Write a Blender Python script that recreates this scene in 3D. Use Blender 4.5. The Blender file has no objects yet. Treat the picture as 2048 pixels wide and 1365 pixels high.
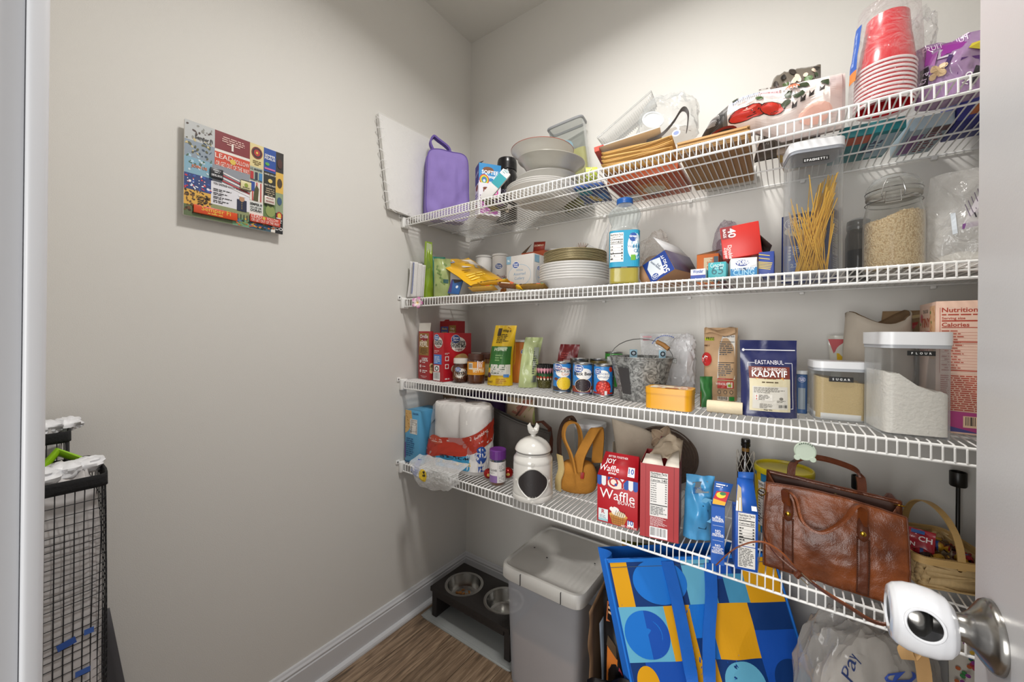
import bpy, bmesh, math, random
from mathutils import Vector as V, Matrix, noise
PI=math.pi
sc=bpy.context.scene
COL=sc.collection
R=random.Random(7)
# ---------------------------------------------------------------- camera
F,YAW,PIT,ROLL,SY=772.274,0.61904,0.00109,0.01023,-13.797
CAM=V((1.34454,-1.49646,1.23674))
FW=V((-math.sin(YAW)*math.cos(PIT),math.cos(YAW)*math.cos(PIT),math.sin(PIT)))
_r=V((math.cos(YAW),math.sin(YAW),0)); _u=_r.cross(FW)
RT=_r*math.cos(ROLL)+_u*math.sin(ROLL); UP=-_r*math.sin(ROLL)+_u*math.cos(ROLL)
cd=bpy.data.cameras.new('camera'); cam=bpy.data.objects.new('camera',cd); COL.objects.link(cam)
cd.sensor_width=36; cd.lens=F/2048*36; cd.shift_y=SY/2048; cd.clip_start=.02
mw=Matrix((RT,UP,-FW)).transposed().to_4x4(); mw.translation=CAM; cam.matrix_world=mw
sc.camera=cam
# ---------------------------------------------------------------- light
w=bpy.data.worlds.new('world'); sc.world=w; w.use_nodes=True
w.node_tree.nodes['Background'].inputs[0].default_value=(1.0,.98,.95,1)
w.node_tree.nodes['Background'].inputs[1].default_value=.7
def area(name,loc,rot,size,power,col=(1,1,1),shape='DISK',sy=None):
    l=bpy.data.lights.new(name,'AREA'); l.energy=power; l.color=col; l.shape=shape; l.size=size
    if sy: l.size_y=sy
    o=bpy.data.objects.new(name,l); COL.objects.link(o); o.location=loc; o.rotation_euler=rot; return o
area('ceiling_lamp',(.98,-.82,2.69),(0,0,0),.22,20,(1,.97,.93)).data.spread=math.radians(150)
area('kitchen_fill',(1.15,-4.8,1.22),(PI/2,0,0),2.4,150,(1,.99,.97),'RECTANGLE',2.2)  # unseen fill light added behind the camera, shining in through the doorway
sc.view_settings.view_transform='Standard'; sc.view_settings.look='None'
sc.view_settings.gamma=1; sc.view_settings.use_curve_mapping=False
sc.view_settings.exposure=-.2
sc.cycles.use_denoising=True
sc.cycles.max_bounces=10; sc.cycles.transparent_max_bounces=32; sc.cycles.diffuse_bounces=5
sc.cycles.caustics_reflective=False; sc.cycles.caustics_refractive=False
# ---------------------------------------------------------------- locating helpers (where a sight line meets a plane of the room)
CY=682.5+SY
def at(u,v,x=None,y=None,z=None):
    d=FW+RT*((u-1024)/F)+UP*((CY-v)/F)
    i,val=(0,x) if x is not None else (1,y) if y is not None else (2,z)
    return CAM+d*((val-CAM[i])/d[i])
def xat(u,y,z):
    q=RT-FW*((u-1024)/F); return CAM.x-(q.y*(y-CAM.y)+q.z*(z-CAM.z))/q.x
def zat(v,x,y):
    q=UP-FW*((CY-v)/F); return CAM.z-(q.x*(x-CAM.x)+q.y*(y-CAM.y))/q.z
# ---------------------------------------------------------------- materials
def lin(h):
    if not isinstance(h,str): return tuple(h)
    c=[int(h[i:i+2],16)/255 for i in (0,2,4)]
    return tuple(x/12.92 if x<=.04045 else ((x+.055)/1.055)**2.4 for x in c)
_mats={}
def _new(key):
    m=bpy.data.materials.new(key); m.use_nodes=True; nt=m.node_tree
    return m,nt,nt.nodes['Principled BSDF']
def M(h,rough=.5,metal=0.,spec=.5,bump=0.,bscale=200.,var=.06,vscale=30.,coat=0.,stretch=None,sss=0.,distort=0.):
    key=('m',h,rough,metal,spec,bump,bscale,var,vscale,coat,stretch,sss)
    if key in _mats: return _mats[key]
    m,nt,b=_new('paint_'+str(h)); c=lin(h)
    b.inputs['Roughness'].default_value=rough; b.inputs['Metallic'].default_value=metal
    b.inputs['Specular IOR Level'].default_value=spec; b.inputs['Coat Weight'].default_value=coat
    b.inputs['Coat Roughness'].default_value=.1
    tc=nt.nodes.new('ShaderNodeTexCoord'); src=tc.outputs['Object']
    if stretch:
        mp=nt.nodes.new('ShaderNodeMapping'); mp.inputs['Scale'].default_value=stretch
        nt.links.new(src,mp.inputs[0]); src=mp.outputs[0]
    n=nt.nodes.new('ShaderNodeTexNoise'); n.inputs['Scale'].default_value=vscale; n.inputs['Detail'].default_value=4
    nt.links.new(src,n.inputs['Vector'])
    r=nt.nodes.new('ShaderNodeMix'); r.data_type='RGBA'
    r.inputs[6].default_value=tuple(x*(1-var) for x in c)+(1,); r.inputs[7].default_value=tuple(min(1,x*(1+var)) for x in c)+(1,)
    nt.links.new(n.outputs[0],r.inputs[0]); nt.links.new(r.outputs[2],b.inputs['Base Color'])
    if bump:
        n2=nt.nodes.new('ShaderNodeTexNoise'); n2.inputs['Scale'].default_value=bscale; n2.inputs['Detail'].default_value=3
        nt.links.new(src,n2.inputs['Vector'])
        bp=nt.nodes.new('ShaderNodeBump'); bp.inputs['Strength'].default_value=bump; bp.inputs['Distance'].default_value=.003
        nt.links.new(n2.outputs[0],bp.inputs['Height']); nt.links.new(bp.outputs[0],b.inputs['Normal'])
    _mats[key]=m; return m
def INK(h,rough=.45):
    key=('i',h,rough)
    if key in _mats: return _mats[key]
    m,nt,b=_new('ink_'+str(h)); b.inputs['Base Color'].default_value=lin(h)+(1,); b.inputs['Roughness'].default_value=rough
    _mats[key]=m; return m
def FILM(h='ffffff',a=.18,edge=.5,rough=.12,bump=.6,bscale=40.,diff=1.):
    """thin clear plastic: mostly see-through, glossy creases, denser where seen edge-on"""
    key=('f',h,a,edge,rough,bump,bscale)
    if key in _mats: return _mats[key]
    m,nt,b=_new('film_'+str(h)); L=nt.links
    b.inputs['Base Color'].default_value=lin(h)+(1,); b.inputs['Roughness'].default_value=rough; b.inputs['Specular IOR Level'].default_value=1.
    tr=nt.nodes.new('ShaderNodeBsdfTransparent'); mx=nt.nodes.new('ShaderNodeMixShader')
    lw=nt.nodes.new('ShaderNodeLayerWeight'); lw.inputs[0].default_value=.35
    ma=nt.nodes.new('ShaderNodeMath'); ma.operation='MULTIPLY_ADD'; ma.inputs[1].default_value=edge; ma.inputs[2].default_value=a; ma.use_clamp=True
    tc=nt.nodes.new('ShaderNodeTexCoord'); n=nt.nodes.new('ShaderNodeTexNoise'); n.inputs['Scale'].default_value=bscale; n.inputs['Detail'].default_value=3; n.inputs['Distortion'].default_value=1.2
    bp=nt.nodes.new('ShaderNodeBump'); bp.inputs['Strength'].default_value=bump; bp.inputs['Distance'].default_value=.01
    L.new(tc.outputs['Object'],n.inputs['Vector']); L.new(n.outputs[0],bp.inputs['Height']); L.new(bp.outputs[0],b.inputs['Normal']); L.new(bp.outputs[0],lw.inputs['Normal'])
    L.new(lw.outputs['Facing'],ma.inputs[0]); L.new(ma.outputs[0],mx.inputs[0]); L.new(tr.outputs[0],mx.inputs[1]); L.new(b.outputs[0],mx.inputs[2])
    L.new(mx.outputs[0],nt.nodes['Material Output'].inputs[0])
    _mats[key]=m; return m
def GLASS(tint='f2f5f3',f=1.45,haze=.03):
    key=('g',tint,f,haze)
    if key in _mats: return _mats[key]
    m,nt,b=_new('clear_'+tint); L=nt.links
    b.inputs['Base Color'].default_value=lin('d8dcdc')+(1,); b.inputs['Roughness'].default_value=.05; b.inputs['Specular IOR Level'].default_value=1.
    tr=nt.nodes.new('ShaderNodeBsdfTransparent'); tr.inputs[0].default_value=lin(tint)+(1,)
    fr=nt.nodes.new('ShaderNodeLayerWeight'); fr.inputs[0].default_value=.7
    pw=nt.nodes.new('ShaderNodeMath'); pw.operation='POWER'; pw.inputs[1].default_value=3.6; L.new(fr.outputs['Facing'],pw.inputs[0])
    ma=nt.nodes.new('ShaderNodeMath'); ma.operation='MULTIPLY_ADD'; ma.inputs[1].default_value=(f-1)*1.5; ma.inputs[2].default_value=haze+.015; ma.use_clamp=True
    mx=nt.nodes.new('ShaderNodeMixShader')
    L.new(pw.outputs[0],ma.inputs[0]); L.new(ma.outputs[0],mx.inputs[0]); L.new(tr.outputs[0],mx.inputs[1]); L.new(b.outputs[0],mx.inputs[2])
    L.new(mx.outputs[0],nt.nodes['Material Output'].inputs[0])
    _mats[key]=m; return m
# ---------------------------------------------------------------- mesh builder
class MB:
    def __init__(s): s.v=[];s.f=[];s.mi=[];s.sm=[]
    def add(s,vs,fs,m=0,smooth=False):
        o=len(s.v); s.v+=[tuple(p) for p in vs]
        for f in fs: s.f.append(tuple(i+o for i in f)); s.mi.append(m); s.sm.append(smooth)
        return s
    def box(s,x0,x1,y0,y1,z0,z1,m=0):
        vs=[(x,y,z) for z in (z0,z1) for y in (y0,y1) for x in (x0,x1)]
        return s.add(vs,[(0,2,3,1),(4,5,7,6),(0,1,5,4),(2,6,7,3),(0,4,6,2),(1,3,7,5)],m)
    def rbox(s,x0,x1,y0,y1,z0,z1,r=.002,seg=2,m=0,smooth=True,vonly=False):
        bm=bmesh.new(); bmesh.ops.create_cube(bm,size=1)
        for q in bm.verts: q.co=V(((x0+x1)/2+q.co.x*(x1-x0),(y0+y1)/2+q.co.y*(y1-y0),(z0+z1)/2+q.co.z*(z1-z0)))
        es=[e for e in bm.edges if not vonly or abs(e.verts[0].co.z-e.verts[1].co.z)>1e-6]
        bmesh.ops.bevel(bm,geom=es,offset=r,segments=seg,profile=.5,affect='EDGES',clamp_overlap=True)
        bm.verts.index_update(); s.add([q.co for q in bm.verts],[[q.index for q in f.verts] for f in bm.faces],m,smooth); bm.free(); return s
    def tube(s,pts,r,seg=6,m=0,closed=False,smooth=True,flat=None):
        pts=[V(p) for p in pts]; n=len(pts); vs=[]; fs=[]
        rad=r if hasattr(r,'__len__') else [r]*n
        up=None
        for i,p in enumerate(pts):
            a=pts[(i-1)%n] if (closed or i>0) else p; b=pts[(i+1)%n] if (closed or i<n-1) else p
            t=(b-a).normalized()
            if up is None:
                up=V((0,0,1)) if abs(t.z)<.9 else V((0,1,0))
            e1=t.cross(up)
            if e1.length<1e-6: e1=t.orthogonal()
            e1.normalize(); e2=e1.cross(t).normalized(); up=e2
            fa=flat if flat else (1,1)
            for k in range(seg):
                an=2*PI*k/seg; vs.append(p+e1*(math.cos(an)*rad[i]*fa[0])+e2*(math.sin(an)*rad[i]*fa[1]))
        for i in range(n if closed else n-1):
            j=(i+1)%n
            for k in range(seg):
                l=(k+1)%seg; fs.append((i*seg+k,i*seg+l,j*seg+l,j*seg+k))
        if not closed:
            fs.append(tuple(range(seg-1,-1,-1))); fs.append(tuple((n-1)*seg+k for k in range(seg)))
        return s.add(vs,fs,m,smooth)
    def lathe(s,prof,seg=28,c=(0,0,0),m=0,smooth=True,sx=1,sy=1):
        vs=[];fs=[];n=len(prof)
        for (r,z) in prof:
            for k in range(seg):
                a=2*PI*k/seg; vs.append((c[0]+r*math.cos(a)*sx,c[1]+r*math.sin(a)*sy,c[2]+z))
        for i in range(n-1):
            for k in range(seg):
                l=(k+1)%seg; fs.append((i*seg+k,i*seg+l,(i+1)*seg+l,(i+1)*seg+k))
        return s.add(vs,fs,m,smooth)
    def grid(s,nu,nv,fn,m=0,closedu=False,smooth=True):
        vs=[fn(i/nu,j/nv) for j in range(nv+1) for i in range(nu if closedu else nu+1)]
        W=nu if closedu else nu+1; fs=[]
        for j in range(nv):
            for i in range(nu):
                k=(i+1)%W; fs.append((j*W+i,j*W+k,(j+1)*W+k,(j+1)*W+i))
        return s.add(vs,fs,m,smooth)
    def prism(s,poly,fn0,fn1,m=0,smooth=False):
        n=len(poly); a=[fn0(*p) for p in poly]; b=[fn1(*p) for p in poly]
        return s.add(a+b,[tuple(range(n)),tuple(range(2*n-1,n-1,-1))]+[(i,i+n,(i+1)%n+n,(i+1)%n) for i in range(n)],m,smooth)
    def build(s,name,mats,parent=None,loc=None,rot=None,solid=0.,subsurf=0,fix=True):
        me=bpy.data.meshes.new(name); me.from_pydata(s.v,[],s.f)
        me.polygons.foreach_set('material_index',s.mi); me.polygons.foreach_set('use_smooth',s.sm)
        if fix:
            bm=bmesh.new(); bm.from_mesh(me); bmesh.ops.remove_doubles(bm,verts=bm.verts,dist=1e-6); bmesh.ops.recalc_face_normals(bm,faces=bm.faces)
            if any(s.sm):
                for e in bm.edges:
                    if len(e.link_faces)==2 and e.calc_face_angle(0)>.7: e.smooth=False
            bm.to_mesh(me); bm.free()
        for m in (mats if isinstance(mats,(list,tuple)) else [mats]): me.materials.append(m)
        me.update(); o=bpy.data.objects.new(name,me); COL.objects.link(o)
        if parent: o.parent=parent
        if loc is not None: o.location=loc
        if rot is not None: o.rotation_euler=rot
        if solid:
            k=o.modifiers.new('solid','SOLIDIFY'); k.thickness=solid; k.offset=0
        if subsurf:
            k=o.modifiers.new('sub','SUBSURF'); k.levels=subsurf; k.render_levels=subsurf
        return o
def tag(o,label,cat=None,group=None,kind=None):
    if label: o['label']=label
    if cat: o['category']=cat
    if group: o['group']=group
    if kind: o['kind']=kind
    return o
def thing(name,label,cat,loc=(0,0,0),rz=0.,group=None,rot=None):
    o=bpy.data.objects.new(name,None); COL.objects.link(o); o.empty_display_size=.05
    o.location=loc; o.rotation_euler=rot if rot else (0,0,rz); return tag(o,label,cat,group)
def struct(o): o['kind']='structure'; return o
# ---------------------------------------------------------------- flat print on surfaces
_txt={}
def glyphs(t,bold):
    k=(t,bold)
    if k not in _txt:
        c=bpy.data.curves.new('t','FONT'); c.body=t; c.size=1; c.resolution_u=2; c.offset=.022 if bold else 0.
        o=bpy.data.objects.new('t',c); me=o.to_mesh()
        vs=[(p.co.x,p.co.y) for p in me.vertices]; fs=[tuple(p.vertices) for p in me.polygons]
        o.to_mesh_clear(); bpy.data.objects.remove(o); bpy.data.curves.remove(c)
        x0=min((p[0] for p in vs),default=0); x1=max((p[0] for p in vs),default=1)
        _txt[k]=([(p[0]-x0,p[1]) for p in vs],fs,x1-x0)
    return _txt[k]
class Print:
    """flat printing: thin inked shapes laid on a surface. fn(x,y,off) gives the point"""
    def __init__(s,fn,step=.0,w=1.,h=1.):
        s.fn=fn; s.step=step; s.dl=.00003; s.mb=MB(); s.mats=[]; s.layer=0; s.w=w; s.h=h; s.rough=.45
    def _m(s,h):
        m=INK(h,s.rough)
        if m not in s.mats: s.mats.append(m)
        return s.mats.index(m)
    def _add(s,vs,fs,col):
        o=.00035+s.dl*s.layer; s.layer+=1
        s.mb.add([s.fn(x,y,o) for x,y in vs],fs,s._m(col)); return s
    def rect(s,x,y,w,h,col,rot=0.,curve=True):
        n=max(1,int(abs(w)/s.step+.99)) if s.step and curve else 1; m=max(1,int(abs(h)/s.step+.99)) if s.step and curve else 1
        vs=[(i/n*w,j/m*h) for j in range(m+1) for i in range(n+1)]
        if rot: c,q=math.cos(rot),math.sin(rot); vs=[(a*c-b*q,a*q+b*c) for a,b in vs]
        return s._add([(x+a,y+b) for a,b in vs],[(j*(n+1)+i,j*(n+1)+i+1,(j+1)*(n+1)+i+1,(j+1)*(n+1)+i) for j in range(m) for i in range(n)],col)
    def ell(s,cx,cy,rx,ry,col,n=24,rot=0.):
        k=3 if s.step else 1; vs=[(cx,cy)]; c,q=math.cos(rot),math.sin(rot)
        for j in range(1,k+1):
            for i in range(n):
                a=2*PI*i/n; x,y=rx*j/k*math.cos(a),ry*j/k*math.sin(a); vs.append((cx+x*c-y*q,cy+x*q+y*c))
        fs=[(0,1+i,1+(i+1)%n) for i in range(n)]
        for j in range(k-1): fs+=[(1+j*n+i,1+(j+1)*n+i,1+(j+1)*n+(i+1)%n,1+j*n+(i+1)%n) for i in range(n)]
        return s._add(vs,fs,col)
    def poly(s,pts,col): return s._add(pts,[tuple(range(len(pts)))],col)
    def text(s,t,x,y,size,col,al='c',rot=0.,bold=True,maxw=None,sx=1.,flip=False):
        vs,fs,wd=glyphs(t,bold); k=size*1.38
        kx=k*sx
        if maxw and wd*kx>maxw: kx=maxw/wd
        ox={'l':0,'c':-wd*kx/2,'r':-wd*kx}[al]; c,q=math.cos(rot),math.sin(rot)
        P=[(ox+a*kx,b*k) for a,b in vs]
        if flip: P=[(-a,-b) for a,b in P]
        return s._add([(x+a*c-b*q,y+a*q+b*c) for a,b in P],fs,col)
    def lines(s,x,y,w,h,n,col,fill=.5,seed=1,al='l'):
        """small print too fine to read, as short strokes"""
        r=random.Random(seed); vs=[];fs=[]; st=h/n
        for i in range(n):
            yy=y+h-(i+1)*st+st*(1-fill)/2; L=w*(r.uniform(.75,1) if i<n-1 else .5); xx=x+(w-L)/2*(al=='c')
            e=xx+L
            while xx<e:
                l=min(st*r.uniform(.9,3.2),e-xx); k=len(vs); vs+=[(xx,yy),(xx+l,yy),(xx+l,yy+st*fill),(xx,yy+st*fill)]; fs.append((k,k+1,k+2,k+3)); xx+=l+st*.4
        return s._add(vs,fs,col)
    def barcode(s,x,y,w,h,seed=1,bg='ffffff'):
        if bg: s.rect(x,y,w,h,bg)
        r=random.Random(seed); xx=x+w*.06; vs=[];fs=[]
        while xx<x+w*.92:
            l=w*r.choice((.012,.02,.035)); k=len(vs); vs+=[(xx,y+h*.18),(xx+l,y+h*.18),(xx+l,y+h*.94),(xx,y+h*.94)]; fs.append((k,k+1,k+2,k+3)); xx+=l+w*r.choice((.014,.025,.03))
        return s._add(vs,fs,'1a1a1a')
    def dots(s,pts,r,col,n=8):
        vs=[];fs=[]
        for (x,y) in pts:
            k=len(vs); vs+=[(x+r*math.cos(2*PI*i/n),y+r*math.sin(2*PI*i/n)) for i in range(n)]; fs.append(tuple(range(k,k+n)))
        return s._add(vs,fs,col)
    def nutri(s,x,y,w,h,cal,ink='1c1c1c',bg='f2efe9',n=9,seed=3,title='Nutrition Facts'):
        if bg: s.rect(x,y,w,h,bg)
        t=h*.075; s.text(title,x+w/2,y+h-t*1.35,t,ink,maxw=w*.92); s.lines(x+w*.06,y+h-t*2.6,w*.85,t*.9,2,ink,seed=seed)
        s.rect(x+w*.04,y+h-t*3.3,w*.92,t*.38,ink); s.text('Calories',x+w*.06,y+h-t*4.6,t*.8,ink,'l'); s.text(cal,x+w*.94,y+h-t*4.7,t*1.05,ink,'r')
        s.rect(x+w*.04,y+h-t*5.2,w*.92,t*.22,ink)
        b=y+h*.05; top=y+h-t*5.6; st=(top-b)/n
        for i in range(n):
            yy=top-(i+1)*st; s.lines(x+w*.06,yy+st*.25,w*R.uniform(.35,.7),st*.5,1,ink,fill=.8,seed=seed+i)
            s.rect(x+w*.84,yy+st*.28,w*.1,st*.4,ink)
            s.rect(x+w*.04,yy+st*.05,w*.92,st*(.3 if i==n-3 else .06),ink)
        return s
    def logo(s,x,y,r,col='2a4f9c'):
        """round blue two-line store badge"""
        s.ell(x,y,r*1.05,r*.82,'ffffff'); s.ell(x,y,r*.98,r*.75,col); s.text('Great',x,y+r*.08,r*.42,'ffffff'); s.text('Value',x,y-r*.42,r*.42,'ffffff'); return s
    def build(s,parent,name='printed_label'):
        if not s.mb.v: return None
        return s.mb.build(name,s.mats,parent,fix=False)
# ---------------------------------------------------------------- common shapes
def span(u0,y0,u1,y1,z):
    """front edge of a box between two sight lines at depths y0,y1 on the level z -> middle, turn, width"""
    a=V((xat(u0,y0,z),y0,z)); b=V((xat(u1,y1,z),y1,z)); d=b-a
    return a,b,math.atan2(d.y,d.x),d.length
class Carton:
    """printed box; local x across the front, front at -y, base at z=0"""
    def __init__(s,name,label,cat,a,rz,w,d,h,col,group=None,r=.0012,rot=None,open_top=False,rough=.42,topless=None):
        s.w,s.d,s.h=w,d,h
        c=V(a)+Matrix.Rotation(rz,3,'Z')@V((w/2,d/2,0)) if rot is None else V(a)
        s.t=thing(name,label,cat,c,rz,group,rot)
        mb=MB(); m=M(col,rough,var=.04)
        if open_top:
            t=.0012
            mb.box(-w/2,w/2,-d/2,-d/2+t,0,h); mb.box(-w/2,w/2,d/2-t,d/2,0,h); mb.box(-w/2,-w/2+t,-d/2+t,d/2-t,0,h); mb.box(w/2-t,w/2,-d/2+t,d/2-t,0,h); mb.box(-w/2+t,w/2-t,-d/2+t,d/2-t,0,t)
        else: mb.rbox(-w/2,w/2,-d/2,d/2,0,h,r,2)
        mb.build('carton',m,s.t); s.ps=[]
    def face(s,which):
        w,d,h=s.w,s.d,s.h
        fn={'front':lambda x,y,o:(x-w/2,-d/2-o,y),'right':lambda x,y,o:(w/2+o,x-d/2,y),'left':lambda x,y,o:(-w/2-o,d/2-x,y),'top':lambda x,y,o:(x-w/2,y-d/2,h+o),'bottom':lambda x,y,o:(x-w/2,d/2-y,-o)}[which]
        p=Print(fn); p.w={'front':w,'right':d,'left':d,'top':w,'bottom':w}[which]; p.h={'top':d,'bottom':d}.get(which,h); s.ps.append(p); return p
    def done(s):
        for p in s.ps: p.build(s.t)
        return s.t
def cyl_map(r,c=0.,z0=0.):
    """wraps print on a cylinder of radius r; x=0 faces -y turned by c"""
    return lambda x,y,o:((r+o)*math.sin(x/r+c),-(r+o)*math.cos(x/r+c),z0+y)
def face_cam(x,y):
    """turn that points a thing's front (-y) at the doorway"""
    return math.atan2(CAM.y-y,CAM.x-x)+PI/2
def sheet(parent,name,mat,nu,nv,fn,solid=.0006): 
    mb=MB(); mb.grid(nu,nv,fn); return mb.build(name,mat,parent,solid=solid,fix=False)
def ridged(p,f=1.,oct=3):
    s=0.;a=1.
    for k in range(oct):
        s+=a*(1-abs(noise.noise(V(p)*f*2**k))*2); a*=.5
    return s/1.75
class Pouch:
    """sealed bag: two skins, flat seal on top, standing on its base. F(x,y,off) is the front skin"""
    def __init__(s,w,h,d,seed=0,base=.55,belly=.3,seal=.9,wr=.004,taper=0.,lean=0.,curl=0.,sidepow=.55,wf=18.,skew=0.):
        s.__dict__.update(locals())
    def P(s,u,v,side,off=0.):
        T=s.d/2*max(0.,math.sin(PI*min(max(u,0),1)))**s.sidepow
        if v<s.belly: q=s.base+(1-s.base)*math.sin(v/s.belly*PI/2)
        else: q=max(0.,math.cos((v-s.belly)/(s.seal-s.belly)*PI/2)) if v<s.seal else 0.
        T=T*q+.0008
        n=noise.noise(V((u*s.w*s.wf+s.seed*7.1,v*s.h*s.wf,s.seed*3.3+side*5)))
        n2=abs(noise.noise(V((u*s.w*s.wf*2.3+v*s.h*9,v*s.h*s.wf*1.3,s.seed*1.7+side*2))))
        e=min(1,4*u)*min(1,4*(1-u))
        wr=s.wr*(n-.8*n2+.2)*e
        x=(u-.5)*s.w*(1-s.taper*v)*(1-.10*q*s.d/s.w)+s.skew*v*v*s.h
        y=side*(T+wr*.8+off)+noise.noise(V((u*3+s.seed,v*4,s.seed*2.)))*s.wr*1.5*v+s.lean*v*s.h+s.curl*v**3*s.h
        return (x,y,v*s.h)
    def F(s,x,y,off): return s.P(x/s.w,y/s.h,-1,off*1.5+.0011)
    def Bk(s,x,y,off): return s.P(1-x/s.w,y/s.h,1,off*1.5+.0011)
    def build(s,parent,mat,name='pouch',nu=20,nv=26):
        mb=MB(); mb.grid(nu,nv,lambda u,v:s.P(u,v,-1)); mb.grid(nu,nv,lambda u,v:s.P(u,v,1))
        mb.add([s.P(i/nu,0,-1) for i in range(nu+1)]+[s.P(i/nu,0,1) for i in range(nu+1)],[(i,i+1,nu+2+i,nu+1+i) for i in range(nu)])
        return mb.build(name,mat,parent)
    def print(s,side=-1): q=Print(s.F if side<0 else s.Bk,step=max(.008,s.w/14)); q.dl=.00007; return q
def blob(parent,name,mat,c,sz,seed,amp=.18,f=4.,nu=40,nv=24,zmin=None,p=.8,oct=3,floor=True):
    """crumpled soft bag: a rounded lump with sharp creases"""
    mb=MB(); c=V(c)
    def fn(u,v):
        th=2*PI*u; ph=PI*(v-.5)
        sp=lambda x:math.copysign(abs(x)**p,x)
        d=V((sp(math.cos(ph))*sp(math.cos(th)),sp(math.cos(ph))*sp(math.sin(th)),sp(math.sin(ph))))
        k=1+amp*(ridged((d.x+seed*3.7,d.y+seed,d.z-seed*2),f/2.,oct)-.6)+amp*.9*noise.noise(d*1.3+V((seed,seed*2,seed*3)))
        q=V((d.x*sz[0],d.y*sz[1],d.z*sz[2]))*k+c
        if zmin is not None and q.z<zmin: q.z=zmin+.0005*noise.noise(q*40)
        return q
    blob.fn=fn; mb.grid(nu,nv,fn,closedu=True); return mb.build(name,mat,parent)
# ================================================================ the room
H=2.743; XR=1.752
WALL=M('d7d5d0',.75,bump=.12,bscale=420,var=.012,vscale=3)
CEIL=M('d2d0ca',.9,bump=.15,bscale=300,var=.012,vscale=3)
TRIM=M('cdced1',.35,var=.01,vscale=4)
def plate(name,x0,x1,y0,y1,z0,z1,m): return struct(MB().box(x0,x1,y0,y1,z0,z1).build(name,m))
plate('wall_left',-.11,0,-1.59,.11,-.01,H,WALL)
plate('wall_back',0,XR+.11,0,.11,-.01,H,WALL)
plate('wall_right',XR,XR+.11,-1.59,0,-.01,H,WALL)
plate('ceiling',-.11,XR+.11,-1.59,.11,H,H+.1,CEIL)
b=MB(); b.box(0,.70,-1.59,-1.47,-.01,H); b.box(.70,1.60,-1.59,-1.47,2.08,H); b.box(1.60,XR,-1.59,-1.47,-.01,H)
struct(b.build('wall_front',WALL))
# door frame: jamb board with its stop bead on the pantry side
b=MB(); b.rbox(.70,.735,-1.60,-1.4665,0,2.08,.003,2); b.rbox(.705,.744,-1.4665,-1.452,0,2.065,.004,3); b.box(.65,.705,-1.4695,-1.455,0,2.10)
struct(b.build('trim_1',TRIM))
b=MB(); b.rbox(1.565,1.60,-1.60,-1.4665,0,2.08,.003,2); b.box(1.595,1.65,-1.4695,-1.455,0,2.10); b.box(.735,1.565,-1.60,-1.4665,2.045,2.08)
struct(b.build('trim_2',TRIM))
# floor of planks running towards the back wall
fl=struct(MB().box(-.11,XR+.11,-1.75,.11,-.06,-.006).build('floor',M('3a2b20',.8)))
def wood():
    m,nt,b=_new('plank_wood'); L=nt.links
    tc=nt.nodes.new('ShaderNodeTexCoord'); oi=nt.nodes.new('ShaderNodeObjectInfo')
    mp=nt.nodes.new('ShaderNodeMapping'); mp.inputs['Scale'].default_value=(14,1.0,14)
    ad=nt.nodes.new('ShaderNodeVectorMath'); ad.operation='ADD'; sc_=nt.nodes.new('ShaderNodeVectorMath'); sc_.operation='SCALE'; sc_.inputs['Scale'].default_value=17.
    cb=nt.nodes.new('ShaderNodeCombineXYZ'); L.new(oi.outputs['Random'],cb.inputs[0]); L.new(oi.outputs['Random'],cb.inputs[1]); L.new(cb.outputs[0],sc_.inputs[0])
    L.new(tc.outputs['Object'],ad.inputs[0]); L.new(sc_.outputs[0],ad.inputs[1]); L.new(ad.outputs[0],mp.inputs[0])
    n=nt.nodes.new('ShaderNodeTexNoise'); n.inputs['Scale'].default_value=4.; n.inputs['Detail'].default_value=8; n.inputs['Roughness'].default_value=.62; n.inputs['Distortion'].default_value=1.4
    L.new(mp.outputs[0],n.inputs['Vector'])
    cr=nt.nodes.new('ShaderNodeValToRGB'); e=cr.color_ramp.elements
    e[0].position=.30; e[0].color=lin('4a3d31')+(1,); e[1].position=.72; e[1].color=lin('b29a80')+(1,)
    k=e.new(.5); k.color=lin('806a55')+(1,)
    L.new(n.outputs[0],cr.inputs[0])
    n2=nt.nodes.new('ShaderNodeTexNoise'); n2.inputs['Scale'].default_value=22.; n2.inputs['Detail'].default_value=4; L.new(mp.outputs[0],n2.inputs['Vector'])
    mx=nt.nodes.new('ShaderNodeMix'); mx.data_type='RGBA'; mx.blend_type='MULTIPLY'; mx.inputs[0].default_value=.45
    L.new(cr.outputs[0],mx.inputs[6]); L.new(n2.outputs[0],mx.inputs[7]); 
    hs=nt.nodes.new('ShaderNodeHueSaturation'); mr=nt.nodes.new('ShaderNodeMapRange'); mr.inputs[3].default_value=.95; mr.inputs[4].default_value=1.35
    L.new(oi.outputs['Random'],mr.inputs[0]); L.new(mr.outputs[0],hs.inputs['Value']); L.new(mx.outputs[2],hs.inputs['Color']); L.new(hs.outputs[0],b.inputs['Base Color'])
    bp=nt.nodes.new('ShaderNodeBump'); bp.inputs['Strength'].default_value=.2; bp.inputs['Distance'].default_value=.002; L.new(n.outputs[0],bp.inputs['Height']); L.new(bp.outputs[0],b.inputs['Normal'])
    b.inputs['Roughness'].default_value=.42; return m
WOOD=wood(); pm=None; PW=.128
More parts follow.
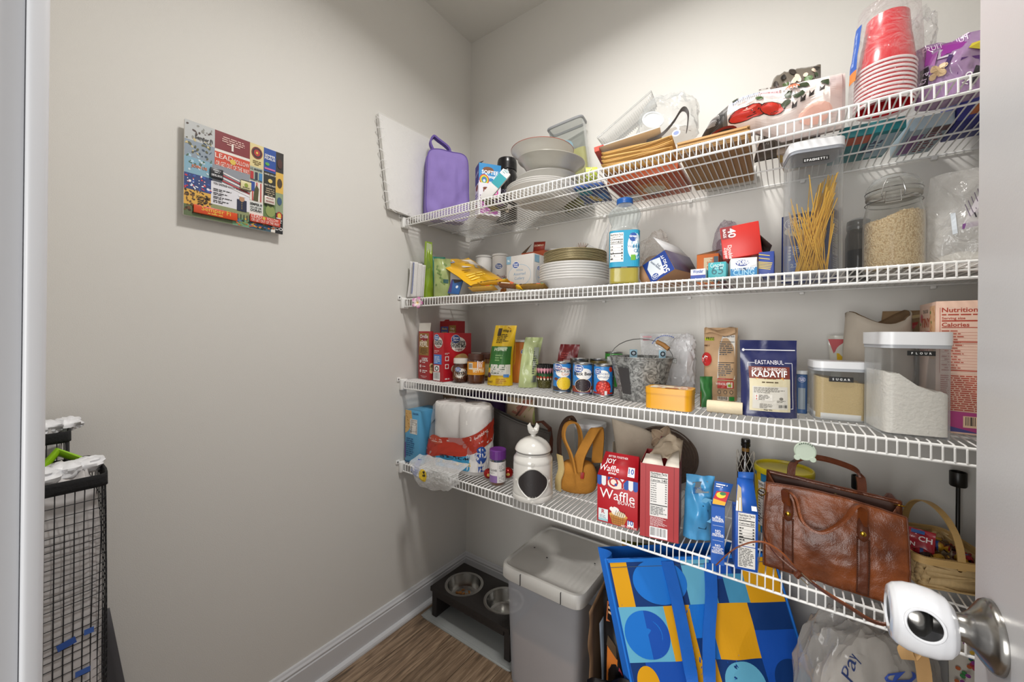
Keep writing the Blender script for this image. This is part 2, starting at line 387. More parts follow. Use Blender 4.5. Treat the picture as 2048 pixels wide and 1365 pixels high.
for i in range(15):
    for j in range(2):
        L=1.22; y1=.02-((i*.37)%1.)*.9+ (0 if j==0 else -L); y0=y1-L
        if y0>-.02: continue
        y1c=min(y1,.02); y0c=max(y0,-1.75)
        if y1c-y0c<.05: continue
        x=-.02+i*PW
        MB().rbox(-PW/2+.0006,PW/2-.0006,-(y1c-y0c)/2+.0006,(y1c-y0c)/2-.0006,-.008,0,.0015,1,smooth=False).build('plank',WOOD,fl,loc=(x+PW/2,(y0c+y1c)/2,0))
        if j==0 and y1<0:
            yy=y1; MB().rbox(-PW/2+.0006,PW/2-.0006,-(.02-yy)/2+.0006,(.02-yy)/2-.0006,-.008,0,.0015,1,smooth=False).build('plank',WOOD,fl,loc=(x+PW/2,(yy+.02)/2,0))
# baseboards: tall flat board, stepped cap, quarter round at the floor
BP=[(0,0),(.030,0),(.0298,.006),(.027,.013),(.021,.0175),(.014,.019),(.014,.088),(.011,.092),(.0125,.096),(.0125,.100),(.008,.106),(.006,.112),(.004,.1146),(0,.1146)]
MB().prism(BP,lambda a,z:(a,-1.47,z),lambda a,z:(a,-a,z)).build('baseboard_left',TRIM)['kind']='structure'
MB().prism(BP,lambda a,z:(a,-a,z),lambda a,z:(XR,-a,z)).build('baseboard_back',TRIM)['kind']='structure'
# ---------------------------------------------------------------- wire shelves
SZ=[0,1.7277,1.3832,1.0358,.6846]; SD=.422; WR=.0014; PITCH=.0155; X0=.018; X1=1.738
VINYL=M('ececea',.35,var=.01)
wb=MB(); wb.tube([(0,-.004,0),(0,-SD+.008,0),(0,-SD+.0015,-.001),(0,-SD-.0035,-.006),(0,-SD-.0042,-.031)],WR*1.15,5)
wire_me=None
names=['','white wire shelf at the top, carrying the foam plates and red cups','white wire shelf second from the top, carrying the rice jar and oil bottle','white wire shelf third from the top, carrying cans, flour and sugar','lowest white wire shelf, carrying the brown leather bag and paper towels']
def rail(n,y,z,r,par,x0=X0,x1=X1): return MB().tube([(x0,y,z),(x1,y,z)],r,8).build(n,VINYL,par)
for k in range(1,5):
    z=SZ[k]; s=thing('wire_shelf',names[k],'shelf',(0,0,z),group='white wire pantry shelves')
    n=int((X1-X0)/PITCH)
    for i in range(n+1):
        if wire_me is None: o=wb.build('wire',VINYL,s); wire_me=o.data
        else: o=bpy.data.objects.new('wire',wire_me); COL.objects.link(o); o.parent=s
        o.location=(X0+.003+i*PITCH,0,.0015)
    rail('front_rail',-SD,-.002,.0030,s); rail('lip_rail',-SD-.002,-.0325,.0030,s)
    rail('support_rail',-SD+.125,-.003,.0024,s); rail('support_rail',-.145,-.003,.0024,s); rail('back_rail',-.006,-.003,.0026,s)
    for x in (.10,.42,.74,1.06,1.38,1.66):
        c=MB(); c.rbox(x-.006,x+.006,-.014,-.0,-.014,-.0055,.002,2); c.build('wall_clip',VINYL,s)
    e=MB(); e.rbox(.0,.017,-SD-.013,-SD+.022,-.041,.006,.004,3); e.rbox(0,.005,-SD-.026,-SD-.008,-.004,.014,.003,2)
    e.build('end_bracket',VINYL,s)
    MB().lathe([(0,.0),(.003,.0),(.0035,.0015),(0,.003)],10).build('screw',M('9a9a96',.35,1.),s,loc=(.005,-SD-.019,.006),rot=(0,PI/2,0))
    e=MB(); e.rbox(XR-.017,XR,-SD-.013,-SD+.022,-.041,.006,.004,3); e.build('end_bracket',VINYL,s)
# ---------------------------------------------------------------- open door with its knob on the right
DX=1.515; dy=xat  # door face plane
free=at(1953,700,x=DX).y
door=thing('door_1',None,None,(DX,free,0)); door['kind']='structure'
b=MB(); b.rbox(0,.035,-.75,0,.012,2.04,.0025,2); b.build('door_leaf',M('dcdcde',.32,bump=.05,bscale=300,var=.01),door)
kp=at(1990,1275,x=DX); ky=kp.y-free; kz=kp.z
ST=M('9c9a96',.22,1.,var=.1,stretch=(60,4,4),vscale=8)
kb=MB(); kb.lathe([(.0,0),(.0335,0),(.0335,.0035),(.0315,.0065),(.026,.0105),(.018,.016),(.0135,.021),(.0125,.028),(.0125,.045),(.0155,.047),(.0200,.051),(.0215,.058),(.0190,.066),(.0,.069)],48)
kb.build('knob',ST,door,loc=(0,ky,kz),rot=(0,-PI/2,0))
MB().lathe([(0,0),(.002,0),(.002,.001),(0,.0012)],10).build('screw',M('4a4744',.4,1.),door,loc=(-.004,ky+.004,kz+.0285),rot=(0,-PI/2,0))
# child-proof cover gripping the knob: a white egg with finger holes
cv=thing('knob_cover','white plastic child-proof cover with round holes gripping the door knob','knob cover',(DX-.027,free+ky,kz-.005))
prof=[(.012,0.),(.022,.002),(.028,.007),(.0315,.016),(.0325,.027),(.0315,.037),(.0285,.045),(.0250,.0485),(.0170,.050),(.0165,.0485)]
cm=MB(); cm.lathe([(prof[i][0]*(1-f_)+prof[i+1][0]*f_,prof[i][1]*(1-f_)+prof[i+1][1]*f_) for i in range(9) for f_ in (0,.25,.5,.75)]+[prof[9]],120)
cm.f=[f for f in cm.f if len(f)==4]; cm.mi=cm.mi[:len(cm.f)]; cm.sm=cm.sm[:len(cm.f)]
HR=.0130; ax=V((.30,-.955,0)); HC=[V((a.x*.032,a.y*.032,.0275)) for a in (ax,-ax)]
P_=[V(p_) for p_ in cm.v]; near=lambda q:min(HC,key=lambda h:(q-h).length)
cm.f=[f for f in cm.f if (sum((P_[i] for i in f),V())/4-near(P_[f[0]])).length>HR]; cm.mi=cm.mi[:len(cm.f)]; cm.sm=cm.sm[:len(cm.f)]
used={i for f in cm.f for i in f}
for i in used:
    q=P_[i]; h=near(q); d_=(q-h).length
    if d_<HR*1.18:   # draw the cut edge out to a clean circle
        e_=(q-h)*(HR*1.12/d_); cm.v[i]=tuple(h+e_)
co=cm.build('shell',M('e3e5e9',.12,coat=.6,var=.01),cv,rot=(0,-PI/2,0),solid=.0022)
for h in HC:
    m_=MB(); a=V((h.x,h.y,0)).normalized(); t_=V((-a.y,a.x,0)); m_.tube([h+(t_*math.cos(2*PI*i/40)+V((0,0,1))*math.sin(2*PI*i/40))*HR*1.10-a*(.0022*(math.cos(2*PI*i/40)**2)) for i in range(40)],.0014,8,closed=True); m_.build('finger_hole_rim',M('dfe1e5',.15,coat=.5,var=.01),cv,rot=(0,-PI/2,0))
# ================================================================ shared placing
def Z(k): return SZ[k]+.0041
def dep(p): return (V(p)-CAM).dot(FW)
def mpp(p,u):
    """metres covered by one unit of the 2048-wide frame, across the sight line"""
    return dep(p)/F*math.cos(math.atan((u-1024)/F))
def away(p,r):
    d=V((p[0]-CAM.x,p[1]-CAM.y,0)).normalized(); return V(p)+d*r
def dto(c,dirv,u):
    n=RT-FW*((u-1024)/F); return -((V(c)-CAM).dot(n))/(V(dirv).dot(n))
def base(u,v,k): return at(u,v,z=Z(k))
def spot(u,y,k): return V((xat(u,y,Z(k)),y,Z(k)))
def carton(name,label,cat,A,C,uR,vtop,col,k,group=None,d=None,**kw):
    """box whose front runs A->C (world xy) with its right side ending on sight line uR"""
    A=V((A[0],A[1],Z(k))); C=V((C[0],C[1],Z(k))); e=C-A; rz=math.atan2(e.y,e.x); q=V((-math.sin(rz),math.cos(rz),0))
    dd=d if d else abs(dto(C,q,uR)); h=zat(vtop,C.x,C.y)-Z(k)
    return Carton(name,label,cat,A,rz,e.length,dd,h,col,group,**kw)
STEEL=M('b5b6b6',.28,1.,var=.05)
def flap(c,pts,col,name='flap'):
    mb=MB(); n=len(pts); mb.add(pts,[tuple(range(n))]); return mb.build(name,M(col,.6),c.t,solid=.0008,fix=False)
# ---------------------------------------------------------------- third shelf
k=3
# popcorn boxes
c=carton('popcorn_box','narrow red popcorn box with open white flap standing at the left wall','box',(.026,-.352),(.115,-.368),866,663,'b5232a',k)
f=c.face('front'); w,h=f.w,f.h
f.rect(w*.06,h*.50,w*.84,h*.46,'a8823f'); f.ell(w*.48,h*.86,w*.34,h*.07,'a01c26'); f.text('Orville',w*.48,h*.855,.017,'ffffff'); f.text('Only',w*.48,h*.745,.016,'fff4e0'); f.text('REAL',w*.48,h*.68,.022,'fff4e0')
f.lines(w*.14,h*.52,w*.68,h*.13,5,'5e3b1e',al='c'); f.text('100%',w*.58,h*.375,.017,'ffffff'); f.lines(w*.36,h*.335,w*.5,h*.03,1,'ffffff'); f.lines(w*.36,h*.255,w*.55,h*.03,1,'ffffff'); f.lines(w*.36,h*.13,w*.55,h*.07,2,'ffffff'); f.dots([(w*.2,h*.37),(w*.2,h*.27),(w*.2,h*.17)],.007,'f6d9d9'); f.lines(w*.14,h*.03,w*.7,h*.05,2,'e8b0b0',al='c')
s=c.face('right'); s.dots([(s.w*.5,h*.3),(s.w*.6,h*.24),(s.w*.5,h*.18),(s.w*.7,h*.27)],.010,'e0c690')
flap(c,[(-w/2,-c.d/2,h),(w/2,-c.d/2,h),(w/2-.008,-c.d/2+.01,h+.036),(-w/2-.012,-c.d/2+.01,h+.036)],'e9e4dc'); c.done()
a=spot(860,-.19,k); b_=spot(912,-.215,k)
c=carton('popcorn_box','wide red popcorn box standing behind the pancake mix carton','box',a,b_,918,642,'aa1f27',k,d=.05)
f=c.face('front'); w,h=f.w,f.h
f.ell(w*.22,h*.84,w*.17,h*.07,'8e1620',rot=.1); f.text('Orville',w*.22,h*.84,.015,'ffffff'); f.rect(w*.05,h*.73,w*.35,h*.045,'f0e6dc'); f.lines(w*.08,h*.74,w*.3,h*.025,1,'6a2020'); f.rect(w*.42,h*.74,w*.28,h*.16,'5868b0'); f.text('Movie',w*.56,h*.84,.011,'f2d060',maxw=w*.24); f.text('theater',w*.56,h*.78,.010,'f2d060',maxw=w*.24); f.rect(w*.73,h*.62,w*.25,h*.30,'a8823f'); f.text('Only',w*.855,h*.84,.011,'fff4e0'); f.text('REAL',w*.855,h*.76,.014,'fff4e0'); f.lines(w*.05,h*.05,w*.9,h*.5,7,'e8b0a0')
flap(c,[(-w*.1,-.005,h),(w*.12,-.005,h),(w*.08,-.003,h+.008),(-w*.05,-.003,h+.008)],'aa1f27','tab'); c.done()
c=carton('pancake_mix_box','glossy red pancake and waffle mix carton turned edge forward beside peanut butter','box',(.135,-.366),(.203,-.374),938,666,'c01f2c',k,d=.15,rough=.3)
f=c.face('front'); w,h=f.w,f.h
f.ell(w*.48,h*.80,w*.42,h*.115,'f4f0ea'); f.logo(w*.3,h*.90,.017,'3a78c0')
for i,t in enumerate(('Complete','Pancake &','Waffle Mix')): f.text(t,w*.48,h*(.82-.036*i),.0085,'2a2a2a')
f.text('Original',w*.48,h*.705,.006,'8a2020'); f.rect(w*.06,h*.35,w*.76,h*.20,'4a86d8'); f.lines(w*.12,h*.37,w*.6,h*.15,5,'dfe9f8'); f.rect(w*.1,h*.2,w*.5,h*.125,'ffffff'); f.ell(w*.35,h*.26,w*.18,h*.05,'333333'); f.ell(w*.35,h*.26,w*.1,h*.03,'ffffff'); f.barcode(w*.02,h*.015,w*.66,h*.17,4); f.lines(w*.1,h*.58,w*.6,h*.06,2,'eec0c0')
s=c.face('right'); w,h=s.w,s.h
s.ell(w*.52,h*.76,w*.28,h*.155,'f4f0ea'); s.logo(w*.42,h*.87,.023)
for i,t in enumerate(('Complete','Pancake &','Waffle Mix')): s.text(t,w*.52,h*(.79-.05*i),.0135,'2a2a2a')
s.text('Original',w*.52,h*.635,.009,'8a2020'); s.ell(w*.62,h*.46,w*.26,h*.09,'b98444'); s.ell(w*.64,h*.49,w*.22,h*.07,'d9a764'); s.ell(w*.66,h*.515,w*.17,h*.05,'e8bf80'); s.ell(w*.58,h*.25,w*.32,h*.12,'ead9b8'); s.ell(w*.58,h*.25,w*.22,h*.08,'c79a58')
for yy in (.47,.31): s.rect(w*.05,h*(yy-.05),w*.13,h*.1,'f2dede'); s.ell(w*.115,h*yy,w*.045,h*.035,'c01f2c')
s.lines(w*.05,h*.03,w*.3,h*.05,1,'f2dede'); s.lines(w*.04,h*.55,w*.2,h*.04,2,'f2dede'); c.done()
# jars
def jar(name,label,cat,u,v,pxw,vtop,kk,glass,lid,lidh,labelcol,pr=None,group=None,y=None,turn=0.,neck=.86,labz=(.18,.62)):
    P=base(u,v,kk) if y is None else spot(u,y,kk); r=pxw/2*mpp(P,u); C=away(P,r) if y is None else P; h=zat(vtop,C.x,C.y)-Z(kk)
    t=thing(name,label,'jar',C,face_cam(C.x,C.y)+turn,group); hb=h-lidh
    MB().lathe([(0,0),(r*.86,0),(r*.97,.004),(r,.012),(r,hb*.72),(r*.97,hb*.84),(r*neck,hb*.97),(r*neck,hb+.004)],28).build('glass_body',glass,t)
    L=[(r*.2,hb+.0005),(r*(neck+.05),hb+.0005),(r*(neck+.07),hb+.003)]
    for i in range(5): L+=[(r*(neck+.07),hb+lidh*(.15+.14*i)),(r*(neck+.055),hb+lidh*(.2+.14*i))]
    L+=[(r*(neck+.06),h-.003),(r*(neck+.01),h),(0,h)]
    MB().lathe(L,28).build('lid',lid,t)
    if labelcol:
        p=Print(cyl_map(r+.0004),step=.006); W=r*2.9; y0=h*labz[0]; Hh=h*(labz[1]-labz[0]); p.rect(-W/2,y0,W,Hh,labelcol)
        if pr: pr(p,r,y0,Hh)
        p.build(t,'paper_label')
    return t
BROWN=M('4a2413',.15,coat=.5,var=.12,vscale=60); WLID=M('ece8e0',.4); BLID=M('4b2a1d',.45)
def pr1(p,r,y0,H): p.ell(0,y0+H*.5,r*.85,H*.48,'f2eee6'); p.logo(-r*.35,y0+H*.85,.012); p.text('Hazelnut',.1*r,y0+H*.5,.009,'333333'); p.text('Spread',.1*r,y0+H*.3,.008,'333333'); p.ell(r*.6,y0+H*.12,r*.3,H*.14,'4a2413')
jar('hazelnut_jar','small squat jar of brown hazelnut spread with white lid','jar',921,766.5,32,717,k,BROWN,WLID,.021,'6b4224',pr1)['category']='jar'
def pr2(p,r,y0,H):
    p.rect(-r*1.3,y0+H*.0,r*.9*2.8,H*.1,'e8a020'); p.text('Jif',r*.42,y0+H*.56,.026,'b01c2a'); p.text('Jif',r*.40,y0+H*.58,.026,'ffffff'); p.poly([(r*.05,y0+H*.62),(r*.12,y0+H*.98),(r*.5,y0+H*.98),(r*.2,y0+H*.62)],'2a3f90'); p.text('PEANUT',r*.35,y0+H*.34,.010,'fff6d8'); p.text('BUTTER',r*.35,y0+H*.2,.010,'fff6d8'); p.rect(-r*.95,y0+H*.42,r*.55,H*.5,'f4ead0'); p.barcode(-r*.93,y0+H*.45,r*.5,H*.42,6)
jar('peanut_butter_jar','peanut butter jar with orange label and ribbed brown lid','jar',952,768.5,36,708,k,M('5b3118',.2,coat=.4),BLID,.025,'e3951c',pr2,labz=(.30,.74))['category']='jar'
jar('chocolate_jar','jar with white lid half hidden behind the hazelnut spread','jar',950,0,32,706,k,BROWN,WLID,.017,'d8cdb8',y=-.165)['category']='jar'
jar('spread_jar','brown lidded jar with pale green label behind the peanut butter','jar',976,0,32,706,k,M('6b4a2a',.2),BLID,.024,'a7a264',lambda p,r,y0,H:(p.rect(-r*.5,y0+H*.1,r*1.,H*.8,'c9c79a'),p.lines(-r*.4,y0+H*.2,r*.8,H*.6,5,'555533')),y=-.195)['category']='jar'
# yellow and green granola bag with handle
P=base(1000,772,k); t=thing('granola_bag','tall yellow and green stand-up bag with a carry loop','bag',away(P,.03),face_cam(P.x,P.y)-.25)
po=Pouch(.108,.232,.062,seed=3,base=.95,belly=.25,seal=.97,wr=.006,taper=.22,skew=.10); po.build(t,M('e0b818',.35,bump=.3,bscale=60),'bag_body')
p=po.print(); w,h=.108,.232
p.rect(w*.04,h*.29,w*.9,h*.36,'2f6b2a'); p.rect(w*.14,h*.17,w*.8,h*.18,'d8d6cc'); p.lines(w*.2,h*.19,w*.65,h*.13,4,'4a5a4a'); p.text('HONEY',w*.5,h*.575,.013,'e8f0d8'); p.rect(w*.35,h*.59,w*.4,h*.05,'bcd0b0'); p.lines(w*.3,h*.4,w*.4,h*.12,3,'7fa868')
p.lines(w*.22,h*.70,w*.55,h*.16,6,'3a3010'); p.rect(w*.2,h*.83,w*.16,h*.12,'3a2a14'); p.text('Whip it',w*.6,h*.89,.010,'3a3010'); p.rect(w*.7,h*.14,w*.2,h*.05,'4a80c0'); p.ell(w*.1,h*.17,w*.08,h*.045,'4a2a3a'); p.lines(w*.4,h*.03,w*.5,h*.09,3,'b07810'); p.text('OAT',w*.16,h*.04,.008,'5a3a10')
p.build(t)
hb=MB(); hb.tube([(.030,.0,.225),(.045,.006,.215),(.054,.01,.185),(.056,.012,.15),(.055,.014,.11),(.052,.012,.08)],.0085,6,flat=(1,.22)); hb.build('carry_loop',M('d9a91c',.4),t)
# orange canister
def canister(name,label,cat,u,y,pxw,vtop,kk,col,pr=None,lid='e8e8e6',group=None,turn=0.,lidh=.008,P=None):
    P=spot(u,y,kk) if P is None else P; r=pxw/2*mpp(P,u); h=zat(vtop,P.x,P.y)-Z(kk)
    t=thing(name,label,'canister',P,face_cam(P.x,P.y)+turn,group)
    MB().lathe([(0,0),(r*.98,0),(r*.98,.004),(r*.965,.005),(r*.965,h-lidh-.003),(r*.9,h-lidh-.001),(0,h-lidh-.001)],32).build('tube_body',M(col,.45,var=.03),t)
    MB().lathe([(r*.85,h-lidh-.0005),(r*1.0,h-lidh-.0005),(r*1.005,h-.0015),(r*.97,h),(r*.92,h-.0025),(0,h-.003)],32).build('lid',M(lid,.4),t)
    if pr:
        p=Print(cyl_map(r*.966),step=.006); pr(p,r,h); p.build(t)
    return t
def oat(p,r,h): p.logo(r*.35,h*.72,.018); p.ell(r*.55,h*.5,r*.5,h*.12,'ead8c8'); p.text('Oats',r*.5,h*.48,.012,'3a3a3a')
canister('oats_canister','orange oats canister with white lid behind the pale green bag','canister',1042,-.155,46,680,k,'d07a28',oat)['category']='canister'
P=base(1056,776,k); t=thing('seed_bag','pale green crinkled bag of seeds standing beside the cupcake liners','bag',away(P,.02),face_cam(P.x,P.y)+.2)
po=Pouch(.076,.187,.040,seed=9,base=.8,belly=.3,seal=.93,wr=.010,taper=.12,skew=.12); po.build(t,M('b3bf86',.3,bump=.4,bscale=50,coat=.3),'bag_body')
p=po.print(); p.poly([(.044,.02),(.070,.02),(.068,.15),(.044,.15)],'aab0a0'); p.lines(.046,.05,.020,.095,12,'4a5048'); p.rect(.050,.02,.016,.025,'6a706a'); p.build(t)
# flowered cupcake liners
P=base(1089,777,k); r=17*mpp(P,1089); C=away(P,r*.8); h=zat(729,C.x,C.y)-Z(k)
t=thing('cupcake_liners','nested stack of tulip-printed cupcake liners beside the corn can','cup',C,face_cam(C.x,C.y))
mb=MB(); n=48
mb.grid(n,8,lambda u,v:((r*(.72+.30*v)+(.0010 if int(u*n+.5)%2 else -.0010))*math.cos(2*PI*u),(r*(.72+.30*v)+(.0010 if int(u*n+.5)%2 else -.0010))*math.sin(2*PI*u),h*v),closedu=True,smooth=False); mb.lathe([(0,.001),(r*.7,.001)],24)
mb.build('paper_cup',M('1d1a18',.6),t)
fn=lambda x,y,o:((r*(.72+.30*y/h)+.0014+o)*math.sin(x/r),-(r*(.72+.30*y/h)+.0014+o)*math.cos(x/r),y); p=Print(fn,step=.004)
rr=random.Random(3); p.rect(-r*1.6,0,r*3.2,h*.34,'4e4a1c')
for i in range(9):
    x=r*(-1.5+.37*i); p.poly([(x,h*.40),(x-.003,h*.62),(x+.003,h*.62)],'2f6a38'); p.ell(x+r*.15,h*.55,.0035,h*.10,'2c5c34',8,rot=.4)
    for a in (-.35,0,.35): p.ell(x+a*.006,h*.76+abs(a)*-.004,.0024,h*.12,'d98a9c' if a else 'efb6c0',10,rot=-a)
for i in range(7):
    x=r*(-1.4+.45*i); p.ell(x,h*.44,.0055,h*.075,'b8402a',10); p.ell(x+.001,h*.39,.004,h*.05,'f0e6c8',10)
p.dots([(rr.uniform(-1.4,1.4)*r,rr.uniform(.05,.32)*h) for _ in range(40)],.0007,'d8d0a0',6); p.build(t)
# tin cans
def can(label,P,u,pxw,vtop,kk,col,pr,turn=0.,name='tin_can',group='tin cans on the third shelf'):
    r=pxw/2*mpp(P,u); h=zat(vtop,P.x,P.y)-Z(kk); t=thing(name,label,'can',P,face_cam(P.x,P.y)+turn,group)
    prof=[(0,.003),(r*.93,.003),(r*.95,0),(r*1.0,.0005),(r*1.0,.003),(r*.965,.0045)]
    for i in range(12):
        z=.012+(h-.024)*i/11; prof.append((r*(.965 if i%2 else .955),z))
    prof+=[(r*.965,h-.0045),(r*1.0,h-.003),(r*1.0,h-.0005),(r*.96,h),(r*.93,h-.0035),(r*.7,h-.004),(r*.68,h-.0032),(r*.45,h-.0032),(r*.43,h-.004),(0,h-.004)]
    MB().lathe(prof,36).build('can_body',STEEL,t)
    m=MB(); m.lathe([(r*.97,.006),(r*.972,.0065),(r*.972,h-.0065),(r*.97,h-.006)],36); m.f=[f for f in m.f if len(f)==4]; m.mi=m.mi[:len(m.f)]; m.sm=m.sm[:len(m.f)]
    m.build('paper_label',M(col,.35,var=.02),t)
    if pr: p=Print(cyl_map(r*.974),step=.005); pr(p,r,h); p.build(t)
    return t
def ctop(P,pxw,u): return away(P,pxw/2*mpp(P,u))
rr=random.Random(5)
def disc(n,rx,ry,cx,cy): 
    o=[]
    for i in range(n):
        a=i*2.39996; q=math.sqrt((i+.5)/n); o.append((cx+rx*q*math.cos(a),cy+ry*q*math.sin(a)))
    return o
def corn(p,r,h):
    p.rect(-r*1.5,.0075,r*3,h*.13,'3a3230'); p.ell(r*.0,h*.68,r*.85,h*.17,'f4f1ec'); p.logo(-r*.62,h*.83,.016); p.text('Golden Sweet',r*.25,h*.76,.007,'c06050'); p.text('Whole Kernel',.0,h*.67,.0105,'2a2a30',bold=False); p.text('Corn',r*.3,h*.575,.0105,'e08030',bold=False)
    p.ell(.15*r,h*.31,r*.86,h*.215,'e8d8a0'); p.ell(.15*r,h*.31,r*.80,h*.20,'c98f10'); p.dots(disc(90,r*.76,h*.185,.15*r,h*.31),.0026,'f3cf2c',7); p.ell(-r*.8,h*.45,.008,.005,'6a3a2a'); p.rect(r*.85,h*.09,.008,.010,'2f7a3a')
def bean(p,r,h):
    p.rect(-r*1.5,.0075,r*3,h*.2,'8a3a2e'); p.ell(r*.1,h*.66,r*.85,h*.18,'f4f1ec'); p.logo(-r*.5,h*.83,.017); p.text('Black Beans',r*.1,h*.62,.0115,'1f1f26'); p.ell(0,h*.3,r*.88,h*.215,'d8c8b0'); p.ell(0,h*.3,r*.82,h*.20,'1c1416'); p.dots(disc(60,r*.76,h*.18,0,h*.3),.0032,'33272c',7); p.rect(r*.8,h*.07,.007,.009,'eeeeee')
def tom(p,r,h):
    p.rect(-r*1.55,.0075,r*3.1,h*.06,'9a2418'); p.ell(-r*.2,h*.66,r*.62,h*.17,'f4f1ec'); p.logo(-r*.75,h*.78,.012); p.text('Diced',-r*.15,h*.68,.010,'5a7aa8',bold=False); p.text('Tomatoes',-r*.15,h*.58,.0095,'4a6a98',bold=False)
    p.ell(-r*.2,h*.28,r*.75,h*.235,'7a1a14'); p.dots(disc(40,r*.66,h*.21,-r*.2,h*.26),.0052,'d4281e',6); p.dots(disc(16,r*.6,h*.18,-r*.17,h*.28),.003,'f0685a',6); p.ell(r*.55,h*.86,r*.2,h*.08,'c83a1c'); p.rect(r*.8,.008,r*.75,h*.84,'2a2a2c'); p.lines(r*.84,h*.1,r*.6,h*.72,14,'cfcfcf'); p.rect(-.002,h*.05,.008,.013,'eeeeee')
P=base(1124,786.5,k); C=ctop(P,37,1124); can('tin can of corn with blue label beside the cupcake liners',C,1124,37,724,k,'2f7fc4',corn,.1)
P=base(1165,790.5,k); C2=ctop(P,42,1165); can('tin can of black beans with blue label between corn and tomatoes',C2,1165,41,726,k,'2f7fc4',bean,.05)
P=base(1207,794,k); C3=ctop(P,43,1207); can('tin can of diced tomatoes with tomato picture beside the metal bucket',C3,1207,42,729,k,'2f7fc4',tom,.15)
can('plain tin can standing behind the black beans',spot(1158,-.205,k),1158,38,717,k,'4a4a44',None)
can('plain tin can standing behind the diced tomatoes',spot(1196,-.155,k),1196,35,718,k,'7a6a3a',None)
def green(p,r,h): p.ell(r*.1,h*.6,r*.6,h*.2,'eef0e8'); p.text('Green',r*.1,h*.62,.010,'3a3a3a',bold=False); p.text('Beans',r*.1,h*.5,.010,'3a3a3a',bold=False)
g=can('can with green label raised at the back behind the bucket',spot(1227,-.075,k),1227,36,704,k,'3f9a3c',green,-.6)
# dark red packet behind corn
P=spot(1130,-.15,k); t=thing('candy_packet','dark red foil packet standing behind the corn can','packet',P,face_cam(P.x,P.y)-.3); hh=zat(689,P.x,P.y)-Z(k)
po=Pouch(.085,hh,.03,seed=14,base=.9,seal=.95,wr=.006,taper=.1,skew=.12); po.build(t,M('7a1f24',.3,bump=.3,bscale=50),'bag_body'); p=po.print(); p.rect(.03,hh*.45,.04,hh*.18,'b9a49c'); p.lines(.01,hh*.66,.05,hh*.15,3,'b04a4a'); p.build(t)
# galvanised bucket
P=base(1281,805,k); rb=44*mpp(P,1281); C=away(P,rb); rt=63.5*mpp(C,1278); h=zat(713,C.x,C.y)-Z(k)
t=thing('bucket','mottled galvanized metal bucket with chalkboard tag and wooden grip','bucket',C,face_cam(C.x,C.y))
def galv():
    m,nt,b=_new('galvanised'); L=nt.links; tc=nt.nodes.new('ShaderNodeTexCoord'); n=nt.nodes.new('ShaderNodeTexNoise'); n.inputs['Scale'].default_value=45; n.inputs['Detail'].default_value=5; n.inputs['Distortion'].default_value=2.5
    cr=nt.nodes.new('ShaderNodeValToRGB'); e=cr.color_ramp.elements; e[0].position=.38; e[0].color=lin('5e5f5e')+(1,); e[1].position=.62; e[1].color=lin('a9aba9')+(1,)
    L.new(tc.outputs['Object'],n.inputs['Vector']); L.new(n.outputs[0],cr.inputs[0]); L.new(cr.outputs[0],b.inputs['Base Color']); b.inputs['Metallic'].default_value=.35; b.inputs['Roughness'].default_value=.5; return m
GALV=galv()
MB().lathe([(0,.003),(rb*.98,.003),(rb,0),(rb*1.015,.004),(rb+(rt-rb)*.5,h*.5),(rt*.985,h*.97),(rt*1.0,h*.975),(rt*1.015,h*.988),(rt*1.0,h),(rt*.975,h*.985),(rb*.96,.006),(0,.006)],48).build('pail',GALV,t)
fn=lambda x,y,o:((rb+(rt-rb)*y/h+.002+o)*math.sin(x/rt-.62),-(rb+(rt-rb)*y/h+.002+o)*math.cos(x/rt-.62),y)
p=Print(fn,step=.006); p.rect(-.021,h*.16,.042,h*.60,'3b393a'); p.build(t,'chalk_tag')
for sgn in (-1,1):
    MB().rbox(-.008,.008,-.003,.003,-.010,.006,.002,2).build('handle_ear',GALV,t,loc=(sgn*(rt+.001),0,h*.93))
hw=MB(); arc=[]
for i in range(13):
    a=PI*i/12; arc.append((-rt*math.cos(a),.045*math.sin(a),h*.94+.062*math.sin(a)))
hw.tube(arc,.0014,6); hd=hw.build('wire_handle',M('8d8e8e',.35,1.),t)
MB().tube([arc[8],arc[9],arc[10]],[.007,.0075,.007],10).build('wooden_grip',M('a5753f',.5,var=.2),t)
def peg(label,x,y,z,rot):
    q=thing('clip_tag',label,'tag',C+V((x,y,z)),face_cam(C.x,C.y)+rot); m=MB(); m.rbox(-.012,.012,-.002,.002,0,.042,.0018,2); m.build('card',M('9fc3d4',.4),q)
    p=Print(lambda a,b,o:(a,-.002-o,b)); p.ell(0,.030,.009,.008,'28303a'); p.ell(0,.030,.005,.0045,'b8c4cc'); p.build(q)
peg('pale blue tag with round dark badge sticking up inside the bucket',-.03,.02,h-.022,.25)
peg('pale blue plastic tag tucked at the right inside bucket rim',.055,.035,h-.022,.6)
MB().lathe([(0,0),(rb*1.12,0),(rb*1.13,.001),(0,.0015)],24).build('inner_shade',M('55565a',.8),t,loc=(0,0,h*.45)) if False else None
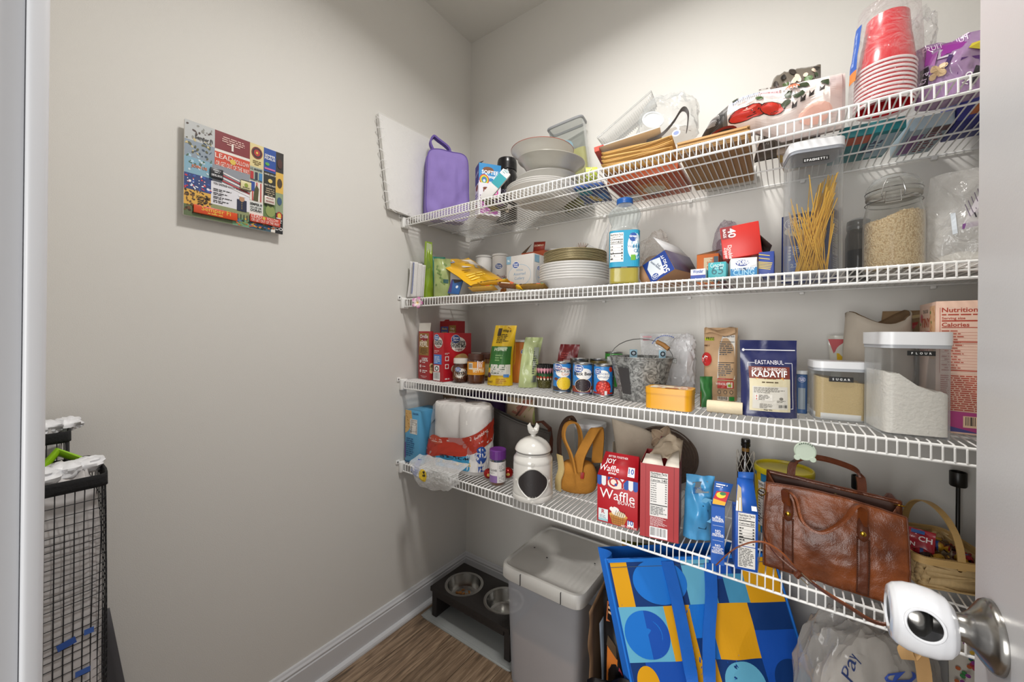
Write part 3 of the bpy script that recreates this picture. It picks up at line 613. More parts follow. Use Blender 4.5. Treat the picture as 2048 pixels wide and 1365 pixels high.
# zip bag and white grocery bag behind the bucket
FB=FILM('eef0f4',.22,.5,.1,.7,30)
P=spot(1335,-.042,k); t=thing('zip_bag','clear zip storage bag with blue print rising behind the bucket','bag',P,face_cam(P.x,P.y)); hh=zat(668,P.x,P.y)-Z(k)
po=Pouch(.19,hh,.045,seed=21,base=.8,seal=.97,wr=.014,taper=.12,skew=-.06); po.build(t,FB,'bag_film'); p=po.print(); p.rect(.01,hh*.88,.035,.003,'b04050'); p.rect(.01,hh*.93,.035,.005,'d8a0a8')
for i in range(20):
    a=PI*(.15+.7*i/19); p.rect(.10-.06*math.cos(a),hh*(.70+.26*math.sin(a)),.005,.0028,'4a66b8',rot=-a+PI/2)
p.build(t)
t=thing('plastic_bag','white translucent plastic bag bunched beside the kraft sugar bag','bag',spot(1360,-.125,k),0)
hh=zat(680,spot(1360,-.125,k).x,-.125)-Z(k)
blob(t,'bag_film',FILM('f4f4f6',.5,.4,.2,.5,25),(0,0,hh*.5),(.046,.042,hh*.5),4,.32,4.,48,32,zmin=0.001)
blob(t,'bag_handle',FILM('f4f4f6',.5,.4,.2,.5,25),(.018,-.005,hh*.86),(.030,.022,.042),8,.3,5.,28,18)
# yellow biscuit tin
A=base(1284,817.5,k); B=base(1384,828,k); e=B-A; rz=math.atan2(e.y,e.x)
A.y=max(A.y,-.418); W=.118; D=.078; hh=zat(778,A.x+.05,-.42)-Z(k)
t=thing('biscuit_tin','yellow rectangular tin with pale printed lid at the shelf edge','tin',A+Matrix.Rotation(.03,3,'Z')@V((W/2,D/2,0)),.03)
YT=M('dd9d18',.32,var=.02)
MB().rbox(-W/2,W/2,-D/2,D/2,0,hh-.012,.018,5,vonly=True).build('tin_box',YT,t)
lb=MB(); lb.rbox(-W/2-.0012,W/2+.0012,-D/2-.0012,D/2+.0012,hh-.0145,hh,.0185,5,vonly=True); lb.build('lid',YT,t)
p=Print(lambda x,y,o:(x,y,hh+o)); p.rect(-W*.40,-D*.40,W*.8,D*.8,'d9c6a8'); rr=random.Random(2)
for i in range(22): p.ell(rr.uniform(-.36,.36)*W,rr.uniform(-.34,.34)*D,rr.uniform(.006,.014),rr.uniform(.004,.010),rr.choice(['f0ece2','b0704a','8a5a78','efe0c0','c98a6a']),10,rot=rr.uniform(0,3))
p.build(t)
# kraft sugar bag
P=base(1440,802,k); Cb=away(P,.03); t=thing('sugar_bag','folded-top brown kraft paper bag with white nutrition panel','bag',Cb,face_cam(Cb.x,Cb.y)-.1)
hk=zat(656,Cb.x,Cb.y)-Z(k); W=.100
po=Pouch(W,hk,.070,seed=31,base=1.,belly=.2,seal=1.02,wr=.006,taper=.06,sidepow=.3); KR=M('c3a17c',.7,bump=.3,bscale=80); po.build(t,KR,'bag_body')
MB().grid(10,6,lambda u,v:(-W*.42+W*.84*u,-.030+.05*v-.008*math.sin(u*6),hk-.02+.016*math.sin(v*PI)+.006*math.sin(u*7+v*4))).build('folded_top',KR,t,solid=.002)
p=po.print(); p.poly([(W*.45,hk*.30),(W*.95,hk*.30),(W*.93,hk*.90),(W*.56,hk*.88),(W*.47,hk*.68)],'dcd8d0'); p.text('Nutrition Facts',W*.74,hk*.87,.0055,'3a3030',maxw=W*.34); p.rect(W*.5,hk*.80,W*.42,.0018,'2a2a2a'); p.lines(W*.5,hk*.62,W*.42,hk*.17,6,'5a5a5a'); p.rect(W*.47,hk*.52,W*.46,.0018,'2a2a2a'); p.lines(W*.48,hk*.34,W*.44,hk*.17,6,'5a5a5a')
p.rect(W*.46,hk*.295,W*.44,.0035,'b03028'); p.rect(W*.46,hk*.175,W*.46,hk*.10,'c03a2e'); p.rect(W*.74,hk*.185,W*.15,hk*.075,'e8e4d0'); p.ell(W*.81,hk*.215,W*.05,hk*.02,'8ab030'); p.text('WHOLE',W*.58,hk*.22,.007,'f4e0d8'); p.barcode(W*.46,hk*.01,W*.32,hk*.055,7,'e8dcc8'); p.rect(W*.8,hk*.01,W*.14,hk*.055,'2f8a3a')
for i in range(3): p.ell(W*(.52+.17*i),hk*.125,.005,.006,'3a3a3a'); p.ell(W*(.52+.17*i),hk*.125,.0035,.0045,'c3a17c')
p.rect(W*.04,hk*.82,W*.28,hk*.035,'b8c820'); p.text('FREE',W*.2,hk*.828,.009,'3a4a10'); p.lines(W*.02,hk*.73,W*.32,hk*.04,1,'6a4a30'); p.ell(W*.10,hk*.56,W*.17,hk*.095,'c22a2a'); p.text('rin',W*.10,hk*.55,.016,'ffffff',rot=1.2); p.build(t)
# green packet left of the kraft bag
P=spot(1412,-.30,k); t=thing('corn_packet','small red and green packet squeezed between tin and kraft bag','packet',P,face_cam(P.x,P.y)+.5); po=Pouch(.035,.085,.02,seed=5,wr=.003); po.build(t,M('2f6a34',.4),'bag_body'); p=po.print(); p.poly([(.0,0),(.035,0),(.035,.03),(.0,.045)],'a82a22'); p.poly([(.0,.028),(.035,.012),(.035,.020),(.0,.038)],'e0c040'); p.build(t)
# rolled parchment
A=base(1424,827,k); t=thing('baking_paper','cream roll of baking paper lying in front of kraft bag','roll',A+V((.026,.018,.0)),.06)
MB().lathe([(.0072,-.040),(.0150,-.040),(.0157,-.038),(.0157,.038),(.0150,.040),(.0072,.040),(.0070,-.040)],26).build('paper_roll',M('dccdae',.75,var=.12,bump=.2),t,loc=(0,0,.0157),rot=(0,PI/2,0))
# kadayif pouch
A=base(1483,834,k); B=base(1590,838,k); t=thing('pastry_pouch','dark blue pouch of shredded pastry with brown and cream label','pouch',(A+B)/2+V((0,.02,0)),math.atan2((B-A).y,(B-A).x)*.6)
W=(B-A).length*1.02; hp=zat(681,A.x+.05,-.33)-Z(k)
po=Pouch(W,hp,.040,seed=12,base=.75,belly=.35,seal=.86,wr=.0035,lean=.06); BL=M('262c5c',.25,bump=.25,bscale=60,coat=.4); po.build(t,BL,'bag_body')
p=po.print(); w,h=W,hp
p.rect(w*.03,h*.865,w*.94,h*.012,'e8e8ee'); p.ell(w*.055,h*.87,w*.025,h*.02,'e8e8ee',10); p.rect(w*.115,h*.64,w*.012,h*.06,'d8d8e0'); p.rect(w*.115,h*.70,w*.13,.0014,'d8d8e0'); p.rect(w*.77,h*.70,w*.13,.0014,'d8d8e0'); p.rect(w*.895,h*.12,.0014,h*.58,'d8d8e0'); p.rect(w*.86,h*.12,w*.04,.0014,'d8d8e0')
p.text('EASTANBUL',w*.5,h*.685,.0105,'eceaf2',bold=False,maxw=w*.5); p.rect(w*.13,h*.50,w*.72,h*.155,'7c3a30'); p.text('DRIED & SHREDDED',w*.49,h*.605,.0068,'f2e6e0',maxw=w*.6); p.text('KADAYIF',w*.49,h*.525,.0150,'ffffff',maxw=w*.62)
p.rect(w*.13,h*.08,w*.72,h*.42,'d9cfae'); p.poly([(w*.24,h*.485),(w*.74,h*.485),(w*.72,h*.5),(w*.74,h*.515),(w*.24,h*.515),(w*.26,h*.5)],'e0962a'); p.lines(w*.28,h*.49,w*.42,h*.02,1,'7a4a10',al='c'); p.lines(w*.2,h*.44,w*.58,h*.03,1,'5a4a30',al='c'); p.rect(w*.18,h*.11,w*.62,h*.29,'d4d0c6')
p.lines(w*.2,h*.315,w*.56,h*.075,5,'6a665e'); p.rect(w*.22,h*.22,w*.3,h*.08,'e2ded6'); p.poly([(w*.235,h*.265),(w*.26,h*.265),(w*.247,h*.29)],'c83a2a'); p.poly([(w*.235,h*.23),(w*.26,h*.23),(w*.247,h*.255)],'c83a2a'); p.lines(w*.28,h*.225,w*.22,h*.07,4,'6a665e'); p.ell(w*.68,h*.25,w*.035,h*.018,'77736b'); p.lines(w*.6,h*.20,w*.2,h*.03,2,'77736b'); p.barcode(w*.62,h*.125,w*.18,h*.05,3,'d4d0c6'); p.lines(w*.3,h*.12,w*.26,h*.06,4,'77736b'); p.text('Net Wt',w*.45,h*.09,.004,'3a3a3a'); p.build(t)
# small bottle and packet behind pouch
t=canister('food_bottle','slim blue labelled bottle with white cap half hidden behind pastry pouch','bottle',1603,-.235,24,742,k,'3a5a88',lambda p,r,h:(p.logo(0,h*.8,.008),p.rect(-r*.6,h*.1,r*1.2,h*.5,'8a96a0')),lid='cfd2d4'); t['category']='bottle'
# storage boxes with lids
def storage(name,label,A,rz,W,D,hh,fill,fcol,word,kk,lidh=.026,lab=(.30,.62,.84,.90),fn_fill=None,rc=.018,fillgrain=500,base2=None):
    t=thing(name,label,'container',V(A)+Matrix.Rotation(rz,3,'Z')@V((W/2,D/2,0)),rz)
    hb=hh-lidh; m=MB(); m.rbox(-W/2,W/2,-D/2,D/2,0,hb,rc,5,vonly=True); m.build('clear_walls',GLASS('eef0f2',1.38,.05),t)
    e=.0028; n=14
    def top(x,y): return fn_fill(x/W+.5,y/D+.5)
    m=MB(); N=16
    pts=[]
    for i in range(48):
        a=2*PI*i/48; ca,sa=math.cos(a),math.sin(a); q=.26
        pts.append(((W/2-e)*math.copysign(abs(ca)**q,ca),(D/2-e)*math.copysign(abs(sa)**q,sa)))
    vs=[(x,y,.004) for x,y in pts]+[(x,y,top(x,y)) for x,y in pts]; fs=[(i,(i+1)%48,48+(i+1)%48,48+i) for i in range(48)]
    for kk_ in range(1,7):
        s_=1-kk_/7; vs+=[(x*s_,y*s_,top(x*s_,y*s_)) for x,y in pts]; o=48*kk_
        fs+=[(o+i,o+(i+1)%48,o+48+(i+1)%48,o+48+i) for i in range(48)]
    fs.append(tuple(range(48*7,48*8))); m.add(vs,fs,0,True); m.build('contents',M(fcol,.85,bump=.6,bscale=fillgrain,var=.10,vscale=fillgrain*.8),t)
    if base2: MB().rbox(-W/2+.002,W/2-.002,-D/2+.002,D/2-.002,.0015,base2,rc,5,vonly=True).build('pale_layer',M('f1eee8',.8),t,fix=False)
    LM=M('e9ebee',.3,var=.01)
    m=MB(); m.rbox(-W/2-.0025,W/2+.0025,-D/2-.0025,D/2+.0025,hb+.004,hh,rc+.002,5,vonly=True); m.build('lid',LM,t)
    m=MB(); m.rbox(-W/2-.001,W/2+.001,-D/2-.001,D/2+.001,hb-.003,hb+.005,rc,5,vonly=True); m.build('seal',M('b8bcc2',.3),t)
    p=Print(lambda x,y,o:(x*W-W/2,-D/2-.0008-o,y*hh)); x0,x1,y0,y1=lab
    p.rect(x0,y0,x1-x0,y1-y0,'161616')
    m=len(word); 
    vs=None
    pp=Print(lambda x,y,o:(x-W/2,-D/2-.0009-o,y)); st=(x1-x0)*W/(m+1.2)
    for i,ch in enumerate(word): pp.text(ch,(x0*W)+st*(i+1.1),hh*(y0+(y1-y0)*.3),hh*(y1-y0)*.42,'f0f0f0')
    l=p.build(t,'name_strip'); pp.build(t,'strip_lettering'); return t
A=V((1.400,-.306,Z(k))); h=zat(723,1.41,-.306)-Z(k)
storage('sugar_container','short clear container of brown sugar with white lid and black label',A,.12,.100,.095,h,.7,'d9bd86','SUGAR',k,lidh=.020,lab=(.27,.72,.66,.745),fn_fill=lambda u,v:h*(.735-.115*u+.02*math.sin(v*9)),base2=.016)
A=V((1.507,-.410,Z(k))); h2=zat(664,1.507,-.41)-Z(k)
storage('flour_container','tall clear container of white flour with white lid at shelf edge',A,.17,.104,.120,h2,.7,'f2ebdf','FLOUR',k,lidh=.030,lab=(.33,.73,.775,.82),fn_fill=lambda u,v:h2*(.60-.16*max(0,u-.15)-.06*(u>.32)+.012*math.sin(u*31)+.006*math.sin(u*63)),fillgrain=160)
# pink cereal carton
c=carton('cereal_box','tall pale pink cereal carton with nutrition panel beside the door','box',(1.603,-.300),(1.745,-.300),2300,597,'e8c3ae',k,d=.125)
f=c.face('front'); w,h=f.w,f.h; ink='b4432f'
f.rect(w*.04,h*.45,w*.94,h*.50,'eccbb8'); f.rect(w*.04,h*.45,.0008,h*.5,ink); f.text('Nutrition Facts',w*.06,h*.915,.0098,ink,'l'); f.lines(w*.06,h*.885,w*.8,h*.02,1,ink); f.text('Serving size',w*.06,h*.86,.0052,ink,'l'); f.text('1 cup',w*.62,h*.86,.0052,ink,'l'); f.rect(w*.06,h*.843,w*.9,.003,ink); f.text('Calories',w*.06,h*.805,.0085,ink,'l'); f.text('160',w*.62,h*.805,.011,ink,'l'); f.rect(w*.06,h*.795,w*.9,.0016,ink)
for i in range(14): f.lines(w*(.06+.03*(i%3)),h*(.765-.0215*i),w*.32,h*.014,1,ink,seed=i); f.rect(w*.06,h*(.76-.0215*i),w*.9,.0004,ink)
f.rect(w*.06,h*.685-.0,w*.9,.0022,ink); f.rect(w*.06,h*.47,w*.9,.002,ink); f.lines(w*.05,h*.17,w*.9,h*.27,17,ink)
f.poly([(0,0),(w,0),(w,h*.15),(0,h*.17)],'b03d80'); f.poly([(0,0),(w*.55,0),(0,h*.07)],'4a4a8a'); f.rect(0,0,w,h*.012,'e8c3ae'); f.barcode(w*.28,h*.05,w*.40,h*.085,9,'e8c8a8')
s=c.face('left'); w,h=s.w,s.h
s.rect(w*.66,h*.55,w*.30,h*.42,'eab98a'); s.text('TRADER',w*.40,h*.92,.008,'9a8a7a',maxw=w*.4); s.ell(w*.16,h*.88,.008,.010,'c05a6a'); s.text('TINY',w*.42,h*.805,.021,'c4552f'); s.text('FRUITY',w*.42,h*.70,.021,'b8402f'); s.text('CUTIES',w*.42,h*.60,.018,'b8402f'); s.dots([(w*.1,h*.83),(w*.75,h*.84),(w*.7,h*.92)],.004,'6a8a3a'); s.dots([(w*(.69+.24*((i*.37)%1)),h*(.57+.38*((i*.61)%1))) for i in range(20)],.004,'dca070'); c.done()
# bags at the back right
P=spot(1706,-.060,k); t=thing('chip_bag','green and white crumpled snack bag with red corner behind sugar container','bag',P,face_cam(P.x,P.y)); hh=zat(672,P.x,P.y)-Z(k)
po=Pouch(.10,hh,.045,seed=41,base=.8,seal=.97,wr=.012,skew=-.03); po.build(t,M('cdccc2',.3,bump=.4,bscale=40,coat=.3),'bag_body'); p=po.print(); p.poly([(.012,hh*.1),(.095,hh*.1),(.095,hh*.55),(.03,hh*.6)],'3a8a40'); p.poly([(.01,hh*.75),(.04,hh*.95),(.0,hh*.95)],'b02a30'); p.text('M',.03,hh*.62,.028,'d8b020'); p.ell(.045,hh*.75,.004,.02,'4a9a3a',rot=.3); p.ell(.052,hh*.74,.004,.018,'4a9a3a',rot=-.3); p.lines(.06,hh*.35,.03,hh*.45,9,'5aa860'); p.build(t)
P=spot(1752,-.150,k); t=thing('paper_sack','open rolled paper sack with brown lining behind flour container','sack',P,face_cam(P.x,P.y)-.2); hh=zat(636,P.x,P.y)-Z(k)
WS=M('b8aea0',.6,bump=.4,bscale=40); mb=MB()
def sk(u,v):
    a=2*PI*u; q=1+.10*ridged((math.cos(a)*2,math.sin(a)*2,v*3+2),1.5); return (.068*q*math.cos(a)*(1-.15*v),.036*q*math.sin(a)*(1-.3*v),hh*v*(1+.07*math.sin(a*2+.6)))
mb.grid(36,14,sk,closedu=True); mb.build('sack_walls',WS,t,solid=.0015)
mb=MB(); mb.grid(36,3,lambda u,v:V(sk(u,1.))+V((-.004*math.cos(2*PI*u),-.004*math.sin(2*PI*u),-.03*v+.001)),closedu=True); mb.build('lining',M('6a5238',.7),t,solid=.001)
P=spot(1806,-.045,k); t=thing('brown_sack','brown paper bag with red stripe leaning behind the pink cereal','sack',P,face_cam(P.x,P.y)); hh=zat(622,P.x,P.y)-Z(k)
po=Pouch(.11,hh,.03,seed=44,base=.9,seal=1.,wr=.012,skew=.05); po.build(t,M('8f7350',.65,bump=.4,bscale=40),'bag_body'); p=po.print(); p.poly([(.01,hh*.78),(.11,hh*.86),(.11,hh*.92),(.01,hh*.84)],'a82a2a'); p.poly([(.01,hh*.88),(.11,hh*.96),(.11,hh*.985),(.01,hh*.92)],'b8a070'); p.build(t)
# silicone lid hung on the lip
P=at(1610,903,y=-SD-.012); t=thing('silicone_lid','sage green silicone turtle-shaped lid clipped on the third shelf lip','lid',P,face_cam(P.x,P.y)*.6)
r=23*mpp(P,1610); SG=M('b6c4b2',.45,var=.02)
m=MB(); m.lathe([(0,.0),(r*.97,.0),(r,.0015),(r*.96,.003),(r*.88,.0034),(r*.86,.0026),(0,.0026)],36); m.build('disc',SG,t,rot=(PI/2,0,0))
for sx,nm in ((-.72,'tab'),(.72,'tab')): MB().lathe([(0,0),(r*.30,0),(r*.31,.0015),(r*.26,.003),(0,.003)],18).build(nm,SG,t,loc=(sx*r*.95,-.0005,-r*.78),rot=(PI/2,0,0))
p=Print(lambda x,y,o:(x,-.0036-o,y)); 
for i in range(7): a=PI*(.3+.4*i/6); p.rect(r*.92*math.cos(a),r*.92*math.sin(a)-.002,.0025,.003,'4a5a4a')
p.build(t)
# ---------------------------------------------------------------- lowest shelf
k=4
def quad(parent,name,mat,pts,solid=.001,nu=1,nv=1,wob=0.):
    a,b,c,d=[V(p) for p in pts]
    nrm=(b-a).cross(d-a).normalized()
    mb=MB(); mb.grid(nu,nv,lambda u,v:(a*(1-u)+b*u)*(1-v)+(d*(1-u)+c*u)*v+nrm*(wob*noise.noise(V((u*3,v*3,wob*900))) if wob else 0)); return mb.build(name,mat,parent,solid=solid,fix=False)
def qprint(pts,fnw,fnh):
    a,b,c,d=[V(p) for p in pts]; n=(b-a).cross(d-a).normalized()
    return Print(lambda x,y,o:((a*(1-x/fnw)+b*x/fnw)*(1-y/fnh)+(d*(1-x/fnw)+c*x/fnw)*y/fnh)+n*(o+.0008))
# cracker carton and paper sack at the wall
c=Carton('cracker_box','light blue cracker carton leaning beside the paper towels at the wall','box',(.016,-.412,Z(k)),.02,.088,.13,zat(820,.03,-.41)-Z(k),'5aa6d2')
f=c.face('front'); w,h=f.w,f.h
f.poly([(0,h*.55),(w*.22,h*.6),(w*.52,h*.78),(w*.42,h),(0,h)],'d8b070'); f.dots([(w*(.05+.3*((i*.37)%1)),h*(.66+.32*((i*.61)%1))) for i in range(12)],.0025,'a87838'); f.text('CRACKER',w*.72,h*.93,.0075,'1f4a80',maxw=w*.4); f.nutri(w*.34,h*.56,w*.5,h*.28,'60'); f.lines(w*.1,h*.12,w*.6,h*.36,9,'1f5a8a'); f.rect(0,h*.08,w*.06,h*.3,'6a3a8a'); f.rect(0,.0,w,h*.03,'2a5a80'); c.done()
t=thing('brown_sack','brown paper sack with two white spots above the cracker carton','sack',(.068,-.20,Z(k))); hh=zat(788,.05,-.2)-Z(k)
po=Pouch(.096,hh,.06,seed=51,base=.95,seal=1.02,wr=.006,taper=.15); po.build(t,M('7d6650',.7,bump=.2),'bag_body'); p=po.print(); p.ell(.026,hh*.9,.008,.010,'e8e6e2'); p.ell(.070,hh*.91,.008,.008,'d8d6d2'); p.build(t)
# paper towel pack: two rolls in a torn printed film
PL=base(880,945,k); PT=V((.262,-.318,Z(k))); hT=zat(806,.26,-.33)-Z(k)
t=thing('paper_towel_pack','pack of paper towels in torn clear film with red band','paper towels',PT,.10)
PAP=M('efece8',.85,bump=.12,bscale=60,var=.02)
RR=.064
for sx in (-1,1):
    MB().lathe([(.020,hT*.02),(.020,hT*.0),(RR*.97,0),(RR,.004),(RR,hT-.006),(RR*.96,hT-.001),(.022,hT),(.020,hT-.004),(.0195,.0)],36,c=(sx*RR*1.0,0,0)).build('paper_roll',PAP,t)
def wrapf(a,z,o=0.):
    # rounded oblong around both rolls, flaring to the lower left where the film hangs loose
    ca,sa=math.cos(a),math.sin(a); L=RR*1.0; rr=RR+.0035+o
    q=abs(ca)**.55*math.copysign(1,ca); x=q*(L+rr*.98); y=math.copysign(abs(sa)**.62,sa)*rr
    fl=max(0,1-z/hT)*max(0,-ca); x-=fl*.042; y-=max(0,-sa)*.010*max(0,1-z/hT)*max(0,-ca+.3)
    wv=.004*noise.noise(V((a*3,z*22,1)))-.004*abs(noise.noise(V((a*6+z*30,z*18-a*3,4))))
    top=max(0,(z/hT-.93)/.09); s_=1-.22*top*top
    return V(((x+wv*ca)*s_,(y+wv*sa)*s_,z))
FW1=FILM('e4e4e6',.15,.42,.08,.5,12)
mb=MB(); mb.grid(64,26,lambda u,v:wrapf(2*PI*u,v*hT*1.015),closedu=True); mb.build('film_wrap',FW1,t)
p=Print(lambda x,y,o:wrapf(-PI/2+x*PI,y*hT,.0015+o)); p.step=.05; RED='b8351f'
def strip(x0,x1,fa,fb,col,n=26):
    vs=[];fs=[]
    for i in range(n+1):
        x=x0+(x1-x0)*i/n
        for j in range(5): vs.append((x,fa(x)+(fb(x)-fa(x))*j/4))
    for i in range(n):
        for j in range(4): fs.append((i*5+j,(i+1)*5+j,(i+1)*5+j+1,i*5+j+1))
    p._add(vs,fs,col)
strip(.10,.62,lambda x:.06+.0*x,lambda x:.30+.5*max(0,x-.1),'eceae8')
strip(-.46,.62,lambda x:max(.12,.20+.42*(x+.1)),lambda x:.42+.36*max(0,x+.25)+.10*max(0,x),RED)
strip(-.10,.14,lambda x:.06,lambda x:min(.40,.20+.42*(x+.1)),'3a9ccc'); 
def tx(s,x,y,sz,col,rot=0,fl=True,sx=1.): 
    vs,fs,wd=glyphs(s,True); kk=sz; c_,q_=math.cos(rot),math.sin(rot); o=[]
    for a,b in vs:
        a=(a-wd/2)*kk*sx; b=b*kk
        if fl: a,b=-a,-b
        o.append((x+(a*c_-b*q_)*1.0,y+(a*q_+b*c_)*.85))
    p._add(o,fs,col)
p.ell(-.14,.44,.10,.07,'b8482f',20); tx('MORE ABSORBENT',-.14,.455,.034,'f0d8d0',0.1); tx('INCREDIBLE',-.13,.425,.03,'f0d8d0',.1)
tx('Supporting',.30,.60,.085,'f4e4de',.42); tx('our local',.42,.76,.05,'f4e4de',.42); tx('SHEETS',.03,.17,.075,'e8c020',.1); tx('MORE',.03,.25,.07,'1c2a3a',.1)
p.ell(.34,.30,.12,.13,'2a55a8',18,rot=.3); tx('10!',.34,.34,.16,'ffffff',.1); p.rect(.20,.42,.26,.05,'c03a30',rot=.35); tx('sparkle',.32,.50,.04,'f2e0e0',.35); p.rect(.28,.06,.14,.08,'2a55a8'); p.rect(-.44,.08,.18,.06,'2a4a98',rot=.25); tx('SO',-.33,.14,.08,'e8e8f4',.25); tx('VALUE',-.36,.27,.05,'ecd8d0',.2)
p.poly([(-.30,.62),(-.29,.66),(-.15,.76),(-.16,.72)],'2e3138'); p.build(t,'film_print')
# loose film sagging over the shelf lip
hb=MB()
def sag(u,v):
    x=-.150+.250*u; dz=-.058*math.sin(PI*min(1,u*1.05))**.7*(1-.2*u); q=v
    return (x+.018*q*(1-u),-.090-.052*min(1,q*4)-.016*math.sin(PI*q*.9)-.012*math.sin(u*9)*q+.004*noise.noise(V((u*9,v*9,3))),.055*(1-q)+dz*q+.006*noise.noise(V((u*8,v*6,9))))
hb.grid(28,14,sag); hb.grid(28,10,lambda u,v:V(sag(u,1))*(1-v)+V((-.13+.22*u,-.146,.030))*v); hb.build('loose_film',FILM('f0f1f0',.35,.45,.1,.8,60),t)
p=Print(lambda x,y,o:V(sag(x,y))+V((0,-.001-o,0))); p.step=.1; p.poly([(.05,.1),(.16,.12),(.18,.62),(.1,.75),(.02,.65)],'2a55a8'); p.ell(.30,.5,.07,.22,'d8b832',12); p.ell(.32,.45,.03,.12,'1c1c1c',8); p.poly([(.08,.3),(.12,.3),(.13,.5),(.09,.5)],'dcdce8'); p.build(t,'film_print')
# things behind: purple box, picture bag, felt bag
a=spot(930,-.10,k); b_=spot(1004,-.10,k); c=Carton('purple_box','dark purple carton at the back behind the grey felt bag','box',a,0,(b_-a).length*.85,.07,zat(796,b_.x,-.1)-Z(k),'3b2352')
f=c.face('front'); f.text('oic',f.w*.45,f.h*.86,.03,'a08ab0',bold=False); c.done()
t=thing('picture_bag','cream and pink printed gift bag leaning at the back wall','bag',spot(1040,-.06,k)); hh=zat(803,.48,-.07)-Z(k)
po=Pouch(.15,hh,.035,seed=61,base=.9,seal=1.,wr=.004); po.build(t,M('c9b294',.5),'bag_body'); p=po.print(); p.poly([(.03,hh*.75),(.10,hh*.99),(.14,hh*.99),(.08,hh*.7)],'b87a68'); p.poly([(.10,hh*.7),(.15,hh*.95),(.155,hh*.6)],'9aa05c'); p.poly([(.055,hh*.7),(.065,hh*.7),(.12,hh*.98),(.11,hh*.99)],'6a4a3a'); p.build(t)
FELT=M('615d59',.95,bump=.9,bscale=520,var=.16,vscale=420)
x0=xat(962,-.215,Z(k)); x1=xat(1089,-.215,Z(k)); zl=zat(812,x0,-.215)-Z(k); zr=zat(868,x1,-.215)-Z(k)
t=thing('felt_bag','dark grey felt bag with sagging top edge behind the white canister','bag',((x0+x1)/2,-.175,Z(k))); W=x1-x0
def fb(u,v,side):
    x=-W/2+W*u; zt=zl+(zr-zl)*u-.010*math.sin(u*PI); y=side*(.035*(1-.65*v)*(.35+.65*math.sin(PI*min(max(u,.02),.98))**.5))
    return (x,y+.004*noise.noise(V((u*5,v*5,side))),v*zt)
mb=MB(); mb.grid(24,18,lambda u,v:fb(u,v,-1)); mb.grid(24,18,lambda u,v:fb(1-u,v,1)); mb.grid(24,1,lambda u,v:fb(u,0,1-2*v)); mb.grid(1,18,lambda u,v:fb(0,v,1-2*u)); mb.grid(1,18,lambda u,v:fb(1,v,-1+2*u)); mb.build('felt_body',FELT,t,fix=False)
mb=MB(); mb.tube([V(fb(i/24,.965,-1))+V((0,-.0012,0)) for i in range(25)],.0011,5); mb.build('seam',M('3f3c3a',.9),t)
mb=MB(); mb.tube([(W*.28,.012,zr*1.14),(W*.36,.015,zr*1.18),(W*.47,.012,zr*1.06),(W*.5,.008,zr*.8),(W*.5,.004,zr*.5)],.013,8,flat=(1,.35)); mb.build('leather_handle',M('5a2c1a',.45),t)
# spice jar and small sweets
P=base(995,973,k); r=16.5*mpp(P,995); C=away(P,r); h=zat(898,C.x,C.y)-Z(k)
t=thing('spice_jar','small spice jar with purple ribbed cap and white label','jar',C,face_cam(C.x,C.y)); hb_=h*.73
MB().lathe([(0,0),(r*.92,0),(r,.003),(r,hb_*.88),(r*.9,hb_*.97),(r*.88,hb_)],28).build('glass_body',GLASS('f0ece6',1.4,.06),t)
MB().lathe([(0,.001),(r*.92,.001),(r*.93,.004),(r*.93,hb_*.13),(0,hb_*.14)],24).build('ground_spice',M('7a4a22',.9,bump=.6),t)
m=MB(); n=36; m.grid(n,1,lambda u,v:(r*(1.02+(.018 if int(u*n+.5)%2 else 0))*math.cos(2*PI*u),r*(1.02+(.018 if int(u*n+.5)%2 else 0))*math.sin(2*PI*u),hb_+.001+(h-hb_-.004)*v),closedu=True,smooth=False); m.lathe([(0,hb_+.001),(r*1.02,hb_+.001)],n); m.lathe([(r*1.03,h-.003),(r*.98,h),(0,h)],n); m.build('cap',M('6a2f86',.4),t)
p=Print(cyl_map(r*1.003),step=.004); p.rect(-r*1.35,hb_*.12,r*2.7,hb_*.80,'e6e2e0'); p.rect(-r*1.35,hb_*.12,r*1.3,hb_*.27,'8a6aa0'); p.rect(r*.02,hb_*.12,.0006,hb_*.8,'555555'); p.text('CLOVES',-r*.55,hb_*.56,.0075,'2a2a2a',maxw=r*.95); p.text('CLOVES',r*.62,hb_*.56,.0075,'2a2a2a',maxw=r*.8); p.lines(r*.15,hb_*.66,r*.8,hb_*.2,5,'7a7a7a'); p.lines(r*.15,hb_*.15,r*.8,hb_*.25,6,'7a7a7a'); p.lines(-r*1.1,hb_*.45,r*.9,hb_*.06,2,'8a8a8a'); p.build(t,'paper_label')
def sweet(label,u,v,col,s=.013,y=None,kk=4,group='wrapped sweets',col2=None,P=None,rz=0.,name='wrapped_sweet',lift=0.):
    P=P if P is not None else base(u,v,kk); t=thing(name,label,'candy',V(P)+V((0,0,lift)),rz,group)
    m=MB(); m.lathe([(s*.62,-s*1.55),(s*.5,-s*1.3),(s*.22,-s*.95),(s*.62,-s*.75),(s*.85,-s*.3),(s*.85,s*.3),(s*.62,s*.75),(s*.22,s*.95),(s*.5,s*1.3),(s*.62,s*1.55)],12,sx=.7); o=m.build('wrapper',M(col,.2,.35,var=.25,vscale=300,bump=.6,bscale=300),t,loc=(0,0,s*.62),rot=(PI/2,0,PI/2))
    if col2:
        q=MB(); q.lathe([(s*.87,-s*.25),(s*.87,s*.2)],12,sx=.72); q.f=q.f[:12]; q.mi=q.mi[:12]; q.sm=q.sm[:12]; q.build('band',M(col2,.3),t,loc=(0,0,s*.62),rot=(PI/2,0,PI/2))
    return t
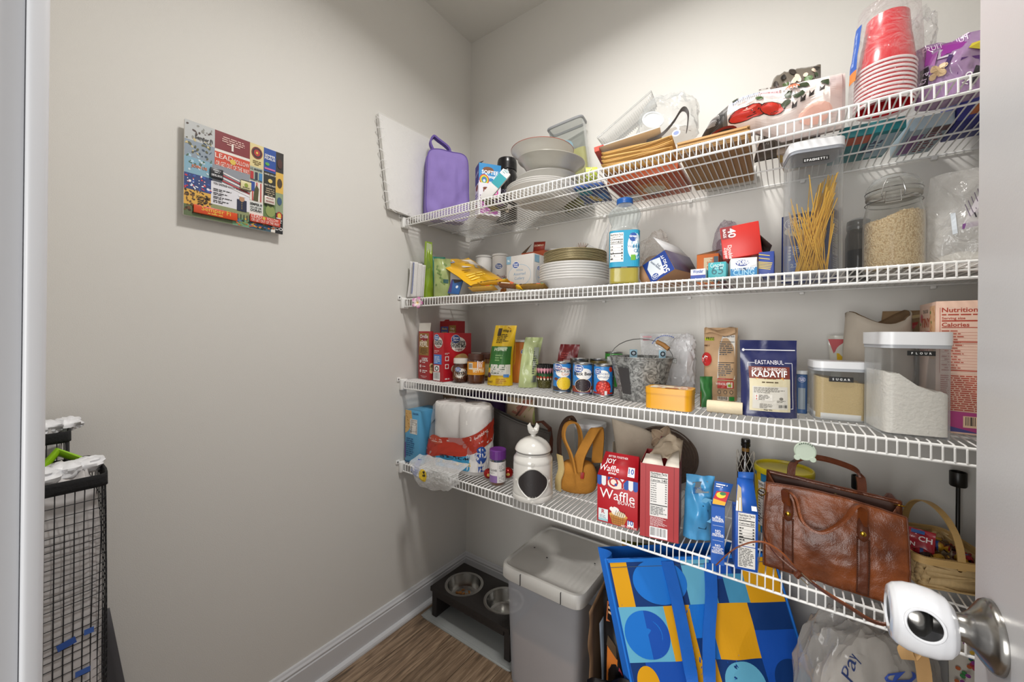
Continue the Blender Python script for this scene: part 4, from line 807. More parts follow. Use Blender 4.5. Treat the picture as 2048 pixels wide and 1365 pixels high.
def ball(label,P,r,col,kk=4):
    t=thing('foil_ball',label,'candy',P,face_cam(P[0],P[1]),'red foil chocolate balls'); m=MB(); m.grid(20,12,lambda u,v:V((math.cos(PI*(v-.5))*math.cos(2*PI*u),math.cos(PI*(v-.5))*math.sin(2*PI*u),math.sin(PI*(v-.5))))*r*(1+.07*ridged((math.cos(2*PI*u)*2,math.sin(2*PI*u)*2,v*5),1.5))+V((0,0,r)),closedu=True); m.build('foil',M('a3201c',.18,.5,var=.3,vscale=120),t)
    p=Print(lambda x,y,o:(x,-math.sqrt(max(0,(r*1.04)**2-x*x-(y-r)**2))-o,y)); p.ell(0,r,r*.35,r*.3,'d8b25a',12); p.build(t)
q=base(977,962,k); ball('red foil ball left of the spice jar',away(q,.02)+V((0,0,.002)),.018,'')
q=base(1016,961,k); ball('red foil ball between spice jar and canister',away(q,.02)+V((0,0,.002)),.019,'')
P=spot(992,-.268,k); t=thing('snack_packet','blue and yellow snack packet tucked behind the foil balls','packet',P,face_cam(P.x,P.y)); po=Pouch(.052,.075,.03,seed=71,wr=.006,base=.9); po.build(t,M('2a4278',.35),'bag_body'); p=po.print(); p.poly([(.012,.040),(.046,.046),(.044,.066),(.014,.060)],'d8b020'); p.poly([(.0,.060),(.05,.068),(.046,.075),(.0,.075)],'b06a3a'); p.build(t)
# white canister with chalk oval
P=base(1065,1009,k); r=42.5*mpp(P,1065); C=away(P,r); hb_=zat(901,C.x,C.y)-Z(k); hl=zat(873,C.x,C.y)-Z(k); ht=zat(848,C.x,C.y)-Z(k)
t=thing('ceramic_canister','white ceramic canister with black chalk oval and bunny-ear lid','canister',C,face_cam(C.x,C.y)); CER=M('dedcd6',.16,coat=.5,var=.03,vscale=8)
MB().lathe([(0,.004),(r*.93,.004),(r*.97,0),(r*1.0,.004),(r*1.0,.016),(r*.985,.018),(r*1.0,.022),(r*.985,.03),(r*.97,hb_*.5),(r*.975,hb_*.76),(r*.965,hb_*.775),(r*.975,hb_*.79),(r*.96,hb_*.86),(r*.86,hb_*.93),(r*.84,hb_*.96),(r*.86,hb_),(r*.80,hb_),(r*.78,hb_*.95),(0,hb_*.95)],48).build('canister_body',CER,t)
MB().lathe([(0,hb_+.001),(r*.86,hb_+.001),(r*.90,hb_+.005),(r*.88,hb_+.011),(r*.80,hb_+(hl-hb_)*.45),(r*.66,hb_+(hl-hb_)*.68),(r*.46,hb_+(hl-hb_)*.86),(r*.22,hl),(0,hl+.001)],48).build('lid',CER,t)
MB().lathe([(r*.865,hb_-.0005),(r*.875,hb_+.0012)],48).build('lid_gap',M('2a2826',.8),t)
lid=t.children[1]
m=MB(); m.lathe([(0,hl),(.009,hl),(.0075,hl+.006),(.015,hl+.013),(.017,hl+.021),(.012,hl+.026),(0,hl+.027)],16,sx=1.1)
for s_ in (-1,1): m.tube([(s_*.006,0,hl+.016),(s_*.011,.001,hl+.026),(s_*.014,.002,hl+.036),(s_*.011,.001,ht+.003)],[.009,.0095,.007,.001],8)
m.build('finial',CER,lid)
cm=cyl_map(r*.994); p=Print(cm,step=.005); cy=hb_*.42; pts=[]
for i in range(48):
    a=2*PI*i/48; q=1+.07*math.cos(4*a)*1.0+.03*abs(math.sin(2*a)); pts.append((r*.70*q*math.cos(a),cy+r*.62*q*math.sin(a)))
vs=[(0,cy)]; fs=[]
for j in range(1,6): vs+=[(x*j/5,cy+(y-cy)*j/5) for x,y in pts]
for i in range(48): fs.append((0,1+i,1+(i+1)%48))
for j in range(4):
    for i in range(48): fs.append((1+j*48+i,1+(j+1)*48+i,1+(j+1)*48+(i+1)%48,1+j*48+(i+1)%48))
p._add(vs,fs,'2e2a2a'); p.build(t,'chalk_oval')
m=MB(); m.tube([cm(x*1.06,cy+(y-cy)*1.06,.0005) for x,y in pts],.0016,6,closed=True)
for (sx,sy,rot) in ((0,r*.84,0),(-r*.86,0,PI/2),(0,-r*.80,PI),(r*.86,0,-PI/2)):
    for a in (-.7,-.35,0,.35,.7): m.tube([cm(sx-math.sin(rot+a)*.002,cy+sy+math.cos(rot+a)*.002,.0),cm(sx-math.sin(rot+a)*.009,cy+sy+math.cos(rot+a)*.009,.0005)],[.0014,.0008],6)
m.build('relief',CER,t)
# mustard suede purse with strap loops
P=base(1155,995,k); C=away(P,.042); hp=zat(845,C.x,C.y)-Z(k); s=mpp(C,1155)
t=thing('suede_purse','mustard suede pouch with two tall strap loops beside the canister','purse',C,face_cam(C.x,C.y)); SU=M('b27a2c',.9,bump=.35,bscale=260,var=.22,vscale=22); ED=M('6b4418',.8)
W=82*s; hbod=hp*.46
mb=MB()
def pb(u,v):
    a=2*PI*u; ph=PI*(v-.5); sp=lambda x,e:math.copysign(abs(x)**e,x); x=sp(math.cos(ph),.5)*sp(math.cos(a),.8)*W/2; y=sp(math.cos(ph),.6)*sp(math.sin(a),.9)*.038; z=(sp(math.sin(ph),.8)*.5+.5)*hbod; x*=1-.12*(z/hbod); 
    n_=.003*noise.noise(V((x*40,y*40,z*40))); return (x+n_,y+n_,max(0,z))
mb.grid(40,22,pb,closedu=True); mb.build('pouch_body',SU,t)
def strap(name,pts,wd,mat,seg=30):
    P3=[V(q) for q in pts]; n=len(P3); L=[]
    for i in range(seg+1):
        x=i/seg*(n-1); a=min(int(x),n-2); f_=x-a; p0=P3[max(a-1,0)];p1=P3[a];p2=P3[a+1];p3=P3[min(a+2,n-1)]
        L.append(.5*((2*p1)+(p2-p0)*f_+(2*p0-5*p1+4*p2-p3)*f_*f_+(3*p1-p0-3*p2+p3)*f_**3))
    m=MB(); m.tube(L,wd,8,flat=(1.,.22) if not isinstance(mat,tuple) else (1,.2)); return m.build(name,mat,t)
def band(parent,name,pts,wv,thick,mat,seg=28,tw=None):
    """flat strap: centre line pts, width vector wv (fixed direction), thickness"""
    P3=[V(q) for q in pts]; n=len(P3); L=[]
    for i in range(seg+1):
        x=i/seg*(n-1); a=min(int(x),n-2); f_=x-a; p0=P3[max(a-1,0)];p1=P3[a];p2=P3[a+1];p3=P3[min(a+2,n-1)]
        L.append(.5*((2*p1)+(p2-p0)*f_+(2*p0-5*p1+4*p2-p3)*f_*f_+(3*p1-p0-3*p2+p3)*f_**3))
    m=MB(); vs=[];fs=[]
    for i,q in enumerate(L):
        tn=(L[min(i+1,seg)]-L[max(i-1,0)]).normalized(); w_=V(wv(i/seg) if callable(wv) else wv); nn=tn.cross(w_).normalized()*thick/2
        vs+=[q-w_/2-nn,q+w_/2-nn,q+w_/2+nn,q-w_/2+nn]
    for i in range(seg):
        for j in range(4): fs.append((i*4+j,i*4+(j+1)%4,i*4+4+(j+1)%4,i*4+4+j))
    fs+=[(3,2,1,0),tuple(seg*4+j for j in range(4))]; m.add(vs,fs,0,True); return m.build(name,mat,parent)
d=.034
band(t,'strap_loop',[(-.012,-d,hbod*.72),(-.026,-d*.7,hbod*1.25),(-W*.36,-.010,hp*.80),(-W*.30,.0,hp*.97),(-W*.06,.012,hp*.98),(W*.06,.020,hp*.78),(W*.04,.02,hbod*1.05)],(.012,-.036,0),.006,SU)
band(t,'strap_loop',[(-.002,-d,hbod*.72),(.006,-d*.8,hbod*1.15),(W*.26,-.018,hp*.78),(W*.44,-.004,hp*.93),(W*.50,.012,hp*.80),(W*.47,.02,hbod*.9)],(.036,-.014,.008),.006,SU)
band(t,'fur_strip',[(-W*.44,.005,hbod*.9),(-W*.47,.008,hp*.72),(-W*.38,.012,hp*.95),(-W*.2,.016,hp*1.06),(-W*.08,.018,hp*.98)],(.010,-.020,.006),.008,M('3a2416',.95,bump=.8,bscale=300))
m=MB(); m.rbox(-.006,.006,-.0015,.0015,0,.022,.001,2); m.build('red_tag',M('a82a22',.5),t,loc=(W*.10,-d-.004,hbod*.55),rot=(0,.1,0))
m=MB(); m.rbox(-.003,.003,-.0015,.0015,-.010,.010,.001,2); m.tube([(0,0,-.010),(.003,0,-.014),(0,0,-.018),(-.003,0,-.014)],.0009,5,closed=True); m.build('zip_pull',M('d8cfa8',.35,.4),t,loc=(-W*.38,-d*.75,hbod*.62))
band(t,'side_panel',[(-W*.47,-.012,hbod*.05),(-W*.47,-.020,hbod*.4),(-W*.40,-.022,hbod*.75),(-W*.45,-.01,hbod*1.15)],(.020,-.020,0),.004,M('d2bc84',.85))
# clear container with white lid behind the purse
P=spot(1178,-.12,k); hh=zat(846,P.x,P.y)-Z(k)
storage('clear_container','clear container with plain white lid behind the suede purse',P+V((-.05,-.04,0)),0.,.10,.09,hh,0,'8a8378','',k,lidh=.020,lab=(0,0.001,0,.001),fn_fill=lambda u,v:hh*.30)
# woven hat, canvas visor, fabric flower
P=spot(1318,-.075,k); hc=zat(868,P.x,P.y); t=thing('sun_hat','woven grey brown sun hat standing against the wall behind boxes','hat',(P.x,-.055,Z(k)),.05); rh=.118; HAT=M('75665a',.85,bump=.5,bscale=120,var=.2,vscale=60)
prof=[]
for i in range(15): rr_=rh*(.42+.58*(1-i/14)); prof.append((rr_,.004*(i%2)+.012*(i/14)**2))
prof+=[(rh*.40,.03),(rh*.37,.055),(rh*.25,.062),(0,.064)]
MB().lathe(prof,48,sy=.9).build('brim',HAT,t,loc=(0,.046,rh*.92),rot=(PI/2-.10,0,0),solid=.0015)
MB().lathe([(rh*.415,.022),(rh*.425,.024),(rh*.40,.038),(rh*.395,.036)],40,sy=.9).build('hat_band',M('2a2624',.8),t,loc=(0,.046,rh*.92),rot=(PI/2-.10,0,0))
P=spot(1325,-.20,k); zf=zat(868,P.x,-.2); t2=thing('fabric_flower','beige fabric flower with pink centre above the torn red box','flower',(P.x,-.185,zf-.02))
for i in range(5):
    a=2*PI*i/5+.3; m=MB(); m.grid(8,8,lambda u,v:((u-.5)*.040*math.sin(PI*(.15+.8*v)),-.006-.010*math.sin(v*PI)+.004*math.sin(u*12),.046*v)); m.build('petal',M('a7937c',.9,var=.1),t2,rot=(0,a,0),solid=.001)
m=MB(); m.lathe([(0,-.006),(.008,-.003),(.008,.003),(0,.006)],12); m.build('flower_centre',M('8a2452',.7),t2,loc=(0,-.014,.006))
m=MB(); m.tube([(0,0,0),(.004,.012,-.04),(.0,.01,-(zf-.02-Z(4)))],.003,6); m.build('flower_stem',M('6a5a48',.9),t2)
P=spot(1258,-.22,k); zt=zat(846,P.x,-.22); t=thing('canvas_visor','cream canvas sun visor propped behind the waffle bowl box','visor',(P.x-.012,-.165,Z(k)),.15); hv=zt-Z(k); CV=M('b3a796',.9,bump=.5,bscale=300,var=.12)
def vz(u,v): a=PI*(u-.5)*.9; return (.072*math.sin(a)+.02*(1-v),-.045*math.cos(a)*(1-v*.35)+.02,hv*(.50+.52*v-.20*u*(1-v*.2)-.05*(2*u-1)**2*v))
m=MB(); m.grid(20,12,vz); m.build('visor_brim',CV,t,solid=.003); m=MB(); m.tube([V(vz(i/20,0)) for i in range(21)],.0022,6); m.build('brim_edge',M('8f8474',.9),t)
m=MB(); m.grid(20,3,lambda u,v:(.068*math.cos(PI*u),.02+.05*math.sin(PI*u),hv*.02+hv*.62*v)); m.build('head_band',M('9a8e7c',.9),t,solid=.002)
# waffle bowl carton
A=base(1194,1041,k); C=base(1275,1063,k)
c=carton('waffle_bowl_box','red waffle bowl carton with striped blue awning and gable top','box',(A.x,A.y),(C.x,C.y),1283,966,'b81c28',k,d=.075,r=.0008)
f=c.face('front'); w,h=f.w,f.h
for i in range(9):
    x=w*i/9; f.poly([(x,h*.84),(x+w/9,h*.84),(x+w/9,h),(x,h)],'2a55a8' if i%2==0 else 'ececee'); f.ell(x+w/18,h*.84,w/18,h*.05,'2a55a8' if i%2==0 else 'ececee',14)
f.ell(w*.46,h*.87,w*.21,h*.115,'b81c28'); f.ell(w*.46,h*.87,w*.20,h*.105,'f6e8d8'); f.text('JOY',w*.46,h*.815,.026,'b81c28'); f.ell(w*.47,h*.86,w*.03,h*.03,'2a55a8',12)
f.text('Waffle',w*.5,h*.535,.029,'ffffff',bold=False,maxw=w*.86); f.text('BOWLS',w*.73,h*.465,.0105,'ffffff',bold=False); f.rect(w*.04,h*.03,w*.24,h*.26,'e6eef0'); f.text('R',w*.16,h*.19,.012,'b02030'); f.lines(w*.07,h*.06,w*.18,h*.1,4,'8a98a0'); f.rect(w*.04,h*.03,w*.24,h*.05,'9ac8d0')
f.poly([(w*.31,h*.22),(w*.76,h*.22),(w*.67,h*.02),(w*.40,h*.02)],'b87a32'); f.ell(w*.535,h*.22,w*.23,h*.05,'d8a050'); 
for i in range(6): f.rect(w*(.37+.055*i),h*.03,.001,h*.18,'8a5520')
for i in range(4): f.rect(w*.38,h*(.05+.045*i),w*.31,.001,'8a5520')
f.ell(w*.50,h*.27,w*.13,h*.06,'f0e6d4'); f.ell(w*.60,h*.25,w*.12,h*.055,'ead9b8'); f.ell(w*.44,h*.33,w*.12,h*.06,'f6f2ec'); f.ell(w*.40,h*.385,w*.025,h*.018,'b82028',10)
for i in range(5): f.rect(w*(.45+.05*i),h*.21,.0012,h*.12,'3a2218',rot=-.3)
f.rect(w*.76,h*.05,w*.15,h*.11,'eef0f2'); f.text('10',w*.835,h*.085,.013,'2a55a8'); f.text('NET WT 3 OZ',w*.80,h*.015,.005,'f2d8d8')
hgt=zat(909,c.t.location.x,c.t.location.y)-Z(k)-h
g=[(-w/2,-c.d/2,h),(w/2,-c.d/2,h),(w*.44,c.d*.02,h+hgt),(-w*.40,c.d*.02,h+hgt)]
gb=[(w/2,c.d/2,h),(-w/2,c.d/2,h),(-w*.40,c.d*.05,h+hgt),(w*.44,c.d*.05,h+hgt)]
RM=M('b81c28',.42); quad(c.t,'gable_top',RM,g,.0008); quad(c.t,'gable_back',RM,gb,.0008)
m=MB(); m.add([g[0],g[3],gb[2],gb[1]],[(0,1,2,3)]); m.add([g[1],g[2],gb[3],gb[0]],[(0,1,2,3)]); m.build('gable_side',M('8f1620',.5),c.t,fix=False)
p=qprint(g,w,hgt*1.1); p.text('JOY',w*.24,hgt*.60,.013,'ffffff'); p.text('Waffle',w*.25,hgt*.24,.017,'ffffff',bold=False); p.text('BOWLS',w*.36,hgt*.12,.005,'ffffff'); p.text('BETTER TOGETHER',w*.42,hgt*.88,.0055,'f2d8d8'); p.rect(w*.74,hgt*.15,w*.17,hgt*.42,'eef0f2'); p.text('10',w*.825,hgt*.28,.014,'2a55a8'); p.lines(w*.76,hgt*.18,w*.13,hgt*.06,1,'88a0c0'); p.build(c.t); c.done()
# torn red carton
A=base(1278,1070.5,k); C=base(1357,1088.5,k)
c=carton('cone_box','red carton with nutrition panel and torn open paper top','box',(A.x+.002,A.y),(C.x,C.y),1376,937,'ab3236',k,d=.15,open_top=True)
f=c.face('front'); w,h=f.w,f.h
f.rect(w*.26,h*.30,w*.46,h*.60,'eceae6'); f.text('Nutrition Facts',w*.49,h*.865,.0072,'1c1c1c',maxw=w*.42); f.lines(w*.28,h*.835,w*.38,h*.025,2,'3a3a3a'); f.rect(w*.27,h*.822,w*.44,.0022,'1c1c1c'); f.text('Calories',w*.28,h*.78,.0052,'1c1c1c','l'); f.text('140',w*.70,h*.778,.0072,'1c1c1c','r'); f.rect(w*.27,h*.767,w*.44,.0012,'1c1c1c')
for i in range(9): f.lines(w*.28,h*(.735-.03*i),w*.3,h*.016,1,'4a4a4a',seed=i); f.rect(w*.65,h*(.738-.03*i),w*.045,h*.01,'4a4a4a')
f.rect(w*.27,h*.455,w*.44,.0022,'1c1c1c'); f.lines(w*.28,h*.32,w*.42,h*.12,6,'6a6a6a'); f.lines(w*.27,h*.17,w*.44,h*.125,9,'e8c8c8'); f.barcode(w*.26,h*.015,w*.46,h*.145,5); f.rect(w*.87,0,.0008,h,'7a2026'); f.rect(w*.14,0,.0006,h,'982a30')
s=c.face('right'); s.rect(0,0,s.w,s.h,'983038'); s.lines(s.w*.15,s.h*.1,s.w*.7,s.h*.7,16,'4a3a5a')
PAPR=M('b3a48f',.8,var=.1)
quad(c.t,'torn_flap',M('ddd5c8',.8),[(-w*.45,-c.d/2,h),(w*.1,-c.d/2,h),(w*.0,-c.d*.25,h+.018),(-w*.40,-c.d*.2,h+.014)],.0008)
quad(c.t,'torn_flap',M('ddd5c8',.8),[(w*.15,-c.d/2,h),(w*.5,-c.d/2,h),(w*.46,-c.d*.1,h+.030),(w*.2,0,h+.012)],.0008)
m=MB(); m.grid(12,12,lambda u,v:((u-.45)*w*.9*(1-.3*v)+.02*v,-c.d*.2+c.d*.5*v+.006*math.sin(u*8+v*5),h-.006+.050*v+.008*noise.noise(V((u*6,v*6,2)))+.014*math.sin(u*PI))); m.build('torn_paper',PAPR,c.t,solid=.0008); c.done()
# light blue wipes packet
P=base(1394,1084,k); C=away(P,.026); hh=zat(950,C.x,C.y)-Z(k); t=thing('wipes_packet','crumpled light blue plastic wipes packet beside the torn red box','packet',C,face_cam(C.x,C.y)+.2)
po=Pouch(.075,hh,.055,seed=81,base=.7,belly=.4,seal=1.0,wr=.012,taper=.05,skew=.04); po.build(t,M('4f9fd2',.25,bump=.4,bscale=40,coat=.4),'bag_body',26,34); p=po.print(); p.poly([(.012,hh*.72),(.060,hh*.76),(.056,hh*.93),(.016,hh*.9)],'6f7a80'); p.lines(.018,hh*.72,.035,hh*.1,5,'2a62a8'); p.poly([(.034,hh*.22),(.056,hh*.2),(.060,hh*.5),(.044,hh*.58)],'173a58'); p.build(t)
band(t,'torn_loop',[(.010,-.022,hh*.62),(.022,-.032,hh*.70),(.036,-.030,hh*.55),(.036,-.028,hh*.40),(.024,-.03,hh*.33)],(.012,-.008,0),.0015,M('74b8e0',.25,coat=.3))
# two blue cartons
A=base(1422,1127,k); C=base(1448.5,1133,k)
c=carton('fruit_snack_box','tall blue carton with printed promises and open picture flap','box',(A.x,A.y),(C.x,C.y),1468,1016,'1f5bb5',k,d=.026,open_top=True)
f=c.face('front'); w,h=f.w,f.h
f.text('ALL',w*.5,h*.80,.0055,'ffffff'); f.text('NATURAL',w*.5,h*.765,.0055,'ffffff',maxw=w*.85); f.text('INGREDIENTS',w*.5,h*.735,.004,'ffffff',maxw=w*.85); f.rect(w*.1,h*.665,w*.8,.0007,'dce6f4'); f.text('NO',w*.5,h*.56,.0055,'ffffff'); f.text('HIGH',w*.5,h*.53,.0035,'ffffff'); f.text('FRUCTOSE',w*.5,h*.505,.0035,'ffffff',maxw=w*.85); f.text('CORN SYRUP',w*.5,h*.48,.0035,'ffffff',maxw=w*.9); f.rect(w*.1,h*.41,w*.8,.0007,'dce6f4'); f.text('NO',w*.5,h*.31,.0055,'ffffff')
for i,tt in enumerate(('ARTIFICIAL','COLORS,','FLAVORS OR','PRESERVATIVES')): f.text(tt,w*.5,h*(.275-.028*i),.0034,'ffffff',maxw=w*.9)
s=c.face('right'); s.rect(0,0,s.w,s.h,'5f92d8')
g=[(-w/2,-c.d/2,h),(w/2,-c.d/2,h),(w/2+.020,c.d*.5,h+.050),(-w/2+.008,c.d*.5,h+.052)]
quad(c.t,'flap',M('2a5aa8',.4),g,.0008); p=qprint(g,w,.056); p.rect(w*.05,.004,w*.9,.012,'e0a832'); p.poly([(w*.05,.016),(w*.95,.012),(w*.95,.036),(w*.2,.034)],'c02a34'); p.ell(w*.5,.026,w*.3,.007,'e8d040',12); p.ell(w*.6,.030,w*.2,.004,'3a7a50',10); p.lines(w*.1,.042,w*.8,.010,2,'e8e8f0'); p.build(c.t); c.done()
A=base(1470,1138,k); C=base(1515.5,1147.5,k)
c=carton('applesauce_box','blue carton with white nutrition panel and sloped top left of bag','box',(A.x,A.y),(C.x,C.y),1521,1029,'1d53b0',k,d=.055)
f=c.face('front'); w,h=f.w,f.h; f.nutri(w*.12,h*.42,w*.76,h*.56,'50',n=6); f.rect(w*.12,h*.05,w*.76,h*.36,'e8e6e0'); f.lines(w*.16,h*.07,w*.68,h*.32,12,'4a4a4a')
hg=zat(961,c.t.location.x,c.t.location.y)-Z(k)-h; g=[(-w/2,-c.d/2,h),(w/2,-c.d/2,h),(w*.40,c.d*.2,h+hg),(-w*.32,c.d*.2,h+hg)]
quad(c.t,'sloped_top',M('1f5bb8',.4),g,.0008); p=qprint(g,w,hg); p.poly([(0,0),(w*.3,0),(w*.25,hg*.7),(w*.05,hg*.8)],'b8a888'); p.rect(w*.02,0,w*.08,hg*.3,'e8e8e8'); p.rect(w*.16,0,w*.06,hg*.4,'e8e8e8'); p.rect(w*.72,hg*.06,w*.24,hg*.14,'e0e4ea'); p.build(c.t)
quad(c.t,'raised_tab',M('2a66c0',.4),[(-w*.28,c.d*.21,h+hg*.9),(w*.42,c.d*.21,h+hg*.9),(w*.45,c.d*.3,h+hg*1.25),(-w*.26,c.d*.3,h+hg*1.2)],.0008); c.done()
# netted bottle
P=spot(1490,-.115,k); r=17*mpp(P,1490); hh=zat(878,P.x,P.y)-Z(k); t=thing('glass_bottle','dark bottle in white mesh sleeve behind the blue cartons','bottle',P,0)
MB().lathe([(0,.002),(r*.95,0),(r,.006),(r,hh*.58),(r*.85,hh*.68),(r*.48,hh*.80),(r*.46,hh*.90)],28).build('bottle_glass',M('1a1410',.08,coat=.6),t)
MB().lathe([(r*.46,hh*.90),(r*.56,hh*.905),(r*.58,hh*.935),(r*.52,hh*.94),(r*.56,hh*.95),(r*.56,hh*.985),(r*.5,hh),(0,hh)],24).build('cap',M('141210',.25),t)
MB().lathe([(r*.475,hh*.84),(r*.475,hh*.885)],24).build('neck_label',M('7a5a2a',.4),t)
m=MB(); n=9
for i in range(n):
    for sg in (-1,1): m.tube([((r*1.06+.001*abs(math.sin(j*.8)))*math.cos(2*PI*i/n+sg*j*.17),(r*1.06)*math.sin(2*PI*i/n+sg*j*.17),hh*(.0+.82*j/20)+.004) for j in range(21)],.0009,4)
m.build('mesh_sleeve',M('c8c2b8',.7),t)
# yellow lidded tub
P=spot(1566,-.16,k); r=61*mpp(P,1566); hh=zat(934,P.x,P.y)-Z(k); t=thing('powder_tub','large round tub with bright yellow lid behind the leather bag','tub',P,face_cam(P.x,P.y))
MB().lathe([(0,0),(r*.95,0),(r*.965,.003),(r*.965,hh-.012),(0,hh-.012)],40).build('tub_body',M('2f86b8',.35),t); MB().lathe([(r*.955,hh-.016),(r*1.0,hh-.016),(r*1.01,hh-.004),(r*.98,hh),(r*.93,hh-.001),(r*.91,hh-.006),(r*.4,hh-.006),(0,hh-.0055)],44).build('lid',M('cdbb18',.35),t)
p=Print(cyl_map(r*.968,-.35),step=.006); p.rect(-.055,0,.02,hh-.016,'d8b81c'); p.nutri(-.045,.02,.032,hh*.68,'110',title='Nutrition Facts'); p.poly([(-.062,hh*.3),(-.047,hh*.55),(-.055,hh*.85),(-.066,hh*.85)],'d8c020'); p.ell(.012,hh*.55,.008,.008,'e8eef2'); p.lines(-.01,hh*.35,.05,hh*.15,3,'dce8f0'); p.build(t)
# black candlesticks
def stick(label,u,vt,y,pw):
    P=spot(u,y,k); r=pw/2*mpp(P,u); hh=zat(vt,P.x,P.y)-Z(k); t=thing('candlestick',label,'candlestick',P,0,'black candlesticks'); BK=M('17140f',.35)
    MB().lathe([(0,0),(r*1.6,0),(r*1.6,.003),(r*.5,.008),(r*.26,.014),(r*.26,hh-.036)],20).build('stem',BK,t); MB().lathe([(0,hh-.037),(r*.9,hh-.037),(r,hh-.034),(r,hh-.001),(r*.96,hh),(r*.85,hh-.001),(r*.84,hh-.02),(0,hh-.02)],24).build('candle_cup',BK,t)
stick('black candlestick at the right rising behind the candy basket',1915,944,-.052,38); stick('black candlestick cup peeping above the leather bag handle',1714,952,-.06,26)
# ---------------------------------------------------------------- brown leather bag
def leather():
    m,nt,b=_new('leather'); L=nt.links; tc=nt.nodes.new('ShaderNodeTexCoord'); n=nt.nodes.new('ShaderNodeTexNoise'); n.inputs['Scale'].default_value=13; n.inputs['Detail'].default_value=6
    cr=nt.nodes.new('ShaderNodeValToRGB'); e=cr.color_ramp.elements; e[0].position=.3; e[0].color=lin('512510')+(1,); e[1].position=.7; e[1].color=lin('8c4a20')+(1,)
    vo=nt.nodes.new('ShaderNodeTexVoronoi'); vo.inputs['Scale'].default_value=520; bp=nt.nodes.new('ShaderNodeBump'); bp.inputs['Strength'].default_value=.16; bp.inputs['Distance'].default_value=.0015
    n3=nt.nodes.new('ShaderNodeTexNoise'); n3.inputs['Scale'].default_value=32; n3.inputs['Detail'].default_value=3; b2=nt.nodes.new('ShaderNodeBump'); b2.inputs['Strength'].default_value=.45; b2.inputs['Distance'].default_value=.006
    for q in (n,vo,n3): L.new(tc.outputs['Object'],q.inputs['Vector'])
    L.new(n.outputs[0],cr.inputs[0]); L.new(cr.outputs[0],b.inputs['Base Color']); L.new(n3.outputs[0],b2.inputs['Height']); L.new(vo.outputs[0],bp.inputs['Height']); L.new(b2.outputs[0],bp.inputs['Normal']); L.new(bp.outputs[0],b.inputs['Normal']); b.inputs['Roughness'].default_value=.33; return m
LE=leather(); LD=M('5a2c16',.4,bump=.2,bscale=200,var=.12); LI=M('3a1d10',.6); BRASS=M('c9a03c',.2,1.)
A=V((1.303,-.390,Z(k)+.003)); B=V((1.548,-.398,Z(k)+.003)); rz=math.atan2((B-A).y,(B-A).x); W=(B-A).length; D=.105; hL=zat(976,A.x+.008,A.y)-Z(k); hR=zat(1050,B.x,B.y)-Z(k); hM=(hL+hR)/2
t=thing('leather_bag','brown leather satchel with brass studs and long strap on lowest shelf','bag',A+Matrix.Rotation(rz,3,'Z')@V((W/2,D/2,0)),rz)
def bg(u,v,side):
    bulge=.012*math.sin(PI*u)*math.sin(PI*min(1,v*1.1)); y=side*(D/2*(1-.55*v**1.5)+bulge)
    x=(u-.5)*W*(1+.02*math.sin(PI*v)); zt=(hL+(hR-hL)*u+.010*math.sin(PI*u)) if side<0 else (hL+(hR-hL)*u+.014)
    w_=.0028*noise.noise(V((u*6,v*5,side*2)))+.0022*noise.noise(V((u*15,v*13,4)))
    return V((x,y+w_-(0 if side<0 else -.012*v),v*zt))
mb=MB(); mb.grid(40,28,lambda u,v:bg(u,v,-1)); mb.grid(40,2,lambda u,v:V(bg(u,0,1-2*v))); mb.build('front_panel',LE,t,solid=.0022,fix=False)
mb=MB(); mb.grid(40,28,lambda u,v:bg(u,v,1)); mb.build('back_panel',LE,t,solid=.0022,fix=False)
for s_,nm in ((0,'gusset'),(1,'gusset')):
    mb=MB(); mb.grid(12,20,lambda u,v:bg(s_,v,1)*(1-u)+bg(s_,v,-1)*u+V(((.5-s_)*2*.022*math.sin(PI*u)*v,0,-.03*math.sin(PI*u)*v*v))); mb.build(nm,LE,t,solid=.002,fix=False)
mb=MB(); mb.grid(20,4,lambda u,v:bg(.03+.94*u,.97,1)+V((0,-.006,-.045*v))); mb.build('lining',LI,t,solid=.001)
for side,nm in ((-1,'piping'),(1,'piping')):
    m=MB(); m.tube([bg(i/40,1,side) for i in range(41)],.0019,6); m.tube([bg(1,i/20,side) for i in range(21)],.0019,6); m.tube([bg(0,i/20,side) for i in range(21)],.0019,6); m.build(nm,LD,t)
front=lambda u,v,o:bg(u,v,-1)+V((0,-.0016-o,0))
for uc in (.195,.715):
    m=MB(); m.grid(4,18,lambda u,v:front(uc+(u-.5)*.085,.02+.62*v,.0012)); q=m.build('strap_panel',LD,t,solid=.002,fix=False)
    st=MB()
    for e_ in (-1,1):
        for i in range(26): st.tube([front(uc+e_*.036,.03+.6*i/26,.0030),front(uc+e_*.036,.03+.6*(i+.55)/26,.0030)],.0005,4)
    st.build('stitching',M('2a150b',.8),q)
    pts=[]; 
    m=MB(); nn=14; vs=[front(uc,.70,.0045)]
    for i in range(nn*2): 
        a=2*PI*i/(nn*2); vs.append(front(uc+.040*math.cos(a)*(1 if math.sin(a)<0 else .95),.72+(.11 if math.sin(a)<0 else .15)*math.sin(a),.0045))
    m.add(vs,[(0,1+i,1+(i+1)%(nn*2)) for i in range(nn*2)],0,True); m.build('handle_tab',LD,t,solid=.003,fix=False)
    m=MB(); m.lathe([(0,0),(.0052,0),(.0055,.0015),(.004,.003),(0,.0034)],16); m.build('stud',BRASS,t,loc=front(uc,.695,.006),rot=(PI/2,0,0))
h0=front(.195,.84,.006); h1=front(.715,.84,.006)
